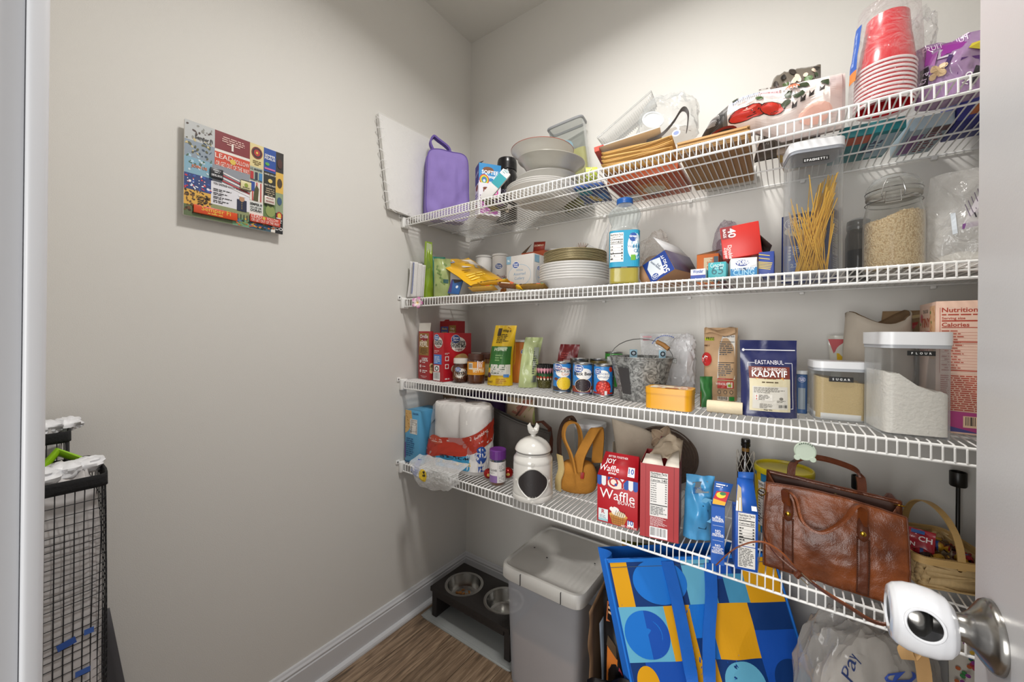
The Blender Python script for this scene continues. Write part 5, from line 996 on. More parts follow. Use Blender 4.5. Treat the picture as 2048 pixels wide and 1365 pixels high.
band(t,'front_handle',[h0+V((-.004,0,-.01)),h0+V((-.006,-.004,.022)),h0+V((.012,-.020,.016)),h0+V((.026,-.030,-.030)),(h0+h1)/2+V((-.006,-.034,-.040)),h1+V((-.034,-.030,-.004)),h1+V((-.012,-.014,.030)),h1+V((0,-.004,.024)),h1+V((0,.0,-.012))],lambda u:(.004,-.017,.004) if .15<u<.85 else (.014,-.012,0),.0045,LE,40)
b0=bg(.20,.99,1); b1=bg(.74,.97,1)
band(t,'back_handle',[b0,b0+V((.004,.004,.030)),b0+V((.026,.006,.050)),(b0+b1)/2+V((0,.008,.060)),b1+V((-.014,.006,.054)),b1+V((-.002,.004,.034)),b1],lambda u:(.0,.016,.006) if .2<u<.8 else (.016,.004,.0),.0045,LD,36)
def ring(loc,r,rot): m=MB(); m.tube([(r*math.cos(2*PI*i/18),0,r*math.sin(2*PI*i/18)) for i in range(18)],.0013,6,closed=True); return m.build('ring',BRASS,t,loc=loc,rot=rot)
ring(bg(0.01,.86,-1)+V((-.008,-.004,.004)),.0085,(0,0,.4)); ring(bg(.97,.99,1)+V((.004,-.01,-.006)),.009,(1.2,0,.2))
m=MB(); m.lathe([(0,0),(.004,0),(.003,.002),(0,.0022)],12); m.build('snap',M('8a7a50',.3,.9),t,loc=bg(.55,.9,1)+V((0,-.009,0)),rot=(PI/2,0,0))
inv=Matrix.Rotation(-rz,3,'Z'); loc=V(t.location)
def W2L(p): return inv@(V(p)-loc)
sp=[at(1432,1131,y=-.475),at(1470,1098,y=-.478),at(1518,1084,y=-.474),at(1560,1104,y=-.466),at(1598,1144,y=-.462),at(1640,1178,y=-.460),at(1700,1216,y=-.462),at(1745,1243,y=-.464),at(1780,1249,y=-.462),at(1812,1236,y=-.445)]
band(t,'shoulder_strap',[W2L(q) for q in sp],lambda u:(.002,-.004,.004) if u<.5 else (.0,-.007,.009),.0028,LE,60)
sp2=[at(1535,985,y=-.408),at(1528,1060,y=-.420),at(1545,1100,y=-.432),at(1575,1130,y=-.448),at(1600,1149,y=-.459)]
band(t,'strap_loop',[W2L(q) for q in sp2],(.002,-.005,.003),.0024,LD,30)
q=W2L(at(1611,1158,y=-.470)); m=MB(); m.tube([(-.007,0,.009),(.010,0,-.004),(.004,0,-.012),(-.013,0,.001)],.0011,6,closed=True); m.build('buckle',M('d8c8a8',.25,.9),t,loc=q)
m=MB(); m.tube([(-.004,0,-.006),(.004,0,.006)],.006,8); m.build('strap_keeper',LD,t,loc=W2L(at(1597,1150,y=-.466)))
# ---------------------------------------------------------------- woven basket with sweets
C=V((1.622,-.185,Z(k))); rz=.30; BW,BD,BH=.145,.185,zat(1125,1.64,-.28)-Z(k)
t=thing('chip_basket','pale woven wood basket with arched handle holding wrapped sweets','basket',C,rz); CH=M('cdb07e',.6,bump=.25,bscale=120,var=.14,vscale=30,stretch=(6,6,.5))
def rectp(s,z,r=.02,n=6):
    o=[]
    for cx,cy,a0 in ((1,1,0),(-1,1,90),(-1,-1,180),(1,-1,270)):
        for i in range(n+1):
            a=math.radians(a0+90*i/n); o.append(((BW/2*s-r)*cx+r*math.cos(a),(BD/2*s-r)*cy+r*math.sin(a),z))
    return o
def ringat(s,o,u):
    L=rectp(s,0); n=len(L); x=(u%1)*n; i=int(x)%n; f_=x-int(x); a=V(L[i]);b_=V(L[(i+1)%n]); p_=a*(1-f_)+b_*f_; d_=V((p_.x/BW,p_.y/BD,0)).normalized(); return p_+d_*o
m=MB(); m.box(-BW*.42,BW*.42,-BD*.42,BD*.42,.0,.003); m.build('basket_floor',CH,t)
ns=10
for dirn in (1,-1):
    for i in range(ns):
        vs=[];fs=[]; J=14
        for j in range(J+1):
            f_=j/J; u=i/ns+dirn*.16*f_; wv=.0026*math.sin(PI*(f_*7+i+(0 if dirn>0 else 1)))*(1)
            s_=.80+.19*f_; hw=.043
            a=ringat(s_,wv+.0005*dirn,u-hw); b_=ringat(s_,wv+.0005*dirn,u+hw); z_=f_*BH*.93
            vs+=[a+V((0,0,z_)),b_+V((0,0,z_))]
        for j in range(J): fs.append((2*j,2*j+1,2*j+3,2*j+2))
        MB().add(vs,fs,0,True).build('splint',CH,t,solid=.001,fix=False)
RIM=M('c8a468',.5,bump=.2,stretch=(1,1,8),var=.12)
for nm,o,zz in (('outer_rim',.002,0),('inner_rim',-.003,0)):
    n=64; m=MB(); vs=[];fs=[]
    for i in range(n):
        a=ringat(1.0,o,i/n); b_=ringat(1.0,o+.0022,i/n); vs+=[a+V((0,0,BH*.80)),b_+V((0,0,BH*.80)),b_+V((0,0,BH)),a+V((0,0,BH))]
    for i in range(n):
        for j in range(4): fs.append((i*4+j,i*4+(j+1)%4,((i+1)%n)*4+(j+1)%4,((i+1)%n)*4+j))
    m.add(vs,fs,0,True); m.build(nm,RIM,t)
hA=[]
for i in range(17):
    a=PI*i/16; hA.append((.012*0,-(BD/2+.001)*math.cos(a),BH*.75+.105*math.sin(a)**.8))
band(t,'arched_handle',hA,(.013,0,0),.0025,RIM,40)
rr=random.Random(11)
PAL=[('a01c26','e8d8c8'),('c89a30',None),('8a1820','d8b040'),('6a4a28',None),('b8a890','5a2a20'),('a82030','2a4a90'),('d0a838','8a2a20'),('3a2018',None)]
NM=['red','gold','dark red','brown','cream','bright red','yellow','dark brown']
PLC=['at the front of the woven basket','at the back of the woven basket','at the right end of the woven basket','on top of the heap in the basket']
CTR=[(-.10,-.30),(.0,.30),(.28,.0),(-.02,.0)]
for i in range(32):
    g_=i//8; px_=(CTR[g_][0]+rr.uniform(-.16,.16)*(.35 if g_==2 else 1))*BW; py_=(CTR[g_][1]+rr.uniform(-.10,.10)*(2.6 if g_==2 else 1))*BD
    q=C+Matrix.Rotation(rz,3,'Z')@V((px_,py_,0)); a=PAL[i%8]
    sweet('%s wrapped sweet %s'%(NM[i%8],PLC[g_]),0,0,a[0],.0125,col2=a[1],P=(q.x,q.y,Z(k)+BH*.60+.012*(g_==3)+.006*(i%2)),rz=rr.uniform(0,6.28),group='wrapped sweets in the woven basket')
P=C+Matrix.Rotation(rz,3,'Z')@V((-.040,-.030,BH*.84)); t=thing('candy_bar','red candy bar wrapper with white lettering standing in basket','candy',P,face_cam(P.x,P.y),rot=(-.5,0,face_cam(P.x,P.y)-.1)); po=Pouch(.055,.045,.012,seed=91,base=.7,wr=.002); po.build(t,M('a8182c',.3,coat=.3),'wrapper'); p=po.print(); p.text('CH',.040,.018,.012,'f2e8e8'); p.rect(.016,.034,.022,.008,'3a6ab0'); p.text('N',.020,.004,.009,'f2e8e8'); p.build(t)
# pink petal ornament behind the bag
P=spot(1778,-.07,k); z_=zat(1002,P.x,P.y); t=thing('pink_ornament','pale pink leaf-shaped ornament leaning behind the candy basket','ornament',(P.x,P.y,Z(k)),.3); m=MB(); m.grid(10,10,lambda u,v:((u-.5)*.055*math.sin(PI*(.1+.85*v)),.006*math.sin(u*PI),(z_-Z(k)+.018)*(.35+.65*v))); m.build('leaf',M('b88a80',.5),t,solid=.003); m=MB(); m.lathe([(0,0),(.022,0),(.020,.004),(.004,.008),(.004,(z_-Z(k))*.5)],16); m.build('foot',M('8a7a70',.5),t)
# ---------------------------------------------------------------- second shelf
k=2
def hat_(v,P): return zat(v,P[0],P[1])-Z(k)
ORD=['lowest','second','third','fourth','fifth','sixth','seventh','eighth','ninth','tenth','eleventh','twelfth']
# striped dish towel, folded
x0=.014; t=thing('dish_towel','folded white dish towel with blue stripes hanging at the wall end','towel',(.05,-.40,Z(k))); hh=hat_(523,(.04,-.40)); TW=M('d6d4d2',.95,bump=.4,bscale=300,var=.04)
for j in range(3):
    m=MB(); m.grid(16,18,lambda u,v:(-.034+.012*j+.055*u+.010*math.sin(v*2.4)*(1-u),-.012+.010*j+.006*math.sin(u*7+j)+.010*v,.002+(hh-.006*j)*v*(1-.06*u)-.004*j*0)); m.build('towel_fold',TW,t,solid=.003)
p=Print(lambda x,y,o:(-.034+.055*x+.010*math.sin(y*2.4)*(1-x),-.012+.006*math.sin(x*7)+.010*y-.0022-o,.002+hh*y*(1-.06*x))); p.step=.1
for xx in (.48,.60,.72): p.rect(xx,.10,.045,.88,'3a5aa8')
p.build(t)
# green bags
def bag(name,label,cat,u,y,pxw,vtop,kk,col,seed=0,turn=0.,pr=None,d=.05,rough=.3,group=None,**kw):
    P=spot(u,y,kk); w=pxw*mpp(P,u); h=zat(vtop,P.x,P.y)-Z(kk); t=thing(name,label,cat,P,face_cam(P.x,P.y)+turn,group)
    a=dict(base=.8,belly=.3,seal=.95,wr=.006); a.update(kw)
    po=Pouch(w,h,d,seed=seed,**a); po.build(t,col if not isinstance(col,str) else M(col,rough,bump=.35,bscale=45,coat=.3),'bag_body')
    if pr: p=po.print(); pr(p,w,h); p.build(t)
    return t
bag('snack_bag','tall lime green bag standing beside the striped towel','bag',856,-.340,26,484,k,'8fae2c',3,.2,lambda p,w,h:(p.poly([(w*.1,h*.45),(w*.9,h*.5),(w*.9,h*.96),(w*.2,h*.98)],'b8c49a'),p.poly([(w*.2,h*.5),(w*.7,h*.55),(w*.4,h*.8)],'7f9f3a')),d=.035,taper=.45)
bag('snack_bag','teal and green bag behind the lime green bag','bag',873,-.285,34,514,k,'2f7f6c',4,.1,lambda p,w,h:(p.poly([(w*.1,h*.3),(w*.9,h*.35),(w*.85,h*.95),(w*.15,h*.95)],'7a9a5a'),p.poly([(w*.3,h*.02),(w*.5,h*.02),(w*.45,h*.5)],'1f5a8a')),d=.035)
bag('snack_bag','pale green dotted bag under the yellow pouch','bag',884,-.388,34,518,k,'9aa86a',6,-.1,lambda p,w,h:(p.dots([(w*(.15+.6*((i*.37)%1)),h*(.3+.6*((i*.61)%1))) for i in range(16)],.004,'6f8a48'),p.rect(w*.6,h*.35,w*.3,h*.1,'2f5a5a')),d=.03)
# yellow pouch tilted over
TL,TR,BL=V((.157,-.39,1.531)),V((.195,-.215,1.575)),V((.363,-.403,1.418)); BR=BL+(TR-TL)
X=(TR-TL).normalized(); Zv=(TL+TR-BL-BR).normalized(); Zv=(Zv-X*Zv.dot(X)).normalized(); Yv=Zv.cross(X); yw=((TR-TL).length+(BR-BL).length)*.5; yh=((TL-BL).length+(TR-BR).length)*.5
t=thing('yellow_pouch','bright yellow pouch lying tilted across the packets','pouch',(0,0,0)); mw_=Matrix((X,Yv,Zv)).transposed().to_4x4(); mw_.translation=(BL+BR)/2; t.rotation_euler=mw_.to_euler(); t.location=mw_.translation
po=Pouch(yw*.92,yh,.026,seed=15,base=.5,belly=.5,seal=.97,wr=.006); po.build(t,M('dba812',.28,bump=.3,bscale=45,coat=.4),'bag_body')
p=po.print(); w,h=yw*.92,yh; p.poly([(w*.35,h*.55),(w*.86,h*.50),(w*.95,h*.9),(w*.4,h*.95)],'e4ddd2'); p.logo(w*.30,h*.84,.014); p.text('Chocolate',w*.62,h*.76,.010,'c89a30',bold=False); p.text('Wafers',w*.62,h*.64,.009,'6a4a20',bold=False); p.poly([(w*.62,h*.45),(w*.85,h*.42),(w*.9,h*.55),(w*.7,h*.58)],'b0aca4'); p.lines(w*.15,h*.10,w*.6,h*.2,3,'f0cc50'); p.lines(w*.2,h*.35,w*.35,h*.12,2,'b88a10'); p.build(t)
# blue purple card
P=spot(905,-.395,k); t=thing('card_packet','small blue and purple foil packet leaning under the yellow pouch','packet',P+V((0,.004,.007)),rot=(-.30,.12,.1)); m=MB(); m.rbox(-.028,.028,-.003,.003,0,.062,.002,2); m.build('card',M('2f5f9c',.3),t); p=Print(lambda x,y,o:(x,-.003-o,y)); p.poly([(-.027,.005),(-.010,.005),(-.020,.058),(-.027,.058)],'4a3a78'); p.ell(.010,.03,.006,.006,'d8e0e8'); p.poly([(-.008,.045),(.026,.055),(.026,.061),(-.02,.061)],'3a2a22'); p.build(t)
# snack bars in yellow and black wrappers
def snackbar(label,u,y,rz,col,colb,L=.115,tilt=0.,lift=0.,word='OH HENRY'):
    P=spot(u,y,k); t=thing('candy_bar',label,'candy bar',P+V((0,.006,lift+.010)),rot=(-.40,tilt,rz),group=None)
    def f(uu,vv):
        a=2*PI*vv; e=min(1,uu*9,(1-uu)*9); return ((uu-.5)*L,math.cos(a)*(.0185-.004*e),.010+math.sin(a)*.0085*e**.7+.0012*noise.noise(V((uu*30,a*2,lift*90+u))))
    m=MB(); m.grid(30,14,f); m.build('wrapper',M(col,.25,.1,var=.08,bump=.3,bscale=90,coat=.3),t)
    p=Print(lambda x,y,o:(x,-.0145*math.cos(y/.014)-o*.5,.010+.0088*math.sin(y/.014)+o)); p.step=.006
    p.rect(-L*.30,.002,L*.46,.014,colb); p.text(word,-L*.08,.0055,.0075,'e8c030',maxw=L*.42); p.rect(L*.18,.002,L*.14,.013,'c05a3a'); p.rect(-L*.42,.0,L*.08,.016,'2a1c14'); p.rect(L*.34,.003,L*.08,.013,'4a9a6a'); p.build(t); return t
snackbar('black and yellow candy bar on top of the front pile',985,-.385,.12,'d8a42a','1f1a14',.13,-.05,.020)
snackbar('gold candy bar lying lowest along the shelf front',962,-.40,.05,'c89a3a','8a6a2a',.12,.0,.0,'NUTS')
snackbar('brown candy bar with white print in the middle of the pile',1012,-.398,.2,'7a4a24','d8d0c4',.075,.12,.004,'CRUNCH')
snackbar('yellow candy bar with red end sticking up at the pile',1022,-.365,-.5,'d6a818','b8261e',.10,.28,.010,'GOLD')
snackbar('olive gold candy bar at the right end beside white plates',1062,-.36,.1,'8a6a2e','5a4018',.11,.02,.0,'OATS')
# canisters
def can1(p,r,h): p.ell(.3*r,h*.42,r*.62,h*.24,'dfe6ec'); p.ell(.3*r,h*.42,r*.58,h*.22,'f2f0ee'); p.text('Salt',.35*r,h*.32,.012,'3a3a4a',bold=False)
canister('bread_crumb_canister','small white canister with pale blue oval left of the crumb canister','canister',967,-.135,33,513,k,'e9e7e4',can1,turn=.1)
def can2(p,r,h): p.logo(-r*.35,h*.72,.016); p.text('Panko',.15*r,h*.46,.016,'8f2a24',bold=False); p.text('Bread Crumbs',.2*r,h*.36,.006,'8f2a24',bold=False); p.ell(.35*r,h*.16,r*.45,h*.1,'a8642c',14,rot=.4); p.ell(.6*r,h*.2,r*.3,h*.08,'c88a44',12,rot=.3)
canister('bread_crumb_canister','white panko bread crumb canister with red lettering','canister',1000,-.140,33,510,k,'e9e7e4',can2,turn=.15)
def can3(p,r,h): p.logo(-r*.62,h*.70,.016); p.ell(-.05*r,h*.5,r*.6,h*.24,'e2e8ee'); p.ell(-.05*r,h*.5,r*.56,h*.22,'f2f0ee')
canister('bread_crumb_canister','white canister half hidden behind the gold rimmed plates','canister',1102,-.062,42,501,k,'ece9e5',can3)
# cutlery box
a=V((xat(1012.5,-.275,Z(k)),-.275)); b_=V((xat(1066,-.285,Z(k)),-.285))
c=carton('cutlery_box','pale grey carton of assorted plastic cutlery with blue badge','box',(a.x,a.y),(b_.x,b_.y),1084,506,'c9c6c2',k,d=.075)
f=c.face('front'); w,h=f.w,f.h; f.ell(w*.5,h*.50,w*.42,h*.27,'8ab0cc',32); f.ell(w*.5,h*.50,w*.41,h*.26,'cfccc8',32); f.logo(w*.36,h*.76,.016); f.text('White',w*.5,h*.60,.0095,'7fa0bc',bold=False); f.text('Assorted',w*.5,h*.50,.0115,'6a94b8',bold=False); f.text('Cutlery',w*.5,h*.39,.0115,'6a94b8',bold=False); f.rect(0,h*.80,w*.17,h*.2,'7fa6bc'); f.text('96',w*.08,h*.86,.009,'e8eef2'); f.ell(w*.55,h*.1,w*.06,h*.04,'3a4a3a',12); f.ell(w*.68,h*.1,w*.06,h*.04,'8aa86a',12); f.ell(w*.55,h*.1,w*.04,h*.028,'cfccc8',12)
s=c.face('right'); w,h=s.w,s.h; s.ell(w*.55,h*.5,w*.34,h*.2,'8ab0cc'); s.ell(w*.55,h*.5,w*.32,h*.19,'c4c0bc'); s.logo(w*.45,h*.66,.010); s.text('Cutlery',w*.55,h*.42,.007,'6a94b8'); s.rect(w*.1,h*.8,w*.4,h*.18,'7fa6bc'); s.lines(w*.1,h*.05,w*.8,h*.14,4,'9a9690'); c.done()
a=spot(1042,-.175,k); b_=spot(1088,-.185,k); hh=hat_(498,a)
c=carton('tea_box','torn open orange carton rising behind the cutlery box','box',(a.x,a.y),(b_.x,b_.y),1100,500,'b4502a',k,d=.03,open_top=True); w,h=c.w,c.h
quad(c.t,'torn_flap',M('96301f',.5),[(w*.02,-c.d/2,h),(w/2,-c.d/2,h),(w/2,-c.d*.3,h+.034),(w*.02,-c.d*.3,h+.040)],.0008); quad(c.t,'torn_flap',M('5a4632',.7),[(-w/2,-c.d/2,h),(-w*.3,-c.d/2,h),(-w*.12,-c.d*.1,h+.036),(-w*.25,c.d*.1,h+.030)],.0008)
p=qprint([(w*.02,-c.d/2,h),(w/2,-c.d/2,h),(w/2,-c.d*.3,h+.034),(w*.02,-c.d*.3,h+.040)],w*.48,.037); p.text('DOMINO',w*.24,.018,.008,'e0c8b0',maxw=w*.4); p.build(c.t); f=c.face('front'); f.text('GRANULA',w*.4,h*.88,.008,'e8d8c8',maxw=w*.6); c.done()
# plate stacks
def plate_prof(r,deep=.018,t=.002): return [(0,0),(r*.62,0),(r*.70,.002),(r*.80,deep*.75),(r,deep),(r*1.0,deep+t),(r*.80,deep*.75+t),(r*.69,t+.002),(r*.60,t),(0,t)]
P=spot(1148,-.255,k); rP=70*mpp(P,1148); hA=hat_(534,P); hB=hat_(507,P); WP=M('e6e4e1',.35,var=.02); GP=M('b5a57c',.35,.35,var=.1)
n=6; t0=Z(k)
tb=thing('foam_bowls','stack of white foam bowls under the gold rimmed plates','bowls',P+V((0,-.0,0))); nb=7
for i in range(nb):
    z=i*(hA-.040)/(nb-1); MB().lathe([(0,0),(rP*.62,0),(rP*.72,.004),(rP*.86,.030),(rP,.037),(rP*1.005,.040),(rP*.985,.040),(rP*.84,.033),(rP*.70,.007),(0,.004)],48).build('bowl',WP,tb,loc=(0,0,z))
rG=63*mpp(P,1150); ng=10; nz=(hB-hA-.004)
for i in range(ng):
    z=Z(k)+hA+.001+i*(nz-.012)/(ng-1); o=MB().lathe(plate_prof(rG*(1-.004*(i%3)),.010,.0014),48).build('gold_plate',GP if i else GP,None,loc=(P.x+.002+.001*math.sin(i*2.1),P.y+.001*math.cos(i*1.7),z))
    tag(o,('%s gold rimmed plate counting up from the bottom, stacked on white foam bowls'%ORD[i] if i<ng-1 else 'topmost gold rimmed plate on the stack of white foam bowls'),'plate','gold rimmed plates on the second shelf')
t=thing('fringed_wrap','small clear wrapper with brown fringe on top of the plates','wrapper',(P.x+.02,P.y+.02,Z(k)+hB+.004)); 
for i in range(9):
    a=-.9+.2*i; m=MB(); m.tube([(0,0,.0),(.012*math.sin(a*2),0,.016),(.040*math.sin(a),.008*math.cos(i),.040*math.cos(a)*.9)],[.0022,.0025,.0008],5,flat=(1,.4)); m.build('fringe',M('8a7468',.5),t)
# white shopping bag knot and clear bread bag
t=thing('plastic_bag','white plastic bag knotted with pointed ears behind the oil bottle','bag',spot(1202,-.060,k)); hh=hat_(490,(spot(1202,-.060,k).x,-.06)); WB=FILM('f6f6f6',.55,.4,.2,.4,25)
blob(t,'bag_film',WB,(0,0,hh*.42),(.050,.034,hh*.42),9,.26,4.,40,26,zmin=.001)
m=MB(); 
for (a,b_,c_,w0) in (((-.01,-.02,hh*.72),(-.035,-.028,hh*.96),(-.055,-.03,hh*.78),.014),((0,-.02,hh*.74),(.022,-.02,hh*1.14),(.038,-.02,hh*1.36),.016)): m.tube([a,((V(a)+V(b_))/2)+V((.004,0,.01)),b_,c_],[w0,w0*.9,w0*.7,.002],9,flat=(1,.5))
m.build('knotted_handle',WB,t)
t=thing('bread_bag','clear plastic bag of brown bread behind the foil box','bag',spot(1308,-.105,k)); hh=hat_(466,(spot(1308,-.14,k).x,-.14))
blob(t,'bag_film',FILM('f0eae4',.25,.45,.1,.8,40),(0,0,hh*.5),(.058,.036,hh*.52),17,.25,4.5,44,28,zmin=.001)
blob(t,'bread',M('a8835a',.85,bump=.3,var=.12),(0,.004,hh*.34),(.044,.028,hh*.33),5,.10,3.,28,18,zmin=.004)
# oil bottle
P=spot(1248,-.36,k); r=32.5*mpp(P,1248); H=hat_(399,P); t=thing('oil_bottle','clear bottle of vegetable oil with blue cap and teal label','bottle',P,face_cam(P.x,P.y)+.0)
zl0=.125*H*1.; 
def bot(u,z):
    a=2*PI*u; q=z/H; 
    prof=[(0,.93),(.02,1.),(.18,1.),(.185,.985),(.60,.985),(.605,1.),(.625,.93),(.66,.82),(.70,.80),(.74,.90),(.80,1.0),(.84,.98),(.88,.80),(.92,.54),(.945,.44),(.96,.42),(1.,.42)]
    for i in range(len(prof)-1):
        if prof[i][0]<=q<=prof[i+1][0]:
            f_=(q-prof[i][0])/(prof[i+1][0]-prof[i][0]); rr_=prof[i][1]*(1-f_)+prof[i+1][1]*f_; break
    rib=.022*math.cos(18*a) if .62<q<.90 else 0
    R_=r*rr_*(1+rib); sq=(abs(math.cos(a))**5+abs(math.sin(a))**5)**(-1/5)*.93 if q<.62 else 1.
    return (R_*sq*math.cos(a),R_*sq*math.sin(a),z)
m=MB(); m.grid(72,60,lambda u,v:bot(u,v*H*.955),closedu=True); m.lathe([(0,.001),(r*.9,.001)],24); m.build('clear_bottle',GLASS('f1f5f6',1.38,.05),t)
m=MB(); m.grid(48,10,lambda u,v:tuple(x*.97 for x in bot(u,.002+v*H*.17)[:2])+(.002+v*H*.17,),closedu=True); m.lathe([(0,.002+H*.17),(r*.92,.002+H*.17)],32); m.build('oil',M('b9a31c',.1,var=.05),t,fix=False)
m=MB(); m.lathe([(r*.44,H*.935),(r*.50,H*.936),(r*.51,H*.94)]+[(r*(.51 if i%2 else .495),H*(.945+.005*i)) for i in range(9)]+[(r*.50,H*.995),(r*.44,H),(0,H)],32); m.build('cap',M('1f5fae',.35),t)
p=Print(lambda x,y,o:((lambda b_:(b_[0]*(1.012+o/r),b_[1]*(1.012+o/r),y))(bot((x/r/1.02-PI/2)/(2*PI),y))),step=.005)
yl=H*.19; Hl=H*.41; p.rect(-r*3.0,yl,r*6.0,Hl,'1f93b8'); p.ell(r*.62,yl+Hl*.55,r*.42,Hl*.36,'e6eef2'); p.ell(r*.62,yl+Hl*.55,r*.50,Hl*.42,'1a4a8a') if False else None; p.ell(r*.52,yl+Hl*.80,r*.22,Hl*.12,'2a4f9c'); p.text('Great',r*.52,yl+Hl*.80,.006,'ffffff'); p.text('Vegetable',r*.66,yl+Hl*.52,.008,'3a5a8a',bold=False); p.text('Oil',r*.72,yl+Hl*.38,.010,'3a5a8a',bold=False); p.rect(r*.40,yl+Hl*.17,r*.25,Hl*.15,'6aa832'); p.nutri(-r*.86,yl+Hl*.14,r*.80,Hl*.80,'120',n=5); p.build(t,'paper_label')
# foil box, open and tilted
P=spot(1325,-.33,k); t=thing('foil_box','open blue and white foil carton tilted beside the oil bottle','box',(P.x+.002,P.y,Z(k)+.022),rot=(0,-.48,-.22)); W,Dp,Hh=.078,.16,.066
m=MB(); th=.0014; m.box(-W/2,W/2,0,Dp,0,th); m.box(-W/2,-W/2+th,0,Dp,th,Hh); m.box(W/2-th,W/2,0,Dp,th,Hh); m.box(-W/2,W/2,-th,0,0,Hh); m.build('carton',M('b98e68',.6),t)
p=Print(lambda x,y,o:(x-W/2,-th-o,y)); p.rect(0,0,W,Hh,'23418f'); p.poly([(W*.12,Hh*.12),(W*.62,Hh*.12),(W*.72,Hh*.85),(W*.3,Hh*.98),(W*.10,Hh*.7)],'dfe5ea'); p.logo(W*.25,Hh*.22,.011); p.text('Standard Aluminum',W*.42,Hh*.62,.006,'3a4a6a',rot=-1.2,maxw=.04); p.text('Foil',W*.52,Hh*.55,.006,'3a4a6a',rot=-1.2); p.text('50',W*.83,Hh*.25,.018,'ffffff',rot=1.57); p.text('SQ FT',W*.86,Hh*.66,.008,'ffffff',rot=1.57); p.build(t)
quad(t,'open_lid',M('d5d6d8',.35,.2),[(W/2,0,Hh),(W/2,Dp,Hh),(W/2-.012,Dp,Hh+.05),(W/2-.012,0,Hh+.055)],.001); quad(t,'lid_side',M('5a5266',.4),[(W/2+.0012,0,.0),(W/2+.0012,Dp,0),(W/2+.0012,Dp,Hh),(W/2+.0012,0,Hh)],.001); quad(t,'end_flap',M('b98e68',.6),[(-W/2,0,0),(-W/2,0,Hh),(-W/2-.02,-.012,Hh*1.02),(-W/2-.022,-.012,.012)],.001)
m=MB(); m.lathe([(.010,0),(.024,0),(.0245,.002),(.0245,.14),(.024,.142),(.010,.142)],24); m.build('foil_roll',M('c4c6c8',.25,.9),t,loc=(0,.012,.030),rot=(-PI/2,0,0))
# small cartons
def sbox(name,label,u0,u1,y,vt,col,d=.05,uR=None,pr=None,dy=0.,**kw):
    a=spot(u0,y,k); b_=spot(u1,y+dy,k); c=carton(name,label,'box',(a.x,a.y),(b_.x,b_.y),uR or u1+20,vt,col,k,d=d,**kw)
    if pr: f=c.face('front'); pr(f,f.w,f.h)
    c.done(); return c
def o1(f,w,h): f.rect(w*.33,h*.08,w*.40,h*.8,'c8b896'); f.text('SNACK',w*.48,h*.5,.010,'b05a20',rot=-PI/2,maxw=h*.6); f.text('HARVEST',w*.62,h*.5,.010,'b05a20',rot=-PI/2,maxw=h*.7); f.rect(w*.78,h*.05,w*.2,h*.85,'2a4a5a')
c=sbox('cracker_carton','orange torn carton behind the small white and teal cartons',1393,1437,-.25,506,'c06424',.08,1450,o1)
quad(c.t,'torn_flap',M('8a6040',.7),[(-c.w/2,-c.d/2,c.h),(c.w*.3,-c.d/2,c.h),(c.w*.5,-c.d*.1,c.h+.016),(-c.w*.3,c.d*.1,c.h+.012)],.001)
def o2(f,w,h): f.rect(0,0,w,h*.42,'23479a'); f.rect(0,h*.40,w,h*.015,'b02a30'); f.text('Wonder',w*.5,h*.60,.010,'2f4f9a',maxw=w*.7)
sbox('match_box','little white and blue carton at the shelf edge left of teal carton',1381,1411,-.385,537,'dfe1e4',.06,None,o2)
def o3(f,w,h): f.text('Cupcake',w*.5,h*.70,.011,'e4f2f2',bold=False,maxw=w*.75); f.text('Cups',w*.6,h*.58,.007,'d4ecec',bold=False); f.text('65',w*.52,h*.26,.022,'1f5a66',bold=False)
sbox('cupcake_box','small teal carton numbered 65 between white carton and plastic wrap',1416,1452,-.375,523,'3fa3ac',.05,None,o3)
def o4(f,w,h): f.rect(0,0,w,h*.50,'2f7fb4'); f.poly([(0,h*.46),(w*.6,h*.50),(w*.95,h*.62),(w,h*.98),(0,h*.98)],'ebeae8'); f.ell(w*.45,h*.74,w*.26,h*.16,'2a3f8c'); f.text('Great',w*.45,h*.75,.010,'ffffff'); f.text('Value',w*.45,h*.65,.009,'ffffff'); f.poly([(w*.33,h*.46),(w*.66,h*.50),(w*.58,h*.33),(w*.42,h*.33)],'1c3f66'); f.text('PLASTIC WRAP',w*.5,h*.38,.0082,'eef2f6',maxw=w*.84); f.text('CLING',w*.5,h*.14,.013,'9ac8e0',maxw=w*.8); f.lines(w*.1,h*.02,w*.8,h*.08,1,'bcd8ea')
c=sbox('plastic_wrap_box','blue and white plastic wrap carton under the red carton',1461,1514,-.365,514,'d8dadc',.15,1517,o4,dy=.01)
wrapP=c.t.location.copy(); wh=c.h
P=spot(1490,-.27,k); t=thing('bag_carton','bright red carton of forty bags resting tilted on the plastic wrap carton','box',(P.x-.008,P.y,Z(k)+wh+.009),rot=(0,-.10,.10)); W,Dp,Hh=.088,.12,.085
m=MB(); m.rbox(-W/2,W/2,-Dp/2,Dp/2,0,Hh,.0015,2); m.build('carton',M('cf2b22',.38,var=.03),t); p=Print(lambda x,y,o:(x-W/2,-Dp/2-o,y)); p.rect(W*.02,Hh*.62,W*.30,Hh*.38,'8f1f24'); p.text('40',W*.20,Hh*.78,.018,'f2eeee',rot=-PI/2); p.text('BAGS',W*.07,Hh*.80,.007,'f2eeee',rot=-PI/2); p.text('Double',W*.16,Hh*.20,.009,'f2d8d4',rot=-PI/2); p.text('Zipper',W*.06,Hh*.18,.008,'f2d8d4',rot=-PI/2); p.build(t)
quad(t,'flap',M('3a2a22',.6),[(W/2,-Dp/2,Hh*.55),(W/2,Dp/2,Hh*.5),(W/2+.02,Dp/2,Hh*.1),(W/2+.022,-Dp/2,Hh*.18)],.001)
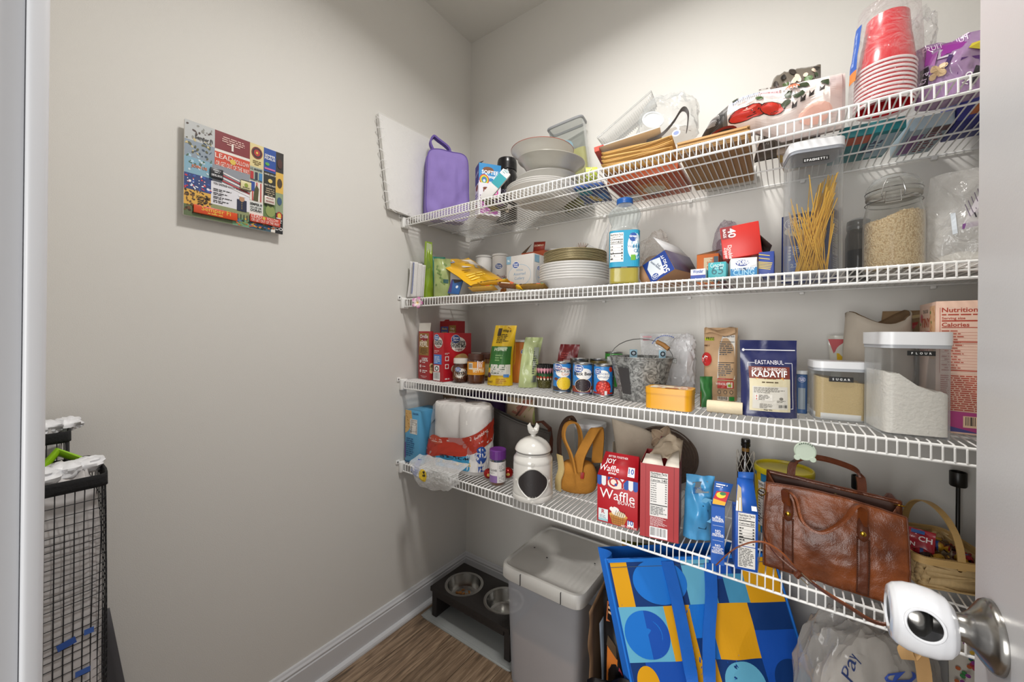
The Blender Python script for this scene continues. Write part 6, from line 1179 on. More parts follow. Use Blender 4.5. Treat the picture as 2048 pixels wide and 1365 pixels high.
def o5(f,w,h):
    for i,yy in enumerate((.90,.76,.60,.54,.48,.42,.36)): f.poly([(0,h*(yy+.03)),(w*(.72 if i<2 else .95-.03*i),h*(yy-.06)),(w*(.72 if i<2 else .95-.03*i),h*(yy-.085)),(0,h*yy)],'e8c83a')
sbox('straw_box','blue carton with yellow straws left of the pasta box',1517,1548,-.345,502,'27408f',.07,1557,o5)
# clear purple bag behind red carton
P=spot(1452,-.085,k); t=thing('purple_bag','clear smoky purple plastic bag puffed up behind the red carton','bag',P); hh=hat_(447,P)
blob(t,'bag_film',FILM('b8a8b4',.35,.4,.1,.8,40),(0,0,hh*.52),(.040,.032,hh*.50),23,.18,4.,40,26,zmin=.001); blob(t,'purple_content',M('5a2438',.5),(-.006,-.004,hh*.40),(.026,.020,hh*.38),6,.15,4.,24,16,zmin=.003)
# pasta carton
a=spot(1562,-.185,k); b_=spot(1662,-.22,k); c=carton('pasta_box','tall dark blue pasta carton standing behind the spaghetti container','box',(a.x,a.y),(b_.x,b_.y),1694,414,'1f3470',k,d=.06)
f=c.face('front'); w,h=f.w,f.h; f.logo(w*.25,h*.87,.020,'1f3f8a'); f.ell(w*.42,h*.76,w*.36,h*.085,'d8cfae'); f.text('Rotini',w*.48,h*.73,.021,'5a6a9a',bold=False); f.rect(w*.06,h*.05,w*.24,h*.50,'2a56b0'); f.rect(w*.18,h*.16,w*.22,h*.20,'dce4f0') if False else None; f.dots([(w*.18,h*(.52-.045*i)) for i in range(5)],.0035,'e8eef6'); f.lines(w*.24,h*.40,w*.14,h*.13,5,'c8d4ea'); f.rect(w*.16,h*.12,w*.22,h*.20,'3a66c0'); f.text('2.3',w*.27,h*.22,.010,'eef2fa',maxw=w*.2); f.rect(w*.1,h*.03,w*.2,h*.05,'e8e8ec'); f.ell(w*.68,h*.56,w*.12,h*.06,'8aa05a',16,rot=.6); f.ell(w*.75,h*.45,w*.10,h*.05,'a8b870',16,rot=-.5)
s=c.face('right'); w,h=s.w,s.h; s.nutri(w*.14,h*.35,w*.72,h*.52,'200',n=8); s.lines(w*.15,h*.08,w*.7,h*.24,8,'c8d0e8'); c.done()
# spaghetti container
A=V((xat(1580,-.365,Z(k)),-.365,Z(k))); B=V((xat(1690,-.345,Z(k)),-.345,Z(k))); W=(B-A).length; rz=math.atan2((B-A).y,(B-A).x); H=hat_(287,A); Dd=.092; hb_=H*.925
t=thing('spaghetti_container','tall clear container of spaghetti with white lid and black label','container',A+Matrix.Rotation(rz,3,'Z')@V((W/2,Dd/2,0)),rz)
GL=GLASS('f3f4f5',1.38,.015)
m=MB(); m.rbox(-W/2,W/2,-Dd/2,Dd/2,0,hb_,.018,5,vonly=True); m.build('clear_walls',GL,t)
m=MB(); m.rbox(-W/2+.009,W/2-.009,-Dd/2+.0035,Dd/2-.0035,.006,hb_*.985,.012,4,vonly=True); m.build('inner_walls',GLASS('fafafa',1.25,.0),t)
LM=M('e9ebee',.3,var=.01); m=MB(); m.rbox(-W/2-.0025,W/2+.0025,-Dd/2-.0025,Dd/2+.0025,hb_+.004,H,.020,5,vonly=True); m.build('lid',LM,t); m=MB(); m.rbox(-W/2-.001,W/2+.001,-Dd/2-.001,Dd/2+.001,hb_-.003,hb_+.005,.018,5,vonly=True); m.build('seal',M('9a9ea6',.3),t)
pp=Print(lambda x,y,o:(x-W/2,-Dd/2-.0008-o,y)); pp.rect(W*.22,H*.835,W*.48,H*.034,'161616')
for i,ch in enumerate('SPAGHETTI'): pp.text(ch,W*(.26+.05*i),H*.844,H*.016,'f0f0f0')
pp.build(t,'name_strip')
SPG=M('e9b53c',.5,var=.12,vscale=60); rr=random.Random(4)
for i in range(130):
    L=rr.uniform(.17,.235) if i<70 else rr.uniform(.08,.17); bx=(rr.uniform(-.30,.05) if i<66 else rr.uniform(-.2,.25))*W; by=rr.uniform(-.30,.30)*Dd; 
    lean=rr.uniform(.16,.46) if i<66 else rr.uniform(-.30,.26) if i<84 else rr.uniform(-.5,.35)
    tx=bx+lean*L*.75; lim=W/2-.012
    tx=max(-lim,min(lim,tx)); dx=(tx-bx); ty=max(-Dd/2+.008,min(Dd/2-.008,by+rr.uniform(-.03,.03))); dz=math.sqrt(max(.001,L*L-dx*dx-(ty-by)**2))
    dz=min(dz,hb_*.93)
    MB().tube([(bx,by,.010),(bx+dx*.5,by+(ty-by)*.5,.010+dz*.5),(tx,ty,.010+dz)],.00105,5).build('spaghetti_strand',SPG,t,fix=False)
# jars
P=spot(1716,-.105,k); r=27*mpp(P,1712); H=hat_(438,P); t=thing('glass_jar','smaller dark glass clip jar hidden beside the pasta carton','jar',P); MB().lathe([(0,.002),(r*.94,.002),(r,.01),(r,H*.70),(r*.86,H*.80),(r*.88,H*.82)],36).build('jar_glass',GLASS('b8b4ae',1.4,.10),t); MB().lathe([(r*.9,H*.82),(r*.93,H*.84),(r*.93,H*.88),(r*.90,H*.89),(r*.92,H*.90),(r*.88,H*.96),(r*.5,H),(0,H)],36).build('jar_lid',GLASS('a8a49e',1.5,.2),t); MB().lathe([(0,.004),(r*.95,.004),(r*.95,H*.5),(0,H*.52)],28).build('dark_filling',M('4a4440',.7),t)
P=spot(1785,-.255,k); r=64*mpp(P,1785); H=hat_(352,P); t=thing('rice_jar','large glass clip-top jar two thirds full of rice','jar',P,face_cam(P.x,P.y)); GJ=GLASS('f2f1ee',1.45,.03); hn=H*.74
MB().lathe([(0,.003),(r*.90,.003),(r*.96,.001),(r,.010),(r*1.0,H*.45),(r*.985,H*.58),(r*.90,H*.68),(r*.84,hn),(r*.86,hn+.004)],56).build('jar_glass',GJ,t)
MB().lathe([(r*.87,hn+.004),(r*.91,hn+.007),(r*.91,hn+.012),(r*.87,hn+.014)],56).build('rubber_seal',M('8f8c84',.5),t)
MB().lathe([(r*.86,hn+.014),(r*.92,hn+.016),(r*.93,hn+.022),(r*.90,hn+.026),(r*.91,hn+.030),(r*.86,H*.90),(r*.70,H*.96),(r*.45,H*.985),(r*.42,H),(0,H)],56).build('jar_lid',GLASS('ecebe7',1.5,.10),t)
WI=M('b0b0ae',.25,1.); m=MB(); 
for zz in (hn-.004,hn+.022): m.tube([(r*.925*math.cos(2*PI*i/40),r*.925*math.sin(2*PI*i/40),zz) for i in range(40)],.0011,5,closed=True)
y_=-r*.95; m.tube([(-.016,y_,hn-.004),(-.019,y_-.008,hn+.006),(-.015,y_-.008,hn+.026),(-.010,y_-.002,hn+.040),(.010,y_-.002,hn+.040),(.015,y_-.008,hn+.026),(.019,y_-.008,hn+.006),(.016,y_,hn-.004)],.0012,6); m.tube([(-.012,y_-.006,hn+.010),(.012,y_-.006,hn+.010),(.013,y_-.010,hn-.016),(-.013,y_-.010,hn-.016)],.0012,6,closed=True); m.build('wire_clip',WI,t)
def rice():
    m,nt,b=_new('rice'); L=nt.links; tc=nt.nodes.new('ShaderNodeTexCoord'); mp=nt.nodes.new('ShaderNodeMapping'); mp.inputs['Scale'].default_value=(1,1,.6); vo=nt.nodes.new('ShaderNodeTexVoronoi'); vo.inputs['Scale'].default_value=330; cr=nt.nodes.new('ShaderNodeValToRGB'); e=cr.color_ramp.elements; e[0].position=0; e[0].color=lin('e6d6b4')+(1,); e[1].position=.75; e[1].color=lin('b59b74')+(1,)
    bp=nt.nodes.new('ShaderNodeBump'); bp.invert=True; bp.inputs['Strength'].default_value=.7; bp.inputs['Distance'].default_value=.002; L.new(tc.outputs['Object'],mp.inputs[0]); L.new(mp.outputs[0],vo.inputs['Vector']); L.new(vo.outputs[0],cr.inputs[0]); L.new(cr.outputs[0],b.inputs['Base Color']); L.new(vo.outputs[0],bp.inputs['Height']); L.new(bp.outputs[0],b.inputs['Normal']); b.inputs['Roughness'].default_value=.7; return m
RICE=rice(); m=MB(); rr_=r*.965; zt=lambda x,y:H*.56+.22*x+.003*math.sin(x*90)
m.grid(48,12,lambda u,v:(rr_*math.cos(2*PI*u)*(.93 if v<.05 else 1),rr_*math.sin(2*PI*u)*(.93 if v<.05 else 1),.006+v*(zt(rr_*math.cos(2*PI*u),0)-.006)),closedu=True); m.grid(48,6,lambda u,v:(rr_*v*math.cos(2*PI*u),rr_*v*math.sin(2*PI*u),zt(rr_*v*math.cos(2*PI*u),0)),closedu=True); tag(m.build('rice',RICE,t),None,kind='stuff')
rr=random.Random(8); g=MB()
for i in range(900):
    if i<600: a=rr.uniform(PI,2*PI); q=V((rr_*math.cos(a),rr_*math.sin(a),0)); q.z=.008+rr.random()*(zt(q.x,0)-.012)
    else: a=rr.uniform(0,2*PI); s_=math.sqrt(rr.random())*.98; q=V((rr_*s_*math.cos(a),rr_*s_*math.sin(a),0)); q.z=zt(q.x,0)+.0006
    d_=V((rr.gauss(0,1),rr.gauss(0,1),rr.gauss(0,.7)))
    if i<600: n_=V((q.x,q.y,0)).normalized(); d_-=n_*d_.dot(n_)
    d_=d_.normalized()*.0032; g.tube([q-d_,q,q+d_],[.0004,.0009,.0004],4)
tag(g.build('rice_grains',M('dccbaa',.6,var=.1),t),None,kind='stuff')
# bag of flour and label at the far right
P=spot(1925,-.25,k); t=thing('flour_bag','open clear plastic bag with white powder and purple nutrition label','bag',P,face_cam(P.x,P.y)); hh=hat_(344,P); 
FB2=FILM('ecebe8',.42,.4,.12,.7,28)
po=Pouch(.138,hh,.07,seed=37,base=.9,belly=.3,seal=1.15,wr=.012,taper=.10,skew=.06); po.build(t,FB2,'bag_film',28,30); 
m=MB(); m.grid(24,8,lambda u,v:((u-.5)*.125,.026*math.sin(2*PI*v)*math.sin(PI*u)**.5,.004+.035*(.5+.5*math.cos(2*PI*v))*math.sin(PI*u)**.5+.003*noise.noise(V((u*12,v*9,1))))); m.build('white_powder',M('e8e4da',.9,bump=.3),t)
p=po.print(); p.poly([(.066,hh*.42),(.138,hh*.50),(.138,hh*.98),(.092,hh*.86)],'d2ccd2'); p.poly([(.066,hh*.38),(.138,hh*.46),(.138,hh*.51),(.066,hh*.43)],'8f5aa0'); p.poly([(.090,hh*.84),(.138,hh*.95),(.138,hh*1.),(.097,hh*.90)],'8a4a9a'); p.text('Nutrition Facts',.118,hh*.80,.009,'2a2432',rot=-1.25,maxw=.07); p.rect(.1085,hh*.82,.0022,.05,'2a2a4a',rot=-PI+.3) if False else None
for i in range(7): p.rect(.076+.004*i,hh*(.50+.035*i),.0012,hh*.14,'6a5a74',rot=.35)
p.text('160',.094,hh*.50,.011,'1f1a2a',rot=.3); p.rect(.052,hh*.34,.008,hh*.22,'d8e0e8',rot=.15); p.build(t)
# pink flower clip on the lip
P=at(836,606,y=-SD-.010); t=thing('flower_clip','small pink and white plumeria flower clipped on the shelf edge','flower',P,face_cam(P.x,P.y)*.6)
def petm():
    m,nt,b=_new('petal'); L=nt.links; tc=nt.nodes.new('ShaderNodeTexCoord'); sx=nt.nodes.new('ShaderNodeSeparateXYZ'); cr=nt.nodes.new('ShaderNodeValToRGB'); e=cr.color_ramp.elements; e[0].position=.0; e[0].color=lin('e8c030')+(1,); e[1].position=1; e[1].color=lin('c23a9a')+(1,); k1=e.new(.28); k1.color=lin('f2e8e0')+(1,); k2=e.new(.6); k2.color=lin('eec8dc')+(1,)
    mr=nt.nodes.new('ShaderNodeMath'); mr.operation='MULTIPLY'; mr.inputs[1].default_value=1/.024; L.new(tc.outputs['Object'],sx.inputs[0]); L.new(sx.outputs[2],mr.inputs[0]); L.new(mr.outputs[0],cr.inputs[0]); L.new(cr.outputs[0],b.inputs['Base Color']); return m
PM=petm()
for i in range(5): m=MB(); m.grid(8,8,lambda u,v:((u-.5)*.019*math.sin(PI*(.12+.8*v))**.8,-.004-.006*math.sin(v*2.2)+.003*(u-.5),.024*v)); m.build('petal',PM,t,rot=(0,2*PI*i/5+.35,0),solid=.0009)
# ---------------------------------------------------------------- top shelf
k=1
# flat white foam boards in clear wrap, leaning along the left wall
t=thing('foam_board','large flat white foam board in clear wrap leaning on the left wall','board',(.0,0,Z(k)))
zb=Z(k); pts=[(-.512,1.722-zb+.022),(-.36,.004),(-.05,.004),(-.05,2.125-zb),(-.564,2.108-zb)]
for j,(xa,xb) in enumerate(((.004,.012),(.014,.022))):
    MB().prism(pts,lambda y,z:(xa+.006*(1-z/.4),y,z),lambda y,z:(xb+.006*(1-z/.4),y,z)).build('board',M('e8e7e4',.6,var=.01),t)
F3=FILM('f2f3f4',.10,.35,.06,.6,18)
q=[V((.025+.006*(1-z/.4),y-.004,z)) for y,z in pts]; c_=sum(q,V())/5
m=MB(); 
def wrapb(u,v):
    x=u*5; i=int(x)%5; f_=x-int(x); p_=q[i]*(1-f_)+q[(i+1)%5]*f_; p_=c_+(p_-c_)*(1.012*v); return p_+V((.003*noise.noise(p_*30)+.002,0,0))
m.grid(50,8,wrapb); m.build('clear_wrap',F3,t)
m=MB(); 
for a,b_,n_ in ((pts[4],pts[0],9),(pts[0],pts[1],4)):
    for i in range(n_):
        f_=(i+.5)/n_; y=a[0]*(1-f_)+b_[0]*f_; z=a[1]*(1-f_)+b_[1]*f_; m.tube([(.005,y-.006,z),(.020,y-.009-.004*(i%2),z+.004),(.040,y+.004,z+.012*(i%3-1))],[.001,.0022,.0008],5)
m.build('wrap_crease',FILM('ffffff',.5,.4,.05,.4,60),t)
# lavender lunch bag
A=V((xat(853,-.375,Z(k)),-.375,Z(k))); rz=1.0; dv=V((math.cos(rz),math.sin(rz),0)); W=abs(dto(A,dv,938)); Dd=.072; H=zat(292,A.x+.03,-.36)-Z(k)
t=thing('lunch_bag','lavender fabric lunch bag with zip edge and top handle','lunch bag',A+Matrix.Rotation(rz,3,'Z')@V((W/2,Dd/2,.003)),rz); LV=M('8f7cc0',.85,bump=.25,bscale=350,var=.06,vscale=14); LVD=M('6e5aa4',.85,bump=.25,bscale=350)
def sq(x,z,p=7.):
    q=max(abs(x),abs(z)); n_=(abs(x)**p+abs(z)**p)**(1/p); return (x*q/n_,z*q/n_) if n_>1e-9 else (x,z)
def lb(u,v,side):
    x,z=sq(2*u-1,2*v-1); b_=(1-x*x)*(1-z*z); y=side*(Dd/2*(1-.10*z)+.006*b_); rim=max(abs(2*u-1),abs(2*v-1))
    y+=-side*.010*max(0,rim-.86)/.14
    w_=V((0,.010*noise.noise(V((x*1.6+3,z*1.6,side)))+.007*noise.noise(V((x*3+z,z*2.6-x,5+side)))*(1-rim**4),0))
    return V((x*W/2*(1-.04*z),y,(z*.5+.5)*H))+w_
m=MB(); m.grid(36,36,lambda u,v:lb(u,v,-1)); m.grid(36,36,lambda u,v:lb(1-u,v,1))
def edge(i,side):
    q=i/36%4; j=int(q); f_=q-j; u,v=((f_,0),(1,f_),(1-f_,1),(0,1-f_))[j]; return lb(u,v,side)
m.grid(144,4,lambda u,v:edge(u*144,-1)*(1-v)+edge(u*144,1)*v+V((0,.004*noise.noise(V((u*20,v*3,1))),0)),closedu=True); m.build('bag_body',LV,t)
for s_ in (-1,1): m=MB(); m.tube([edge(i,s_) for i in range(144)],.0026,6,closed=True); m.build('piping',LVD,t)
band(t,'carry_handle',[(-W*.30,.0,H*.97),(-W*.40,0,H*1.10),(-W*.33,0,H*1.20),(-W*.22,0,H*1.17),(W*.02,0,H*1.08),(W*.08,0,H*.985)],(.0,.026,.0),.008,LVD,40)
# dough box
a=V((xat(957,-.285,Z(k)),-.285,Z(k))); rz=.95; dv=V((math.cos(rz),math.sin(rz),0)); W=abs(dto(a,dv,1001)); H=zat(325,a.x,-.285)-Z(k)
q=V((-math.sin(rz),math.cos(rz),0)); Dd=.062
c=Carton('dough_box','colourful play dough carton with purple panel beside the black jar','box',a,rz,W,Dd,H,'e6e3ea')
f=c.face('front'); w,h=f.w,f.h; f.rect(0,h*.66,w,h*.34,'2a8ac8'); f.ell(w*.42,h*.88,w*.25,h*.06,'7a4a2a'); f.text('SOFTEE',w*.50,h*.80,.0155,'ffffff',maxw=w*.9); f.text('Dough',w*.56,h*.725,.0145,'ffffff',maxw=w*.7)
for i,cc in enumerate(('c83a3a','e0a030','e8d84a','5aa84a','4a70c0')): f.ell(w*.24,h*.68,w*(.22-.03*i),h*(.11-.015*i),cc,16)
f.rect(0,0,w,h*.62,'e8e6ee'); f.ell(w*.24,h*.66,w*.06,h*.03,'d8e6f2',12)
for i,cc in enumerate(('7a3a26','d04a9a')): x=w*(.2+.42*i); f.rect(x,h*.40,w*.26,h*.12,cc); f.ell(x+w*.13,h*.52,w*.15,h*.025,cc,14); f.rect(x+w*.05,h*.43,w*.14,h*.06,'eadcea')
f.rect(w*.05,h*.34,w*.25,h*.04,'6a3a8a'); f.rect(w*.07,h*.03,w*.80,h*.27,'a12a9a')
for i in range(4): f.rect(w*(.07+.2*i),h*.03,.001,h*.27,'7a1f78'); 
f.rect(w*.07,h*.16,w*.8,.001,'7a1f78'); f.lines(w*.1,h*.05,w*.7,h*.08,2,'e0a8d8')
s=c.face('left'); w,h=s.w,s.h; s.rect(0,h*.62,w,h*.38,'3a3f7a'); s.text('SOFTEE',w*.5,h*.80,.010,'dfe0f0',rot=.2,maxw=w*.8); s.ell(w*.5,h*.55,w*.3,h*.06,'8a4a2a'); s.ell(w*.4,h*.18,w*.25,h*.06,'8a4a2a'); s.lines(w*.1,h*.3,w*.8,h*.15,3,'7a6ab0'); s.rect(0,0,w,h*.6,'d6d2e0') if False else None; c.done()
quad(c.t,'lifted_flap',M('3a3432',.6),[(-c.w/2,-Dd/2,H),(-c.w/2,Dd/2,H),(-c.w/2+.02,Dd/2,H+.022),(-c.w/2+.02,-Dd/2,H+.010)],.001)
# black jar
P=spot(1013,-.122,k); r=21.5*mpp(P,1006); H=zat(321,P.x,P.y)-Z(k); t=thing('black_jar','glossy black plastic jar with ribbed black lid behind teal packet','jar',P,face_cam(P.x,P.y)); BJ=M('1b1a1d',.15,coat=.5,var=.05)
MB().lathe([(0,0),(r*.94,0),(r,.004),(r,H*.70),(r*.86,H*.80),(r*.84,H*.82)],36).build('jar_body',BJ,t); m=MB(); n=48; m.lathe([(r*.8,H*.81),(r*.90,H*.815),(r*.92,H*.83)]+[(r*(.92 if i%2 else .905),H*(.84+.012*i)) for i in range(9)]+[(r*.90,H*.965),(r*.84,H),(r*.7,H*.985),(0,H*.985)],40); m.build('lid',M('141316',.28),t)
p=Print(cyl_map(r*1.003),step=.005); p.text('YOGU',-.01,H*.42,.016,'6a6478',maxw=.05); p.ell(.012,H*.2,.010,.012,'e8e0da',12); p.ell(.002,H*.14,.008,.010,'d8c8b0',12); p.build(t)
# teal and white packet leaning
P=spot(966,-.36,k); t=thing('teal_packet','slim white and teal packet leaning across the black jar','packet',P+V((0,0,.018)),rot=(.05,.72,.55)); m=MB(); m.rbox(-.019,.019,-.006,.006,0,.140,.003,2); m.build('packet_body',M('dcdad8',.4),t); p=Print(lambda x,y,o:(x,-.006-o,y)); p.rect(-.018,.070,.036,.048,'2f9aa6'); p.lines(-.012,.125,.024,.014,2,'8ab0b4'); p.ell(0,.140,.010,.004,'b8c8cc',12); p.build(t)
# foam plates and bowls
P=spot(1085,-.235,k); rB=.138; 
def dish(name,label,r,deep,loc,rot,mat,group=None,t_=.0022,rim=None,pr=None):
    o=thing(name,label,'plate' if 'plate' in name else 'bowl',loc,rot=rot,group=group)
    MB().lathe([(0,0),(r*.58,0),(r*.66,.002),(r*.82,deep*.62),(r*.90,deep*.86),(r*1.0,deep),(r*1.004,deep+t_),(r*.90,deep*.86+t_),(r*.81,deep*.62+t_),(r*.64,t_+.002),(0,t_)],64).build('dish_body',mat,o)
    if rim:
        MB().lathe([(r*.985,deep+t_*.6),(r*1.006,deep+t_*.2),(r*1.010,deep+t_),(r*.985,deep+t_*1.3)],64).build('rim',rim,o)
    if pr:
        rr=random.Random(3); fn=lambda x,y,o_:((r*.66+(r*.16)*y+.0006+o_)*math.cos(x),(r*.66+(r*.16)*y+.0006+o_)*math.sin(x),.002+(deep*.62-.002)*y-.0012-o_); p=Print(fn); 
        vs=[];fs=[]; v2=[];f2=[]
        for i in range(900):
            x=rr.uniform(0,2*PI);y=rr.uniform(.0,.97); a=.016;b_=.03; V_,F_=(vs,fs) if i%3 else (v2,f2); kx=len(V_); V_+=[(x-a,y-b_),(x+a,y-b_),(x+a,y+b_),(x-a,y+b_)]; F_.append((kx,kx+1,kx+2,kx+3))
        p._add(vs,fs,'3a4a6a'); p._add(v2,f2,'b0a850'); p.build(o,'printed_dots')
    return o
FO=M('d9d7d3',.45,var=.02); FG=M('b9b7b1',.4,var=.04)
for i in range(3): dish('foam_plate',['lowest','middle','uppermost'][i]+' white foam plate under the speckled bowl on the top shelf',rB,.036,(P.x,P.y,Z(k)+.003+.007*i),(0,0,0),FO,'white foam plates in the bottom stack')
dish('patterned_bowl','bowl with speckled blue and yellow outside between the foam plates',.118,.052,(P.x+.012,P.y+.01,Z(k)+.036),(0,-.02,0),FG,None,.0025,None,True)
dish('pearl_bowl','pearly grey bowl tilted in the middle of the dish stack',.125,.046,(P.x+.034,P.y-.004,Z(k)+.101),(.02,.10,0),M('b5b2a8',.3,.15,var=.06))
dish('rust_rim_plate','cream bowl with rust red rim on top of the dish stack',.118,.044,(P.x-.002,P.y-.004,Z(k)+.154),(.0,.02,0),M('cfccc4',.35,var=.04),None,.0022,M('9a4a34',.5))
# white bristle brush
t=thing('dust_brush','fluffy white brush with brown clip poking above the dishes','brush',(P.x-.030,P.y+.01,Z(k)+.172)); 
m=MB(); rr=random.Random(6)
for i in range(220):
    a=rr.uniform(0,2*PI); b_=rr.uniform(.1,1.5); d_=V((math.cos(a)*math.cos(b_),math.sin(a)*math.cos(b_),math.sin(b_))); m.tube([d_*.004,d_*rr.uniform(.024,.036)],[.0012,.0004],4)
tag(m.build('bristles',M('e6e2dc',.9),t),None,kind='stuff'); m=MB(); m.rbox(-.007,.007,-.004,.004,.028,.048,.002,2); m.build('clip',M('5a4636',.5),t,rot=(0,.25,0))
# clear food box with grey rim
Q=spot(1146,-.070,k); zt=zat(262,Q.x,Q.y); hh=.26; t=thing('food_box','clear plastic food box with grey rim and yellow-green inside','container',(Q.x+.022,Q.y+.022,Z(k)+.014),rot=(.03,-.16,.15))
def fbx(u,v,i=0.): 
    a=2*PI*u; e=.30; sp=lambda x:math.copysign(abs(x)**e,x); s_=.80+.20*v-i; return (sp(math.cos(a))*.074*s_,sp(math.sin(a))*.036*s_,v*(zt-Z(k))*1.06)
m=MB(); m.grid(48,12,lambda u,v:fbx(u,v),closedu=True); m.add([fbx(i/48,0) for i in range(48)],[tuple(range(48))]); m.build('clear_walls',GLASS('e8eae8',1.5,.10),t)
m=MB(); m.tube([V(fbx(i/48,1))*1.0 for i in range(48)],.0055,8,closed=True); m.build('rim',M('8f9194',.35),t); m=MB(); m.grid(48,3,lambda u,v:(lambda q:(q[0]*(1.03-.02*v),q[1]*(1.04-.02*v),q[2]+.004))(fbx(u,1,0) if v<1 else fbx(u,1,.0)),closedu=True); m.add([V(fbx(i/48,1))+V((0,0,.004)) for i in range(48)],[tuple(range(48))]); m.build('lid',FILM('dcdee0',.35,.4,.1,.1,20),t)
m=MB(); m.grid(40,8,lambda u,v:fbx(u,.05+.62*v,.05),closedu=True); m.add([fbx(i/40,.67,.05) for i in range(40)],[tuple(range(40))]); m.build('green_content',M('b5b060',.5,var=.3,vscale=16),t); m=MB(); m.lathe([(0,0),(.036,0),(.038,.004),(.036,.008),(0,.008)],28); m.build('blue_disc',M('8ab4c8',.4),t,loc=(-.02,-.018,(zt-Z(k))*.78),rot=(1.2,.3,0))
# lime ribbon roll
Pq=spot(1182,-.345,k); t=thing('ribbon_roll','lime green ribbon roll on a card core at the shelf edge','ribbon',Pq+V((0,0,.0)),.5); r=.021; m=MB(); m.lathe([(r*.55,-.018),(r,-.018),(r*1.01,-.017),(r*1.01,.017),(r,.018),(r*.55,.018),(r*.55,-.018)],32); m.build('ribbon',M('a9b83a',.5,var=.4,vscale=60,stretch=(1,1,9)),t,loc=(0,0,r),rot=(0,PI/2,0)); m=MB(); m.lathe([(0,-.0195),(r*1.02,-.0195),(r*1.02,-.0182),(0,-.0182)],28); m.build('card_disc',M('8a8276',.7),t,loc=(0,0,r),rot=(0,PI/2,0)); m=MB(); m.tube([(.0,-r,r*1.6),(-.012,-r-.006,r*.6),(-.016,-r-.006,.006),(-.004,-r-.010,.003),(.008,-r-.006,.010)],.0008,5); m.build('loose_cord',M('d8d4cc',.6),t)
# carton lying under the envelopes, kraft envelopes, tray
def slab(name,label,cat,x0,x1,y0,y1,z0,z1,col,rz=0.,pr=None,bottom=None,group=None):
    cx,cy=(x0+x1)/2,(y0+y1)/2; t=thing(name,label,cat,(cx,cy,z0),rz,group); W,D_=x1-x0,y1-y0; MB().rbox(-W/2,W/2,-D_/2,D_/2,0,z1-z0,.0015,2).build('carton',M(col,.45),t)
    if bottom: p=Print(lambda x,y,o:(x-W/2,D_/2-y,-o)); bottom(p,W,D_); p.build(t)
    if pr: p=Print(lambda x,y,o:(x-W/2,-D_/2-o,y)); pr(p,W,z1-z0); p.build(t)
    return t
slab('cookie_box','flat orange and red carton seen through the wires under brown envelopes','box',.855,1.075,-.275,-.07,Z(k),Z(k)+.030,'b5532a',.0,None,lambda p,w,h:(p.rect(w*.02,h*.5,w*.3,h*.48,'8f1c22'),p.rect(w*.32,h*.30,w*.45,h*.45,'c8803a'),p.ell(w*.55,h*.45,w*.16,h*.16,'d8cbb0'),p.rect(w*.45,h*.2,w*.2,h*.12,'3a4a6a'),p.rect(w*.05,h*.05,w*.25,h*.35,'d8d2cc')))
slab('gift_packet','blue and yellow patterned flat packet under the dish stack end','packet',.735,.835,-.305,-.14,Z(k),Z(k)+.012,'2a4a8a',.2,None,lambda p,w,h:(p.poly([(w*.5,h*.1),(w*.75,h*.1),(w*.45,h*.5),(w*.2,h*.5)],'d8b83a'),p.rect(w*.65,h*.2,w*.3,h*.35,'3a80c8'),p.rect(w*.05,h*.6,w*.5,h*.35,'2f9ab0'),p.dots([(w*((i*.37)%1),h*((i*.61)%1)) for i in range(24)],.004,'c8d4e8')))
slab('leaflet','dark printed leaflet lying flat below the dough carton and jar','leaflet',.395,.465,-.40,-.26,Z(k),Z(k)+.004,'5a5a3a',.4,None,lambda p,w,h:(p.rect(w*.1,h*.1,w*.4,h*.35,'b8a850'),p.rect(w*.55,h*.4,w*.4,h*.5,'8a70b0'),p.lines(w*.1,h*.5,w*.4,h*.4,6,'d0ccc0')))
PE=spot(1195,-.32,k); rr=random.Random(9); KF=[M('b98f50',.7,bump=.2,var=.06),M('a87f45',.7,bump=.2,var=.06),M('c79c58',.7,bump=.2,var=.06)]
te=thing('envelope_stack','stack of brown paper envelopes on the flat orange carton','envelopes',(.945,-.215,Z(k)+.0325),.10)
for i in range(13):
    W,D_=.205,.20; z0=i*.0045; a=rr.uniform(-.05,.05); fan=.012*(i%3); m=MB(); m.grid(10,6,lambda u,v:((u-.5)*W+fan*.4,(v-.5)*D_-fan*.2,.003+.0035*math.sin(u*5+i)*u+(.010*max(0,u-.75)*4*(i/13))),smooth=True); m.build('envelope',KF[i%3],te,loc=(0,0,z0),rot=(0,0,a),solid=.0025)
t=thing('white_envelope','white and red edged paper packet on top of the brown envelopes','envelope',(.915,-.225,Z(k)+.0325+.088),rot=(.0,-.13,.18)); m=MB(); m.rbox(-.10,.10,-.09,.09,0,.004,.001,1); m.build('paper',M('dcd6cc',.6),t); p=Print(lambda x,y,o:(x,-.09-o,y)); p.rect(-.1,0,.03,.004,'b8352a'); p.build(t); MB().rbox(-.101,-.085,-.0915,.0915,-.012,.0045,.001,1).build('red_edge',M('b84a3a',.5),t)
P1=at(1203,288,y=-.16); P2=at(1310,203,y=-.13); d_=P2-P1; L=d_.length
t=thing('clear_tray','long clear ribbed plastic tray leaning up over the envelopes','tray',P1,rot=(0,-math.atan2(d_.z,d_.x),.08)); TR=FILM('a9adad',.20,.7,.08,.0,20)
m=MB()
def tr(u,v):
    x=u*L; a=PI*v; yy=-.045*math.cos(a); zz=-.030*math.sin(a)**.6*(min(1,u*10,(1-u)*10))**.5; rib=.0034*math.sin(u*60*PI) if .08<v<.92 else 0; return (x,yy,zz+rib)
m.grid(150,12,tr); m.build('tray_shell',TR,t); m=MB(); m.tube([(0,-.048,0),(L,-.048,0),(L,.048,0),(0,.048,0)],.003,6,closed=True); m.build('tray_rim',TR,t)
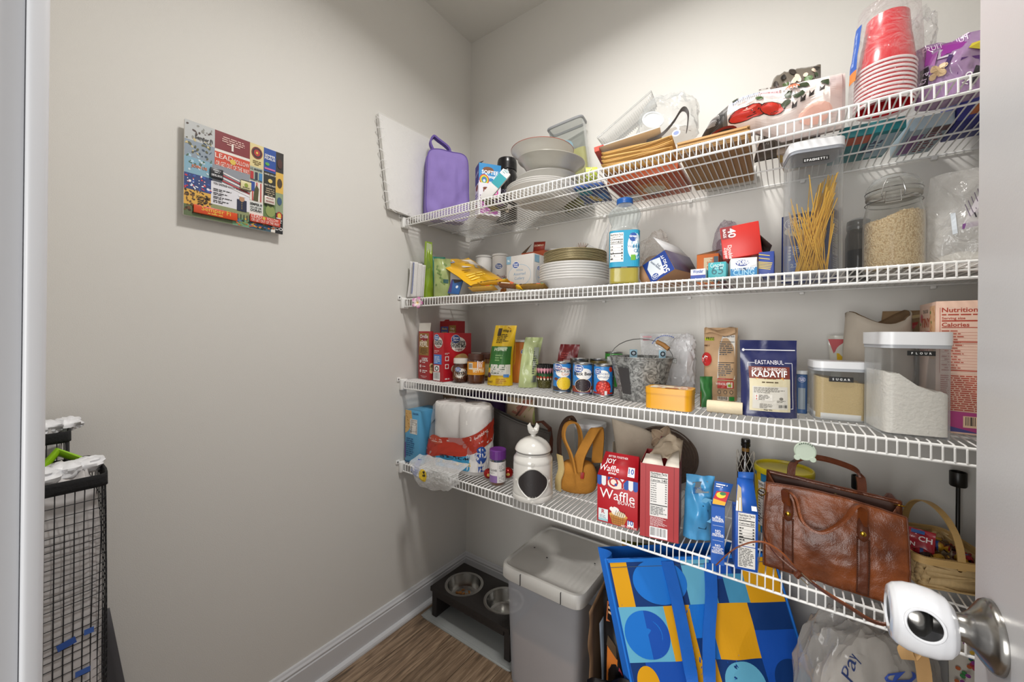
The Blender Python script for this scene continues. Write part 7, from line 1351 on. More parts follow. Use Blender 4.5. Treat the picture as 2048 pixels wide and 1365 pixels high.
t=thing('plastic_bag','crumpled clear bag holding a round white lid above the envelopes','bag',(xat(1332,-.20,1.85),-.20,Z(k)+.033)); z1=zat(212,t.location.x,-.2)-t.location.z
blob(t,'bag_film',FILM('b9bdbd',.13,.5,.06,.6,14),(0,0,.080+z1*.28),(.094,.055,z1*.50),29,.26,3.2,52,32,zmin=.106); m=MB(); m.lathe([(0,0),(.030,0),(.033,.002),(.033,.006),(.028,.007),(.026,.004),(0,.004)],32); m.build('white_lid',M('d4d6d6',.4),t,loc=(-.030,-.045,z1*.72),rot=(1.25,.0,.5))
band(t,'grey_strap',[(-.045,-.058,z1*.40),(.0,-.066,z1*.42),(.035,-.066,z1*.55),(.060,-.06,z1*.72),(.075,-.05,z1*.66),(.072,-.05,z1*.42)],(.004,-.004,.012),.002,M('4a4644',.5)); p=Print(lambda x,y,o:(x,-.064-o,y)); p.ell(.045,z1*.40,.012,.010,'c8d0e0'); p.ell(.045,z1*.40,.008,.006,'7a8ab8'); p.build(t)
# kraft bag stack
t=thing('kraft_bag_stack','flat stack of plain brown paper lunch bags beside the envelopes','paper bags',(1.175,-.215,Z(k)),.03); rr=random.Random(5)
for i in range(7): m=MB(); m.rbox(-.083+rr.uniform(-.003,.003),.083+rr.uniform(-.003,.003),-.165+rr.uniform(-.006,.004),.15,.0048*i,.0048*i+.0042,.001,1); m.build('paper_bag',[M('a9855a',.75,bump=.15,var=.05),M('b8935f',.75,bump=.15,var=.05)][i%2],t)
# chili print bags
def lyingbag(name,label,x0,x1,y,zt0,zt1,col,seed,pr,d=.11,zb=None,rz=0.,lift=0.):
    zb=Z(k)+.0 if zb is None else zb; t=thing(name,label,'bag',((x0+x1)/2,y,zb),rz); W=x1-x0
    def S(u,v,side,off=0.):
        zo=lift*min(1,max(0,(.62-u)/.18)); ht=(zt0+(zt1-zt0)*u-zb-zo)*(math.sin(PI*min(1,.5*min(1,u*2.6))))**1.0; n_=ridged((u*5+seed,v*2.2,seed*.7),1.0,2)-.55; e=math.sin(PI*v)**.6*min(1,u*6+.15)*min(1,(1-u)*8+.2)
        return V(((u-.5)*W,side*(d/2*e+.004+off)-side*.016*n_*e,zo+v*ht*(1+.05*n_*(v>.6))))
    m=MB(); m.grid(110,44,lambda u,v:S(u,v,-1)); m.grid(56,22,lambda u,v:S(1-u,v,1)); m.build('bag_body',M(col,.22,bump=.4,bscale=28,coat=.5,var=.05),t,fix=False)
    p=Print(lambda x,y,o:S(min(1,max(0,x)),min(1,max(0,y)),-1,.0035+o)); p.step=.04; pr(p); p.build(t); return t
zA=zat(272,1.133,-.28); 
def chili(p):
    p.dl=.00025
    def blot(cx,cy,rx,ry,col,rot=0.,n=18,jag=0.,seed=1):
        rr=random.Random(seed); K=6; vs=[(cx,cy)]; qs=[1+jag*rr.uniform(-1,1) for _ in range(n)]
        for j in range(1,K+1):
            for i in range(n):
                a=2*PI*i/n; x,y=rx*qs[i]*j/K*math.cos(a),ry*qs[i]*j/K*math.sin(a); vs.append((cx+x*math.cos(rot)-y*math.sin(rot)*.5,cy+x*math.sin(rot)*2+y*math.cos(rot)))
        p._add(vs,[(0,1+i,1+(i+1)%n) for i in range(n)]+[(1+j*n+i,1+(j+1)*n+i,1+(j+1)*n+(i+1)%n,1+j*n+(i+1)%n) for j in range(K-1) for i in range(n)],col)
    p.rect(.0,.0,.24,1.,'3a3837'); p.rect(.22,.0,.035,1,'5a5856'); p.rect(.255,.0,.725,1.,'e0d2cc'); p.rect(.27,.62,.5,.36,'d6d4d4')
    blot(.14,.12,.10,.10,'8a8684'); blot(.15,.55,.05,.2,'8f8d8c'); blot(.20,.10,.12,.12,'7a2420'); blot(.21,.08,.10,.09,'2a2626')
    blot(.39,.34,.135,.15,'2a1a16',.3); blot(.39,.34,.127,.135,'c02a1e',.3); blot(.56,.42,.085,.115,'2a1a16',.3); blot(.56,.42,.078,.10,'c8301f',.3); blot(.475,.62,.028,.06,'3a5226'); blot(.41,.42,.05,.03,'e0685a',.3)
    for i,(x,y) in enumerate(((.64,.50),(.66,.66),(.72,.60),(.88,.74),(.30,.90),(.75,.80))): blot(x,y,.028,.07,'2e3a22',.2,9,.5,i)
    for i in range(16): p.rect(.29+.012*i,.66+.01*i*.5,.006,.10,'8f9ab0' if i%3 else '5a6480')
    for i in range(14): p.rect(.47+.010*i,.70,.005,.06,'d88a94')
    for i,(x,y) in enumerate(((.68,.34),(.73,.42),(.78,.48),(.84,.52))): p._add([(x,y),(x+.03,y+.02),(x+.035,y+.12),(x+.015,y+.06),(x+.005,y+.12)],[(0,1,2,3,4)],'2a1f1c')
    for i in range(5): blot(.66+.012*i,.80,.006,.07,'c86a4a',.3*(i-2))
    p.text('Dulces',.60,.84,.07,'5a4a44'); blot(.82,.2,.10,.14,'e6b4a4')
xa=xat(1397,-.28,Z(k)); xb=xat(1700,-.28,Z(k))
lyingbag('chili_bag','glossy white and black bag printed with red chilies','',1,1,1,1,1,1) if False else lyingbag('chili_bag','glossy white and black bag printed with red chilies beside the cups',xa,xb-.012,-.30,zat(200,1.22,-.3),zat(152,1.44,-.3),'d8cfca',3,chili,.10,lift=.040)
def camo(p):
    rr=random.Random(12)
    for i in range(60):
        x,y=rr.uniform(.03,.95),rr.uniform(.3,.97); p.ell(x,y,rr.uniform(.015,.045),rr.uniform(.03,.08),rr.choice(['3f5a2a','2c241e','e0c8b4','4a6a34','201c18','d8b8a4']),9,rot=rr.uniform(0,3))
lyingbag('leaf_bag','dark bag with green leaf and pink pattern behind the chili bag',xat(1508,-.17,Z(k)),xat(1640,-.17,Z(k)),-.165,zat(172,1.22,-.165),zat(140,1.37,-.165),'6a6258',8,camo,.09,Z(k)+.018)
# red cups, nested upside down in clear film
Pc=spot(1766,-.325,k); r=.0505; lean=.09; Hc=zat(40,Pc.x,Pc.y)-Z(k); n=10; cupH=.118; pitch=(Hc-cupH-.012)/(n-1)
RC=M('c8202a',.25,coat=.3,var=.02); WC=M('e8dcdc',.4)
ax=V((.03,0.0,1)).normalized()
for i in range(n):
    o=thing('red_cup',('%s red party cup counting up in the wrapped upside-down stack'%ORD[i] if i<n-1 else 'topmost red party cup with its base showing in the wrapped stack'),'cup',Pc+V((0,0,.012))+ax*(i*pitch),rot=(0,.03,0),group='red party cups nested in clear film')
    MB().lathe([(r*.66,cupH),(r*.70,cupH*.985),(r*.80,cupH*.55),(r*.82,cupH*.54),(r*.97,.006)],40).build('cup_wall',RC,o)
    if i==n-1: MB().lathe([(0,cupH-.004),(r*.6,cupH-.004),(r*.66,cupH)],32).build('cup_base',RC,o)
    MB().lathe([(r*.97,.006),(r*1.0,.0055),(r*1.02,.003),(r*1.0,.0005),(r*.97,.001),(r*.965,.006)],40).build('rolled_rim',WC,o)
t=thing('cup_wrapper','clear crinkled film sleeve around the red cup stack with blue strip','wrapper',Pc)
FC=FILM('c9c2c4',.06,.45,.05,.9,38)
m=MB()
def cw(u,v,o=0.):
    a=2*PI*u; z=v*(Hc+.035); rr_=r*(1.17-.36*max(0,(z-.11)/(Hc)))*(1+.035*ridged((math.cos(a)*1.5,math.sin(a)*1.5,v*4),1.)) +o
    if v>.93: rr_*=max(.02,1-((v-.93)/.07)**2)
    return V((rr_*math.cos(a)+.03*z,rr_*math.sin(a),z+.004))
m.grid(48,30,cw,closedu=True); m.build('film_sleeve',FC,t)
blob(t,'film_tail',FILM('c4c2c2',.12,.5,.06,.8,38),(.066,.048,Hc*.80),(.026,.030,Hc*.26),33,.35,4.5,36,24)
p=Print(lambda x,y,o:cw(x,y,.001+o)); p.step=.02; p.rect(.53,.38,.06,.42,'2f5ab0'); p.rect(.53,.30,.06,.10,'d8803a'); p.rect(.545,.45,.02,.3,'8aa0d8'); p.build(t,'printed_strip')
# trail mix bag with purple print
P=spot(1902,-.318,k); W=.098; hh=zat(78,P.x,P.y)-Z(k)
t=thing('trail_mix_bag','crumpled purple and clear bag of nuts beside the red cups','bag',P,face_cam(P.x,P.y)+.1)
po=Pouch(.110,hh,.060,seed=47,base=.9,belly=.35,seal=.97,wr=.014,taper=.08,wf=24); po.build(t,M('97799f',.22,bump=.5,bscale=30,coat=.5,var=.12),'bag_body',30,34); p=po.print(); w,h=.110,hh
PU='8a2a8c'
p.poly([(w*.10,h*.62),(w*.42,h*.72),(w*.95,h*.66),(w*.95,h*.80),(w*.55,h*.97),(w*.15,h*.93)],PU); p.poly([(w*.10,h*.45),(w*.22,h*.45),(w*.30,h*.80),(w*.12,h*.80)],PU); p.poly([(w*.55,h*.30),(w*.9,h*.32),(w*.95,h*.55),(w*.6,h*.52)],'5a2a78'); p.poly([(w*.28,h*.66),(w*.5,h*.66),(w*.48,h*.82),(w*.32,h*.82)],'c8c0cc')
p.text('FRUIT & NUT',w*.42,h*.86,.016,'e8d0ea',rot=.1,bold=False,maxw=w*.65); p.poly([(w*.70,h*.66),(w*.97,h*.62),(w*.97,h*.80),(w*.75,h*.74)],'d8c832'); p.lines(w*.74,h*.68,w*.2,h*.06,2,'4a3a20'); p.rect(w*.04,h*.28,w*.12,h*.30,'1f1a24'); p.text('Ultra',w*.12,h*.34,.014,'d8c8e0',rot=1.3,bold=False); p.rect(w*.36,h*.45,w*.06,h*.25,'3a1f58',rot=-.3); p.rect(w*.70,h*.10,w*.08,h*.28,'1f1a24',rot=-.3); p.text('NO',w*.72,h*.18,.010,'ffffff',rot=1.2)
p.dots([(w*(.22+.16*((i*.37)%1)),h*(.38+.14*((i*.61)%1))) for i in range(14)],.006,'c8ac84'); p.build(t)
# cartons at the far right
slab('blue_carton','dark blue carton top showing behind the trail mix bag','box',1.655,1.735,-.20,-.08,Z(k),zat(82,1.67,-.2),'2a2f8a')
c=slab('orange_carton','orange and white carton standing at the right end by door','box',1.668,1.735,-.33,-.22,Z(k),zat(172,1.675,-.33),'d8742a',0,lambda p,w,h:(p.rect(w*.2,h*.1,w*.5,h*.5,'2f4a7a'),p.ell(w*.2,h*.8,w*.14,h*.06,'f0e0d0')))
slab('teal_carton','flat teal carton lying at the back below the red cups','box',1.44,1.56,-.235,-.06,Z(k),Z(k)+.028,'2a8a92',.1,None,lambda p,w,h:(p.rect(w*.6,h*.1,w*.38,h*.8,'a8c8d8'),p.text('LITE',w*.75,h*.5,.03,'2a3a6a',rot=1.5),p.rect(w*.02,h*.7,w*.5,h*.28,'c85a3a')))
slab('salad_packet','flat packet printed with green leaves behind chili bag','packet',1.325,1.425,-.235,-.08,Z(k),Z(k)+.016,'c9b8a8',-.1,None,lambda p,w,h:(p.ell(w*.5,h*.35,w*.4,h*.25,'5a7a2a',16),p.ell(w*.4,h*.45,w*.2,h*.12,'8aa84a',12),p.poly([(0,h*.6),(w*.25,h*.6),(w*.1,h*.95),(0,h*.95)],'d8b02a')))
slab('pastel_carton','flat pale blue printed carton under the trail mix bag','box',1.575,1.65,-.195,-.03,Z(k),Z(k)+.030,'a8bcc8',.05,None,lambda p,w,h:(p.rect(w*.1,h*.1,w*.35,h*.7,'8a5a9a'),p.lines(w*.5,h*.1,w*.45,h*.7,8,'8a3a4a'),p.rect(w*.5,h*.8,w*.48,h*.18,'6a4a4a')))
t=canister('cream_can','white canister with blue badge lying behind the brown bags','canister',1385,-.05,34,300,k,'d8d6d0',lambda p,r,h:p.logo(0,h*.5,.014)); t.location=V((1.10,-.034,Z(k)+.030)); t.rotation_euler=(0,PI/2,0) if False else (PI/2,0,.0); t.rotation_euler=(0,PI/2,0); t.location=V((1.11,-.032,Z(k)+.030))
# ---------------------------------------------------------------- on the floor
MATG=M('9a9d9c',.6,var=.03)
t=thing('feeding_mat','grey rubber feeding mat under the dog bowl stand','mat',(.290,-.205,0)); m=MB(); m.rbox(-.243,.243,-.140,.155,.0004,.0035,.02,5,vonly=True); m.rbox(-.230,.230,-.126,.141,.0034,.0042,.016,5,vonly=True); m.build('mat_sheet',MATG,t); m=MB(); e=[(-.239,-.136),(.239,-.136),(.239,.151),(-.239,.151)]; m.tube([(x,y,.0042) for x,y in e],.0024,6,closed=True); m.build('raised_rim',MATG,t)
BW_=M('231e1c',.6,bump=.5,bscale=120,var=.35,vscale=18,stretch=(1,6,6))
t=thing('bowl_stand','low black wooden stand holding two steel dog bowls','stand',(.297,-.215,.0044)); zt=.134-.0044
bc=[(-.103,-.010),(.100,.010)]; rb=.078
b=bmesh.new()
def topslab():
    m=MB(); hx,hy=.212,.108; n=40
    # board with two round openings: strips between outline and circles
    for s_,(cx,cy) in zip((-1,1),bc):
        x0,x1=(-hx,0) if s_<0 else (0,hx); pts=[];out=[]
        for i in range(n):
            a=2*PI*i/n; ca,sa=math.cos(a),math.sin(a); pts.append((cx+(rb-.0015)*ca,cy+(rb-.0015)*sa)); tx=((x1-cx)/ca if ca>1e-9 else (x0-cx)/ca if ca<-1e-9 else 9); ty=((hy-cy)/sa if sa>1e-9 else (-hy-cy)/sa if sa<-1e-9 else 9); q=min(tx,ty); out.append((cx+q*ca,cy+q*sa))
        for corner in ((x0,-hy),(x1,-hy),(x1,hy),(x0,hy)):
            j=min(range(n),key=lambda i:(out[i][0]-corner[0])**2+(out[i][1]-corner[1])**2); out[j]=corner
        for z0,z1 in ((zt-.018,zt),):
            vs=[(x,y,z1) for x,y in pts]+[(x,y,z1) for x,y in out]+[(x,y,z0) for x,y in pts]+[(x,y,z0) for x,y in out]; fs=[]
            for i in range(n):
                j=(i+1)%n; fs+=[(i,n+i,n+j,j),(2*n+i,2*n+j,3*n+j,3*n+i),(i,j,2*n+j,2*n+i),(n+i,3*n+i,3*n+j,n+j)]
            m.add(vs,fs)
    return m
topslab().build('top_board',BW_,t,fix=False)
for s_ in (-1,1): MB().rbox(s_*.196-.014,s_*.196+.014,-.100,.100,0,zt-.018,.002,1).build('leg_panel',BW_,t)
m=MB(); m.rbox(-.182,.182,-.104,-.090,zt-.040,zt-.0185,.002,1); m.rbox(-.182,.182,.090,.104,zt-.040,zt-.0185,.002,1); m.build('apron',BW_,t)
SS=M('c2c1be',.2,1.,var=.04)
for i,(cx,cy) in enumerate(bc):
    o=thing('dog_bowl',['steel dog bowl with kibble in the left opening','empty steel dog bowl half behind the grey food bin'][i],'bowl',(.297+cx,-.215+cy,.0044+zt),group='steel dog bowls')
    MB().lathe([(0,-.052),(rb*.62,-.052),(rb*.76,-.046),(rb*.90,-.010),(rb*.93,.002),(rb*1.06,.0026),(rb*1.09,.0016),(rb*1.09,.0004),(rb*.96,.0004),(rb*.92,-.012),(rb*.78,-.048),(rb*.62,-.054),(0,-.054)],48).build('bowl_shell',SS,o)
    if i==0:
        rr=random.Random(2); g=MB()
        for j in range(70):
            a=rr.uniform(0,2*PI); q=math.sqrt(rr.random())*.036; g.lathe([(0,-.003),(.0045,-.002),(.0048,.001),(0,.003)],7,c=(q*math.cos(a)+.004,q*math.sin(a)-.012,-.046+.006*(j%3==0)))
        tag(g.build('kibble',M('8a5a26',.8,var=.3,vscale=80),o),None,kind='stuff')
# grey food bin with hinged lid
BX0,BX1,BY0,BY1=.522,.822,-.385,-.050; zl=.418
t=thing('food_bin','tall translucent grey pet food bin with pale hinged lid','bin',((BX0+BX1)/2,(BY0+BY1)/2,0)); W=BX1-BX0; Dd=BY1-BY0
def bn(u,v,i=0.):
    a=2*PI*u; e=.22; sp=lambda x:math.copysign(abs(x)**e,x); s_=.90+.085*v; return (sp(math.cos(a))*(W/2*s_-i),sp(math.sin(a))*(Dd/2*s_-i),v*(zl-.028))
def binm():
    m,nt,b=_new('bin_plastic'); L=nt.links; b.inputs['Base Color'].default_value=lin('bfc1c7')+(1,); b.inputs['Roughness'].default_value=.35; b.inputs['Specular IOR Level'].default_value=.5
    tr=nt.nodes.new('ShaderNodeBsdfTransparent'); tr.inputs[0].default_value=(.9,.9,.92,1); mx=nt.nodes.new('ShaderNodeMixShader'); mx.inputs[0].default_value=.45; L.new(tr.outputs[0],mx.inputs[1]); L.new(b.outputs[0],mx.inputs[2]); L.new(mx.outputs[0],nt.nodes['Material Output'].inputs[0]); return m
m=MB(); m.grid(72,14,bn,closedu=True); m.add([bn(i/72,0) for i in range(72)],[tuple(range(72))]); m.build('bin_walls',binm(),t)
m=MB(); m.grid(64,6,lambda u,v:bn(u,.01+v*.42,.006),closedu=True); m.add([bn(i/64,.43,.006) for i in range(64)],[tuple(range(64))]); tag(m.build('kibble_fill',M('8a6f56',.9,bump=.9,bscale=90,var=.3,vscale=60),t),None,kind='stuff')
BL_=M('bfbdb8',.4,bump=.1,bscale=40,var=.06,vscale=7)
def lidf(u,v,zt_):
    a=2*PI*u; e=.20; sp=lambda x:math.copysign(abs(x)**e,x); s_=v; return V((sp(math.cos(a))*(W/2+.008)*s_,sp(math.sin(a))*(Dd/2+.008)*s_,zt_))
m=MB(); prof=[(1.0,zl-.045),(1.012,zl-.042),(1.012,zl-.008),(1.0,zl),(.95,zl+.001),(.93,zl-.004),(.90,zl-.004)]
m.grid(72,len(prof)-1,lambda u,v:lidf(u,prof[int(round(v*(len(prof)-1)))][0],prof[int(round(v*(len(prof)-1)))][1]),closedu=True); m.grid(72,6,lambda u,v:lidf(u,.90*(1-v)+.001,zl-.004+.008*math.sin(v*PI*.5)),closedu=True); lid=m.build('lid',BL_,t)
m=MB(); m.tube([(-W*.46,Dd/2+.004,zl-.004),(W*.46,Dd/2+.004,zl-.004)],.006,10); m.build('hinge',M('77777a',.5),t)
for x in (-W*.22,W*.30): MB().box(x-.0008,x+.0008,-Dd/2-.0145,-Dd/2-.004,zl-.042,zl-.004).build('seam',M('4a4846',.8),lid)
for x,y in ((-W*.12,-.05),(-W*.36,-.02),(W*.40,.02)): m=MB(); m.lathe([(0,0),(.003,0),(.003,.0006),(0,.0006)],10); m.build('vent_hole',M('26221f',.9),lid,loc=(x,y,zl+.004))
# cardboard sheet and plastic sheet beside it
t=thing('cardboard_sheet','torn brown cardboard sheet wedged beside the grey food bin','cardboard',(.862,-.30,0),.04); m=MB(); m.grid(6,26,lambda u,v:(.010*math.sin(v*6)*.4,-.10+.17*u+.006*math.sin(v*23)*(u<.1),.40*v+.035*u*v)); m.build('cardboard',M('6e5238',.8,var=.1),t,solid=.004)
t=thing('grey_folder','pale blue grey plastic sheet standing behind the cardboard','sheet',(.880,-.26,0),.04); m=MB(); m.grid(6,10,lambda u,v:(.006*math.sin(v*4),-.10+.19*u,.345*v)); m.build('plastic_sheet',M('7f8a98',.35),t,solid=.003)
# pet food bags
def petbag(name,label,x,y,w,h,d,seed,rz,pr,lean=0.): 
    t=thing(name,label,'bag',(x,y,0),rz); po=Pouch(w,h,d,seed=seed,base=.9,belly=.3,seal=.96,wr=.012,lean=lean); po.build(t,M('131113',.38,spec=.3,bump=.3,bscale=24,var=.05),'bag_body',26,30); p=po.print(); pr(p,w,h); p.build(t); return t
def pb1(p,w,h):
    p.poly([(w*.06,h*.80),(w*.36,h*.82),(w*.36,h*.94),(w*.10,h*.93)],'b05f2a'); p.poly([(w*.38,h*.82),(w*.52,h*.82),(w*.50,h*.95),(w*.38,h*.94)],'8a8454'); p.lines(w*.12,h*.85,w*.2,h*.06,2,'e0b890'); p.poly([(w*.05,h*.38),(w*.30,h*.30),(w*.34,h*.60),(w*.08,h*.66)],'c8722a'); p.poly([(w*.06,h*.66),(w*.32,h*.60),(w*.30,h*.68),(w*.10,h*.72)],'4a3a28'); p.poly([(w*.20,h*.22),(w*.36,h*.20),(w*.48,h*.52),(w*.38,h*.56)],'a8404a'); p.text('PURE & WILD',w*.34,h*.36,.014,'e8d8d8',rot=1.2,bold=False); p.text('BUFFALO',w*.22,h*.32,.018,'e8e0d8',rot=1.1,bold=False)
petbag('pet_food_bag','black pet food bag with orange and red panels beside cardboard',.942,-.335,.115,.455,.09,51,.45,pb1)
def pb2(p,w,h): p.text('O',w*.62,h*.64,.02,'b03a4a'); p.rect(w*.40,h*.62,w*.10,h*.05,'b8404a',rot=.3); p.text('PRO',w*.5,h*.50,.022,'8a7a6a',bold=False); p.poly([(w*.1,h*.2),(w*.12,h*.2),(w*.3,h*.8),(w*.28,h*.8)],'8a5a3a')
petbag('pet_food_bag','lower black pet food bag in front with small pink emblem',.935,-.430,.12,.25,.06,57,.62,pb2)
P=at(1290,1105,y=-.17); t=thing('olive_bag','olive green and yellow bag peeping above the tote bag','bag',(P.x,P.y,0),face_cam(P.x,P.y)); hh=zat(1088,P.x,P.y); po=Pouch(.15,hh,.05,seed=63,base=.95,seal=1.,wr=.006); po.build(t,M('6a6a1f',.4,bump=.3),'bag_body'); p=po.print(); p.rect(.0,hh*.86,.03,hh*.12,'b8862a'); p.rect(.07,hh*.84,.06,hh*.14,'9a9a2a'); p.rect(.13,hh*.80,.015,hh*.2,'2a2618'); p.build(t)
# tote bag with geometric print
TL=V((.935,-.462,.612)); TR=V((1.315,-.166,.624)); BL=V((1.081,-.450,.0)); BR=V((1.488,-.155,.0))
t=thing('tote_bag','blue and yellow geometric print tote bag standing below the lowest shelf','tote bag',(BL+BR)/2); o0=V(t.location)
nrm=(TR-TL).cross(BL-TL).normalized(); nrm=-nrm if nrm.dot(CAM-TL)<0 else nrm
def tf(u,v,off=0.):
    p_=(BL*(1-u)+BR*u)*(1-v)+(TL*(1-u)+TR*u)*v-o0; e=math.sin(PI*u)*math.sin(PI*min(1,v*.95))
    return p_+nrm*(off+.012*noise.noise(V((u*2.5,v*2.5,3)))*e+.007*noise.noise(V((u*6+v*3,v*5,8)))*e-.006*abs(noise.noise(V((u*3.5-v*2,v*3.5,15))))*e)
TB=M('1f6fd0',.42,bump=.12,bscale=300,var=.03)
m=MB(); m.grid(70,70,lambda u,v:tf(u,v)); m.build('front_panel',TB,t,solid=.001,fix=False)
back=lambda u,v:tf(u,v)-nrm*(.11-.03*v)+V((0,0,0))
m=MB(); m.grid(10,16,lambda u,v:tf(0,v)*(1-u)+V(back(0,v))*u+(TR-TL).normalized()*.03*math.sin(PI*u)*v); m.build('side_panel',TB,t,fix=False); m=MB(); m.grid(10,16,lambda u,v:tf(1,v)*(1-u)+V(back(1,v))*u-(TR-TL).normalized()*.03*math.sin(PI*u)*v); m.build('side_panel',TB,t,fix=False); m=MB(); m.grid(12,12,back); m.build('back_panel',TB,t,fix=False)
for u in (0.002,.998): m=MB(); m.tube([tf(u,i/30,.001) for i in range(31)],.0035,6); m.build('binding',M('1f7ae0',.4),t)
p=Print(lambda x,y,o:tf(x,y,.0045+o)); p.step=.02
N,Bm,Bl,Cy,Ye='123a78','1a55b8','1f7ad8','6ab8d8','e8a818'
Y1,Y2,Y3=.80,.575,.36
def R_(x0,y0,x1,y1,c): p.rect(x0,y0,x1-x0,y1-y0,c)
R_(.012,Y1,.988,1,N); R_(.02,Y1,.115,.99,Ye); R_(.43,Y1,.60,.99,Cy); R_(.60,Y1,.72,.985,Bm); R_(.60,Y1,.66,.90,N); R_(.66,Y1,.78,.92,'4a98c0'); R_(.78,Y1,.985,.985,Ye)
R_(.012,Y2,.988,Y1,Bl); R_(.015,Y2,.27,Y1,Cy); R_(.27,Y2,.42,Y1,Ye); R_(.42,Y2,.53,Y1,Bl); R_(.53,Y2,.57,Y1,Ye); R_(.42,Y2,.50,.66,N); R_(.56,Y2,.76,Y1,Ye); R_(.76,.69,.985,Y1,N); R_(.76,Y2,.985,.69,Bm)
R_(.012,Y3,.988,Y2,Bm); R_(.015,Y3,.10,Y2,N); R_(.36,Y3,.50,Y2,Ye); R_(.50,Y3,.76,Y2,N); R_(.76,Y3,.985,Y2,Bm)
R_(.012,0,.988,Y3,Bl); R_(.1,.1,.3,Y3,Ye); R_(.45,.12,.7,Y3,Cy); R_(.7,.0,.98,.2,N)
p.ell(.285,.90,.155,.095,Bl,40); p.ell(.145,.685,.125,.10,Bl,40)
n=24; vs=[(.150+.12*j/4*math.sin(PI*i/n),.685+.10*j/4*math.cos(PI*i/n)) for j in range(5) for i in range(n+1)]; p._add(vs,[(j*(n+1)+i,j*(n+1)+i+1,(j+1)*(n+1)+i+1,(j+1)*(n+1)+i) for j in range(4) for i in range(n)],Bm)
p.ell(.095,.49,.062,.072,Ye,32); p.ell(.63,.475,.115,.095,Cy,40); p.ell(.90,.48,.10,.095,N,40); p.rect(.02,.965,.95,.0025,'4a5a6a'); p.rect(.012,.986,.976,.014,Bl); p.build(t,'printed_panel')
HB=M('1c66c6',.45,bump=.15,bscale=200)
wv=(TR-TL).normalized()*.034
band(t,'handle',[tf(.355,.985,.006),tf(.352,.85,.014),tf(.340,.68,.020),tf(.325,.52,.026),tf(.31,.36,.03),tf(.33,.20,.034),tf(.365,.34,.040),tf(.405,.50,.036),tf(.475,.68,.028),tf(.555,.84,.016),tf(.605,.97,.006)],lambda u:wv if u<.3 or u>.72 else wv*.8+nrm*.012,.003,HB,60)
# grey grocery bags at the right
GB=FILM('c4c0ba',.30,.45,.10,.5,9)
def onblob(fn,c,u0,v0,ru,rv): return lambda x,y,o:(lambda q:q+(q-V((c[0],c[1],q.z))).normalized()*(.003+o))(fn(u0+x/(2*PI*ru),v0+y/rv))
t=thing('grocery_bag','large grey translucent grocery bag with blue sideways lettering on floor','bag',(1.500,-.300,0),.60)
blob(t,'bundled_bags',M('b3ada6',.6,bump=.3,bscale=14,var=.16,vscale=9),(0,.005,.27),(.116,.060,.27),15,.2,3.2,44,30,zmin=.003,p=.75)
blob(t,'bag_film',GB,(0,0,.31),(.138,.082,.315),5,.13,4.2,110,80,zmin=.001,p=.62,oct=2)
p=Print(onblob(blob.fn,(0,0),.69,.58,.11,.62)); p.step=.02; p.text('Survey Pay',-.035,.02,.030,'2a3a6a',rot=1.35,bold=False); p.text('yourphone',.030,-.03,.034,'2f4a9a',rot=1.35,bold=False); p.text('EASY',.125,-.06,.016,'2a4a9a',rot=-1.1); p.text('RETURN',.110,-.08,.012,'2a4a9a',rot=-1.1); p.build(t,'printed_lettering')
t=thing('grocery_bag','smaller grey plastic bag with blue logo in the right corner','bag',(1.692,-.310,0),.2); blob(t,'bag_film',FILM('a8a49c',.6,.3,.2,1.,30),(0,0,.21),(.036,.05,.22),27,.14,5.,70,50,zmin=.001,p=.7,oct=4)
p=Print(onblob(blob.fn,(0,0),.70,.66,.05,.4)); p.rect(-.03,.035,.05,.006,'2f4a9a',rot=.1); p.rect(-.03,.0,.006,.03,'2f4a9a')
for i in range(5): p.rect(-.022+.009*i,.0,.005,.032,'2f4a9a',rot=.12)
p.build(t,'printed_logo')
P=at(1812,1292,y=-.44); t=thing('paper_strip','folded tan kraft paper strip poking up between the grey bags','strip',(P.x,P.y,0)); a0=P-V((P.x,P.y,0)); b0=at(1850,1365,y=-.43)-V((P.x,P.y,0))
band(t,'strip_face',[a0+V((.030,.0,.012)),a0+V((.0,0,.0)),a0*.995+V((.004,0,-.022)),b0,V((.050,.01,.002))],(.020,-.004,.010),.0012,M('c29a66',.7),30)
t=thing('floral_pouch','white pouch with small bright flower print by the door','pouch',(1.700,-.150,0),.2); po=Pouch(.085,.60,.06,seed=73,wr=.005,base=.9); po.build(t,M('ddd8cc',.8),'bag_body'); p=po.print(); rr=random.Random(3)
for i in range(260): p.ell(rr.uniform(.003,.082),rr.uniform(.02,.58),.0045,.0045,rr.choice(['b83a5a','3a8a4a','d8b03a','4a5ab0','c86a3a','8a3a8a']),7)
p.build(t)
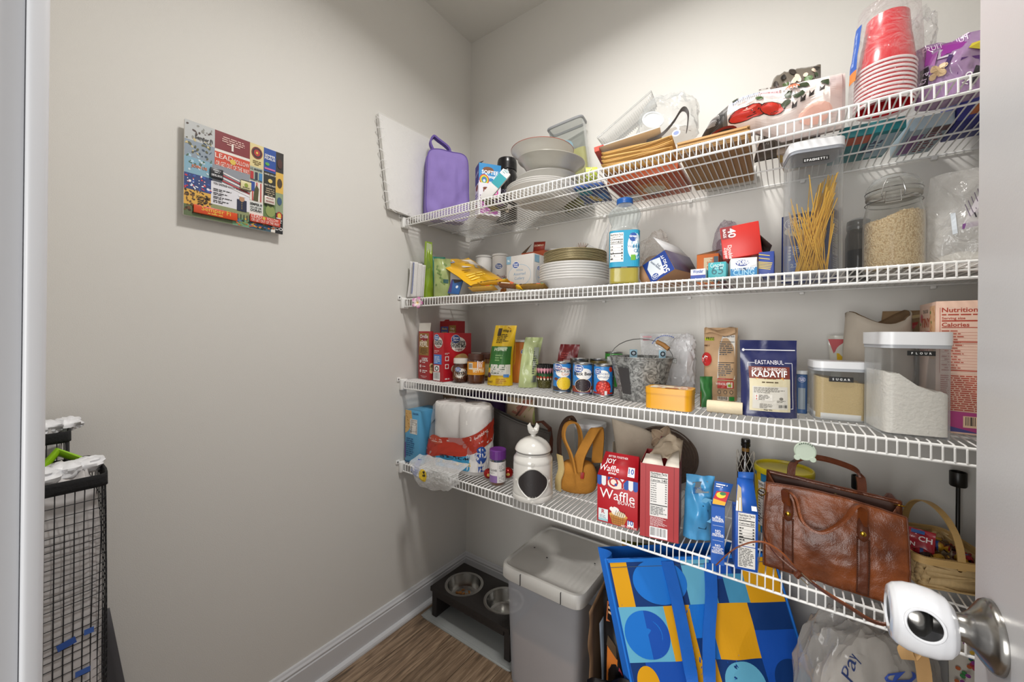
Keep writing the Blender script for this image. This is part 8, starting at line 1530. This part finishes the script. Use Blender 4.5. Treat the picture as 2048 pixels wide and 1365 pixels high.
# ---------------------------------------------------------------- mesh bins at the left, by the doorway
def meshbin(name,label,x0,x1,y0,y1,z1,seed,cell=.0145):
    t=thing(name,label,'mesh bin',((x0+x1)/2,(y0+y1)/2,0)); W,D_=x1-x0,y1-y0; BKM=M('17171a',.7)
    def ed(a,z,o=0.):
        e=.28; sp=lambda x:math.copysign(abs(x)**e,x); b_=1+.10*noise.noise(V((math.cos(a)*1.2,math.sin(a)*1.2,z*4+seed))); return V((sp(math.cos(a))*(W/2*b_+o),sp(math.sin(a))*(D_/2*b_+o),z))
    m=MB(); nz=int((z1-.03)/cell); per=2*(W+D_); nv=int(per/cell)
    for j in range(1,nz): m.tube([ed(2*PI*i/40,j*cell*(1+.004*math.sin(j)),.001) for i in range(40)],.0007,4,closed=True)
    def aa(i):
        q=(i+.5)/nv*4; j_=int(q); f_=2*(q-j_)-1; s_=.97*f_; c_={0:(1,s_),1:(-s_,1),2:(-1,-s_),3:(s_,-1)}[j_%4]; sg=lambda x:math.copysign(abs(x)**(1/.28),x); return math.atan2(sg(c_[1]),sg(c_[0]))
    for i in range(nv): m.tube([ed(aa(i),.01+(z1-.03)*j/24,.001) for j in range(25)],.0008,4)
    tag(m.build('mesh_net',BKM,t,fix=False),None,kind='stuff')
    m=MB(); m.grid(48,3,lambda u,v:ed(2*PI*u,z1-.022+.022*v,.0025),closedu=True); m.build('rim_tape',M('141416',.9,bump=.4,bscale=300),t,solid=.003)
    blob(t,'bundled_bags',M('bdbab9',.5,bump=.8,bscale=22,var=.16,vscale=9),(0,0,z1*.49),(W/2*.97,D_/2*.95,z1*.51),seed,.04,9.,48,60,zmin=.002,p=.35)
    p=Print(lambda x,y,o:(W/2*1.0-.001+o,x,y)); p.step=.01
    p.rect(.0,z1*.70,.022,.012,'2a4f98',rot=.2); p.rect(.03,z1*.71,.012,.01,'3a5fa8'); p.rect(.02,z1*.64,.018,.01,'3a5fa8') ; p.build(t,'blue_print')
    for i in range(3): blob(t,'plastic_tuft',M('e2e3e6',.4,bump=.4,bscale=40),(W*.25-.02*i,-D_*.15+.03*i,z1+.004),(.028,.022,.014),seed+i,.3,5.,22,14)
    return t
q=meshbin('mesh_bin','tall black mesh bin stuffed with plastic bags beside the doorway',.16,.33,-1.465,-1.345,.975,3)
q2=meshbin('mesh_bin','second black mesh bin with higher rim behind the first',.03,.15,-1.465,-1.375,1.03,7)
t=thing('lime_scoop','lime green plastic handle sticking up from the front mesh bin','scoop',(.20,-1.405,.90)); m=MB(); m.tube([(.0,-.02,.0),(-.01,-.018,.06),(-.03,.01,.095),(-.02,.04,.075)],[.016,.018,.018,.012],10,flat=(1,.45)); m.build('handle',M('8fc21a',.35),t)
t=thing('grey_flap','dark grey fabric panel leaning at the wall behind mesh bins','panel',(.075,-1.30,0)); m=MB(); m.grid(6,12,lambda u,v:(.0+.012*u,-.062+(.055+.085*(1-v)) *u,.60*v)); m.build('fabric_panel',M('4c4b4e',.8),t,solid=.008)
# ---------------------------------------------------------------- picture on the left wall
t=thing('picture','small square collage print hanging on the left wall','picture',(.002,-1.0415,1.55)); PW_,PH=.250,.258
MB().rbox(.016,.022,-PW_/2,PW_/2,0,PH,.0015,1).build('canvas',M('e2ded6',.6),t); MB().box(0,.0165,-.06,.06,.07,.19).build('wall_spacer',M('8a8680',.7),t)
p=Print(lambda x,y,o:(.022+o,(x-.5)*PW_,y*PH)); p.dl=.000004
tiles=[(0,.80,.27,.20,'b9bcbc'),(0,.62,.27,.18,'8a97a4'),(0,.45,.27,.17,'7fa8bc'),(0,.28,.25,.17,'2a3f78'),(0,.11,.25,.17,'d8a848'),(0,0,.45,.12,'5a6a48'),(.27,.80,.35,.20,'7a2028'),(.27,.60,.35,.17,'c8452a'),(.25,.42,.37,.20,'8a8f98'),(.24,.16,.38,.27,'dcdce2'),(.24,.06,.38,.12,'8a9268'),(.62,.72,.15,.28,'d8c890'),(.62,.56,.14,.17,'a8b0a0'),(.62,.32,.14,.24,'d8d0c8'),(.62,.20,.14,.12,'d8dcd8'),(.62,0,.24,.14,'3a5a6a'),(.77,.72,.14,.28,'1f4a9a'),(.77,.40,.15,.32,'232420'),(.77,.10,.15,.30,'5f7a48'),(.91,.75,.09,.25,'2a2624'),(.91,.50,.09,.25,'d8b050'),(.91,.25,.09,.25,'8a9a78'),(.91,0,.09,.25,'1c1e22'),(.45,0,.17,.10,'6a9a78')]
for (x,y,w,h,c_) in tiles: p.rect(x,y,w,h,c_)
rr=random.Random(4); cols={0:['4a3a34','8a8a84'],1:['c8b888','3a4a5a','5a5a3a'],2:['c8d8e0','4a6a58','a8c8d8'],3:['c83040','e8e8ee','3a58a8'],4:['3a2a1a','6a4a28']}
for i in range(170):
    x,y=rr.uniform(.01,.24),rr.uniform(.02,.97); b_=min(4,int((1-y)*5.6)); p.ell(x,y,rr.uniform(.006,.022),rr.uniform(.005,.014),rr.choice(cols[b_]),7,rot=rr.uniform(0,3))
for i in range(60): p.ell(rr.uniform(.46,.9),rr.uniform(.01,.10),.014,.010,rr.choice(['d8b040','3a5a9a','7a8a4a','c86a30','2a3a2a']),7)
for i in range(11): p.rect(.27+.032*i,.075,.012,.06,rr.choice(['3a4428','5a6438','4a4a30']))
# folded flag stripes, stars
for i in range(5): p.poly([(.34,.56-.03*i),(.62,.49-.03*i),(.62,.475-.03*i),(.34,.545-.03*i)],'b8303a' if i%2 else 'e8e4e4')
p.dots([(.03+.05*(i%4),.36+.03*(i//4)) for i in range(8)],.006,'f0f0f4',5)
p.text('LEAD',.36,.70,.055,'f4e8e0',bold=False,sx=1.); p.text('FOLLOW',.535,.69,.05,'f4e8e0',bold=False,maxw=.15); p.text('OR GET OUT OF THE WAY',.445,.615,.055,'f4e8e0',bold=False,maxw=.33); p.ell(.445,.70,.03,.03,'d8b84a',12); p.lines(.32,.87,.26,.09,4,'d8b0a8',al='c'); p.rect(.43,.82,.02,.08,'e0d8d0')
p.text('YOU SHOULD KNOW RIGHT NOW',.43,.40,.022,'1c1c22',maxw=.34)
for i in range(4): p.lines(.26,.335-.042*i-.01,.18,.034,2,'2a2a30',seed=i)
p.rect(.49,.17,.10,.13,'1c2340'); p.ell(.54,.31,.028,.03,'b88a6a',12); p.rect(.505,.335,.07,.022,'e8e8ec'); p.dots([(.54,.20+.02*i) for i in range(5)],.004,'d8b84a',6)
p.ell(.695,.90,.06,.07,'7a2024',20); p.ell(.695,.90,.05,.058,'2a1a18',20); p.ell(.695,.90,.035,.04,'a82a28',16); p.ell(.695,.90,.012,.015,'d8b84a',8); p.lines(.64,.75,.11,.06,3,'7a6a3a',al='c'); p.text('U.S. MARINES',.69,.69,.026,'2a3a4a',maxw=.13); p.rect(.625,.58,.035,.09,'b02a30'); p.rect(.72,.58,.035,.09,'3a80b8'); p.rect(.675,.58,.03,.09,'2a3040'); p.text('WANT YOU',.69,.565,.02,'2a3a4a',maxw=.13)
for i in range(6): p.rect(.625+.022*i,.33,.011,.22,'c83a34' if i%2 else 'f0e8e0')
p.rect(.625,.44,.05,.11,'2a4a98'); p.poly([(.66,.33),(.71,.33),(.72,.48),(.69,.52),(.67,.46)],'4a4a28')
p.text('SEMPER FI',.69,.275,.03,'1c1c20',maxw=.13); p.text('DO OR DIE',.69,.242,.02,'1c1c20',maxw=.12); p.text('OORAH',.69,.205,.03,'1c1c20',maxw=.12); p.text('SEMPER',.84,.90,.028,'e8eaf0',maxw=.12); p.text('FIDELIS',.84,.865,.028,'e8eaf0',maxw=.12); p.ell(.81,.81,.025,.02,'5aa04a',10); p.rect(.78,.745,.12,.02,'c86a9a'); p.text('NEVER GIVE UP',.845,.68,.018,'d8d4c8',maxw=.13); p.ell(.845,.615,.025,.025,'d8c070',14); p.text('FIRST TO FIGHT',.845,.55,.018,'d8d4c8',maxw=.13); p.lines(.785,.43,.12,.10,4,'a89a80',al='c')
p.ell(.85,.25,.055,.07,'8a9a5a',14); p.ell(.85,.33,.025,.035,'4a5a30',12); p.poly([(.79,.30),(.81,.30),(.80,.42),(.78,.42)],'2a3420'); p.ell(.955,.22,.035,.05,'a82a28',16); p.ell(.955,.22,.022,.035,'d8b84a',12); p.text('DO',.955,.04,.04,'e8e8e8'); p.lines(.92,.10,.07,.10,4,'d8d8d8'); p.ell(.955,.86,.03,.06,'4a2a24',10); p.ell(.955,.62,.03,.06,'4a3a28',10); p.ell(.955,.40,.028,.05,'3a5a7a',10); p.text('JOIN ME',.17,.21,.025,'2a1c10'); p.lines(.12,.14,.11,.06,3,'3a2a18'); p.text('JOIN US',.13,.52,.03,'d86a2a',maxw=.14); p.text('Semper Fi',.17,.83,.04,'2a2a2a',maxw=.16)
p.build(t,'printed_collage')
def magnet(name,lbl,x,y,w,h,col,pr=None):
    o=thing(name,lbl,'magnet',(.0262,-1.0415+(x-.5)*PW_,1.55+y*PH)); MB().rbox(0,.005,-w*PW_/2,w*PW_/2,-h*PH/2,h*PH/2,.0012,2).build('tile',M(col,.35),o); q=Print(lambda a,b,o_:(.005+o_,a*PW_,b*PH)); pr(q,w,h); q.build(o)
magnet('magnet','orange strip magnet lettered Semper Fi on the collage',.285,.085,.41,.085,'cf4a1c',lambda q,w,h:(q.text('Semper Fi',0,-.005,.05,'e8c84a',bold=False,maxw=.36),q.lines(-.15,-.035,.28,.02,1,'e0b84a',al='c')))
magnet('magnet','red magnet lettered lead follow or get out of the way',.79,.12,.34,.09,'c4402c',lambda q,w,h:(q.text('LEAD',-.10,.006,.035,'f2e4dc',bold=False),q.text('FOLLOW',.08,.006,.035,'f2e4dc',bold=False,maxw=.13),q.text('OR GET OUT OF THE WAY',0,-.035,.035,'f2e4dc',bold=False,maxw=.31),q.ell(-.02,.02,.018,.018,'d8b84a',10)))
magnet('magnet','small black magnet with white lettering on the collage',.285,.515,.12,.11,'1e1f24',lambda q,w,h:(q.lines(-.045,.0,.09,.04,2,'c8c8cc',al='c'),q.text('DEVIL DOG',0,-.035,.022,'e8e8ec',maxw=.1)))
magnet('magnet','small cream magnet with dark frame on the collage',.575,.475,.11,.11,'d8d0a0',lambda q,w,h:(q.rect(-.054,-.054,.108,.008,'2a2620'),q.rect(-.054,.046,.108,.008,'2a2620'),q.ell(0,.0,.02,.025,'8a9a3a',10),q.text('MARINE',0,-.035,.014,'3a3a30')))
magnet('magnet','small white magnet with red lettering at the collage right',.835,.375,.12,.09,'d8d2c8',lambda q,w,h:(q.text('PROUD',0,.012,.018,'8a2a2a'),q.text('MARINE',0,-.025,.018,'8a2a2a',maxw=.1)))
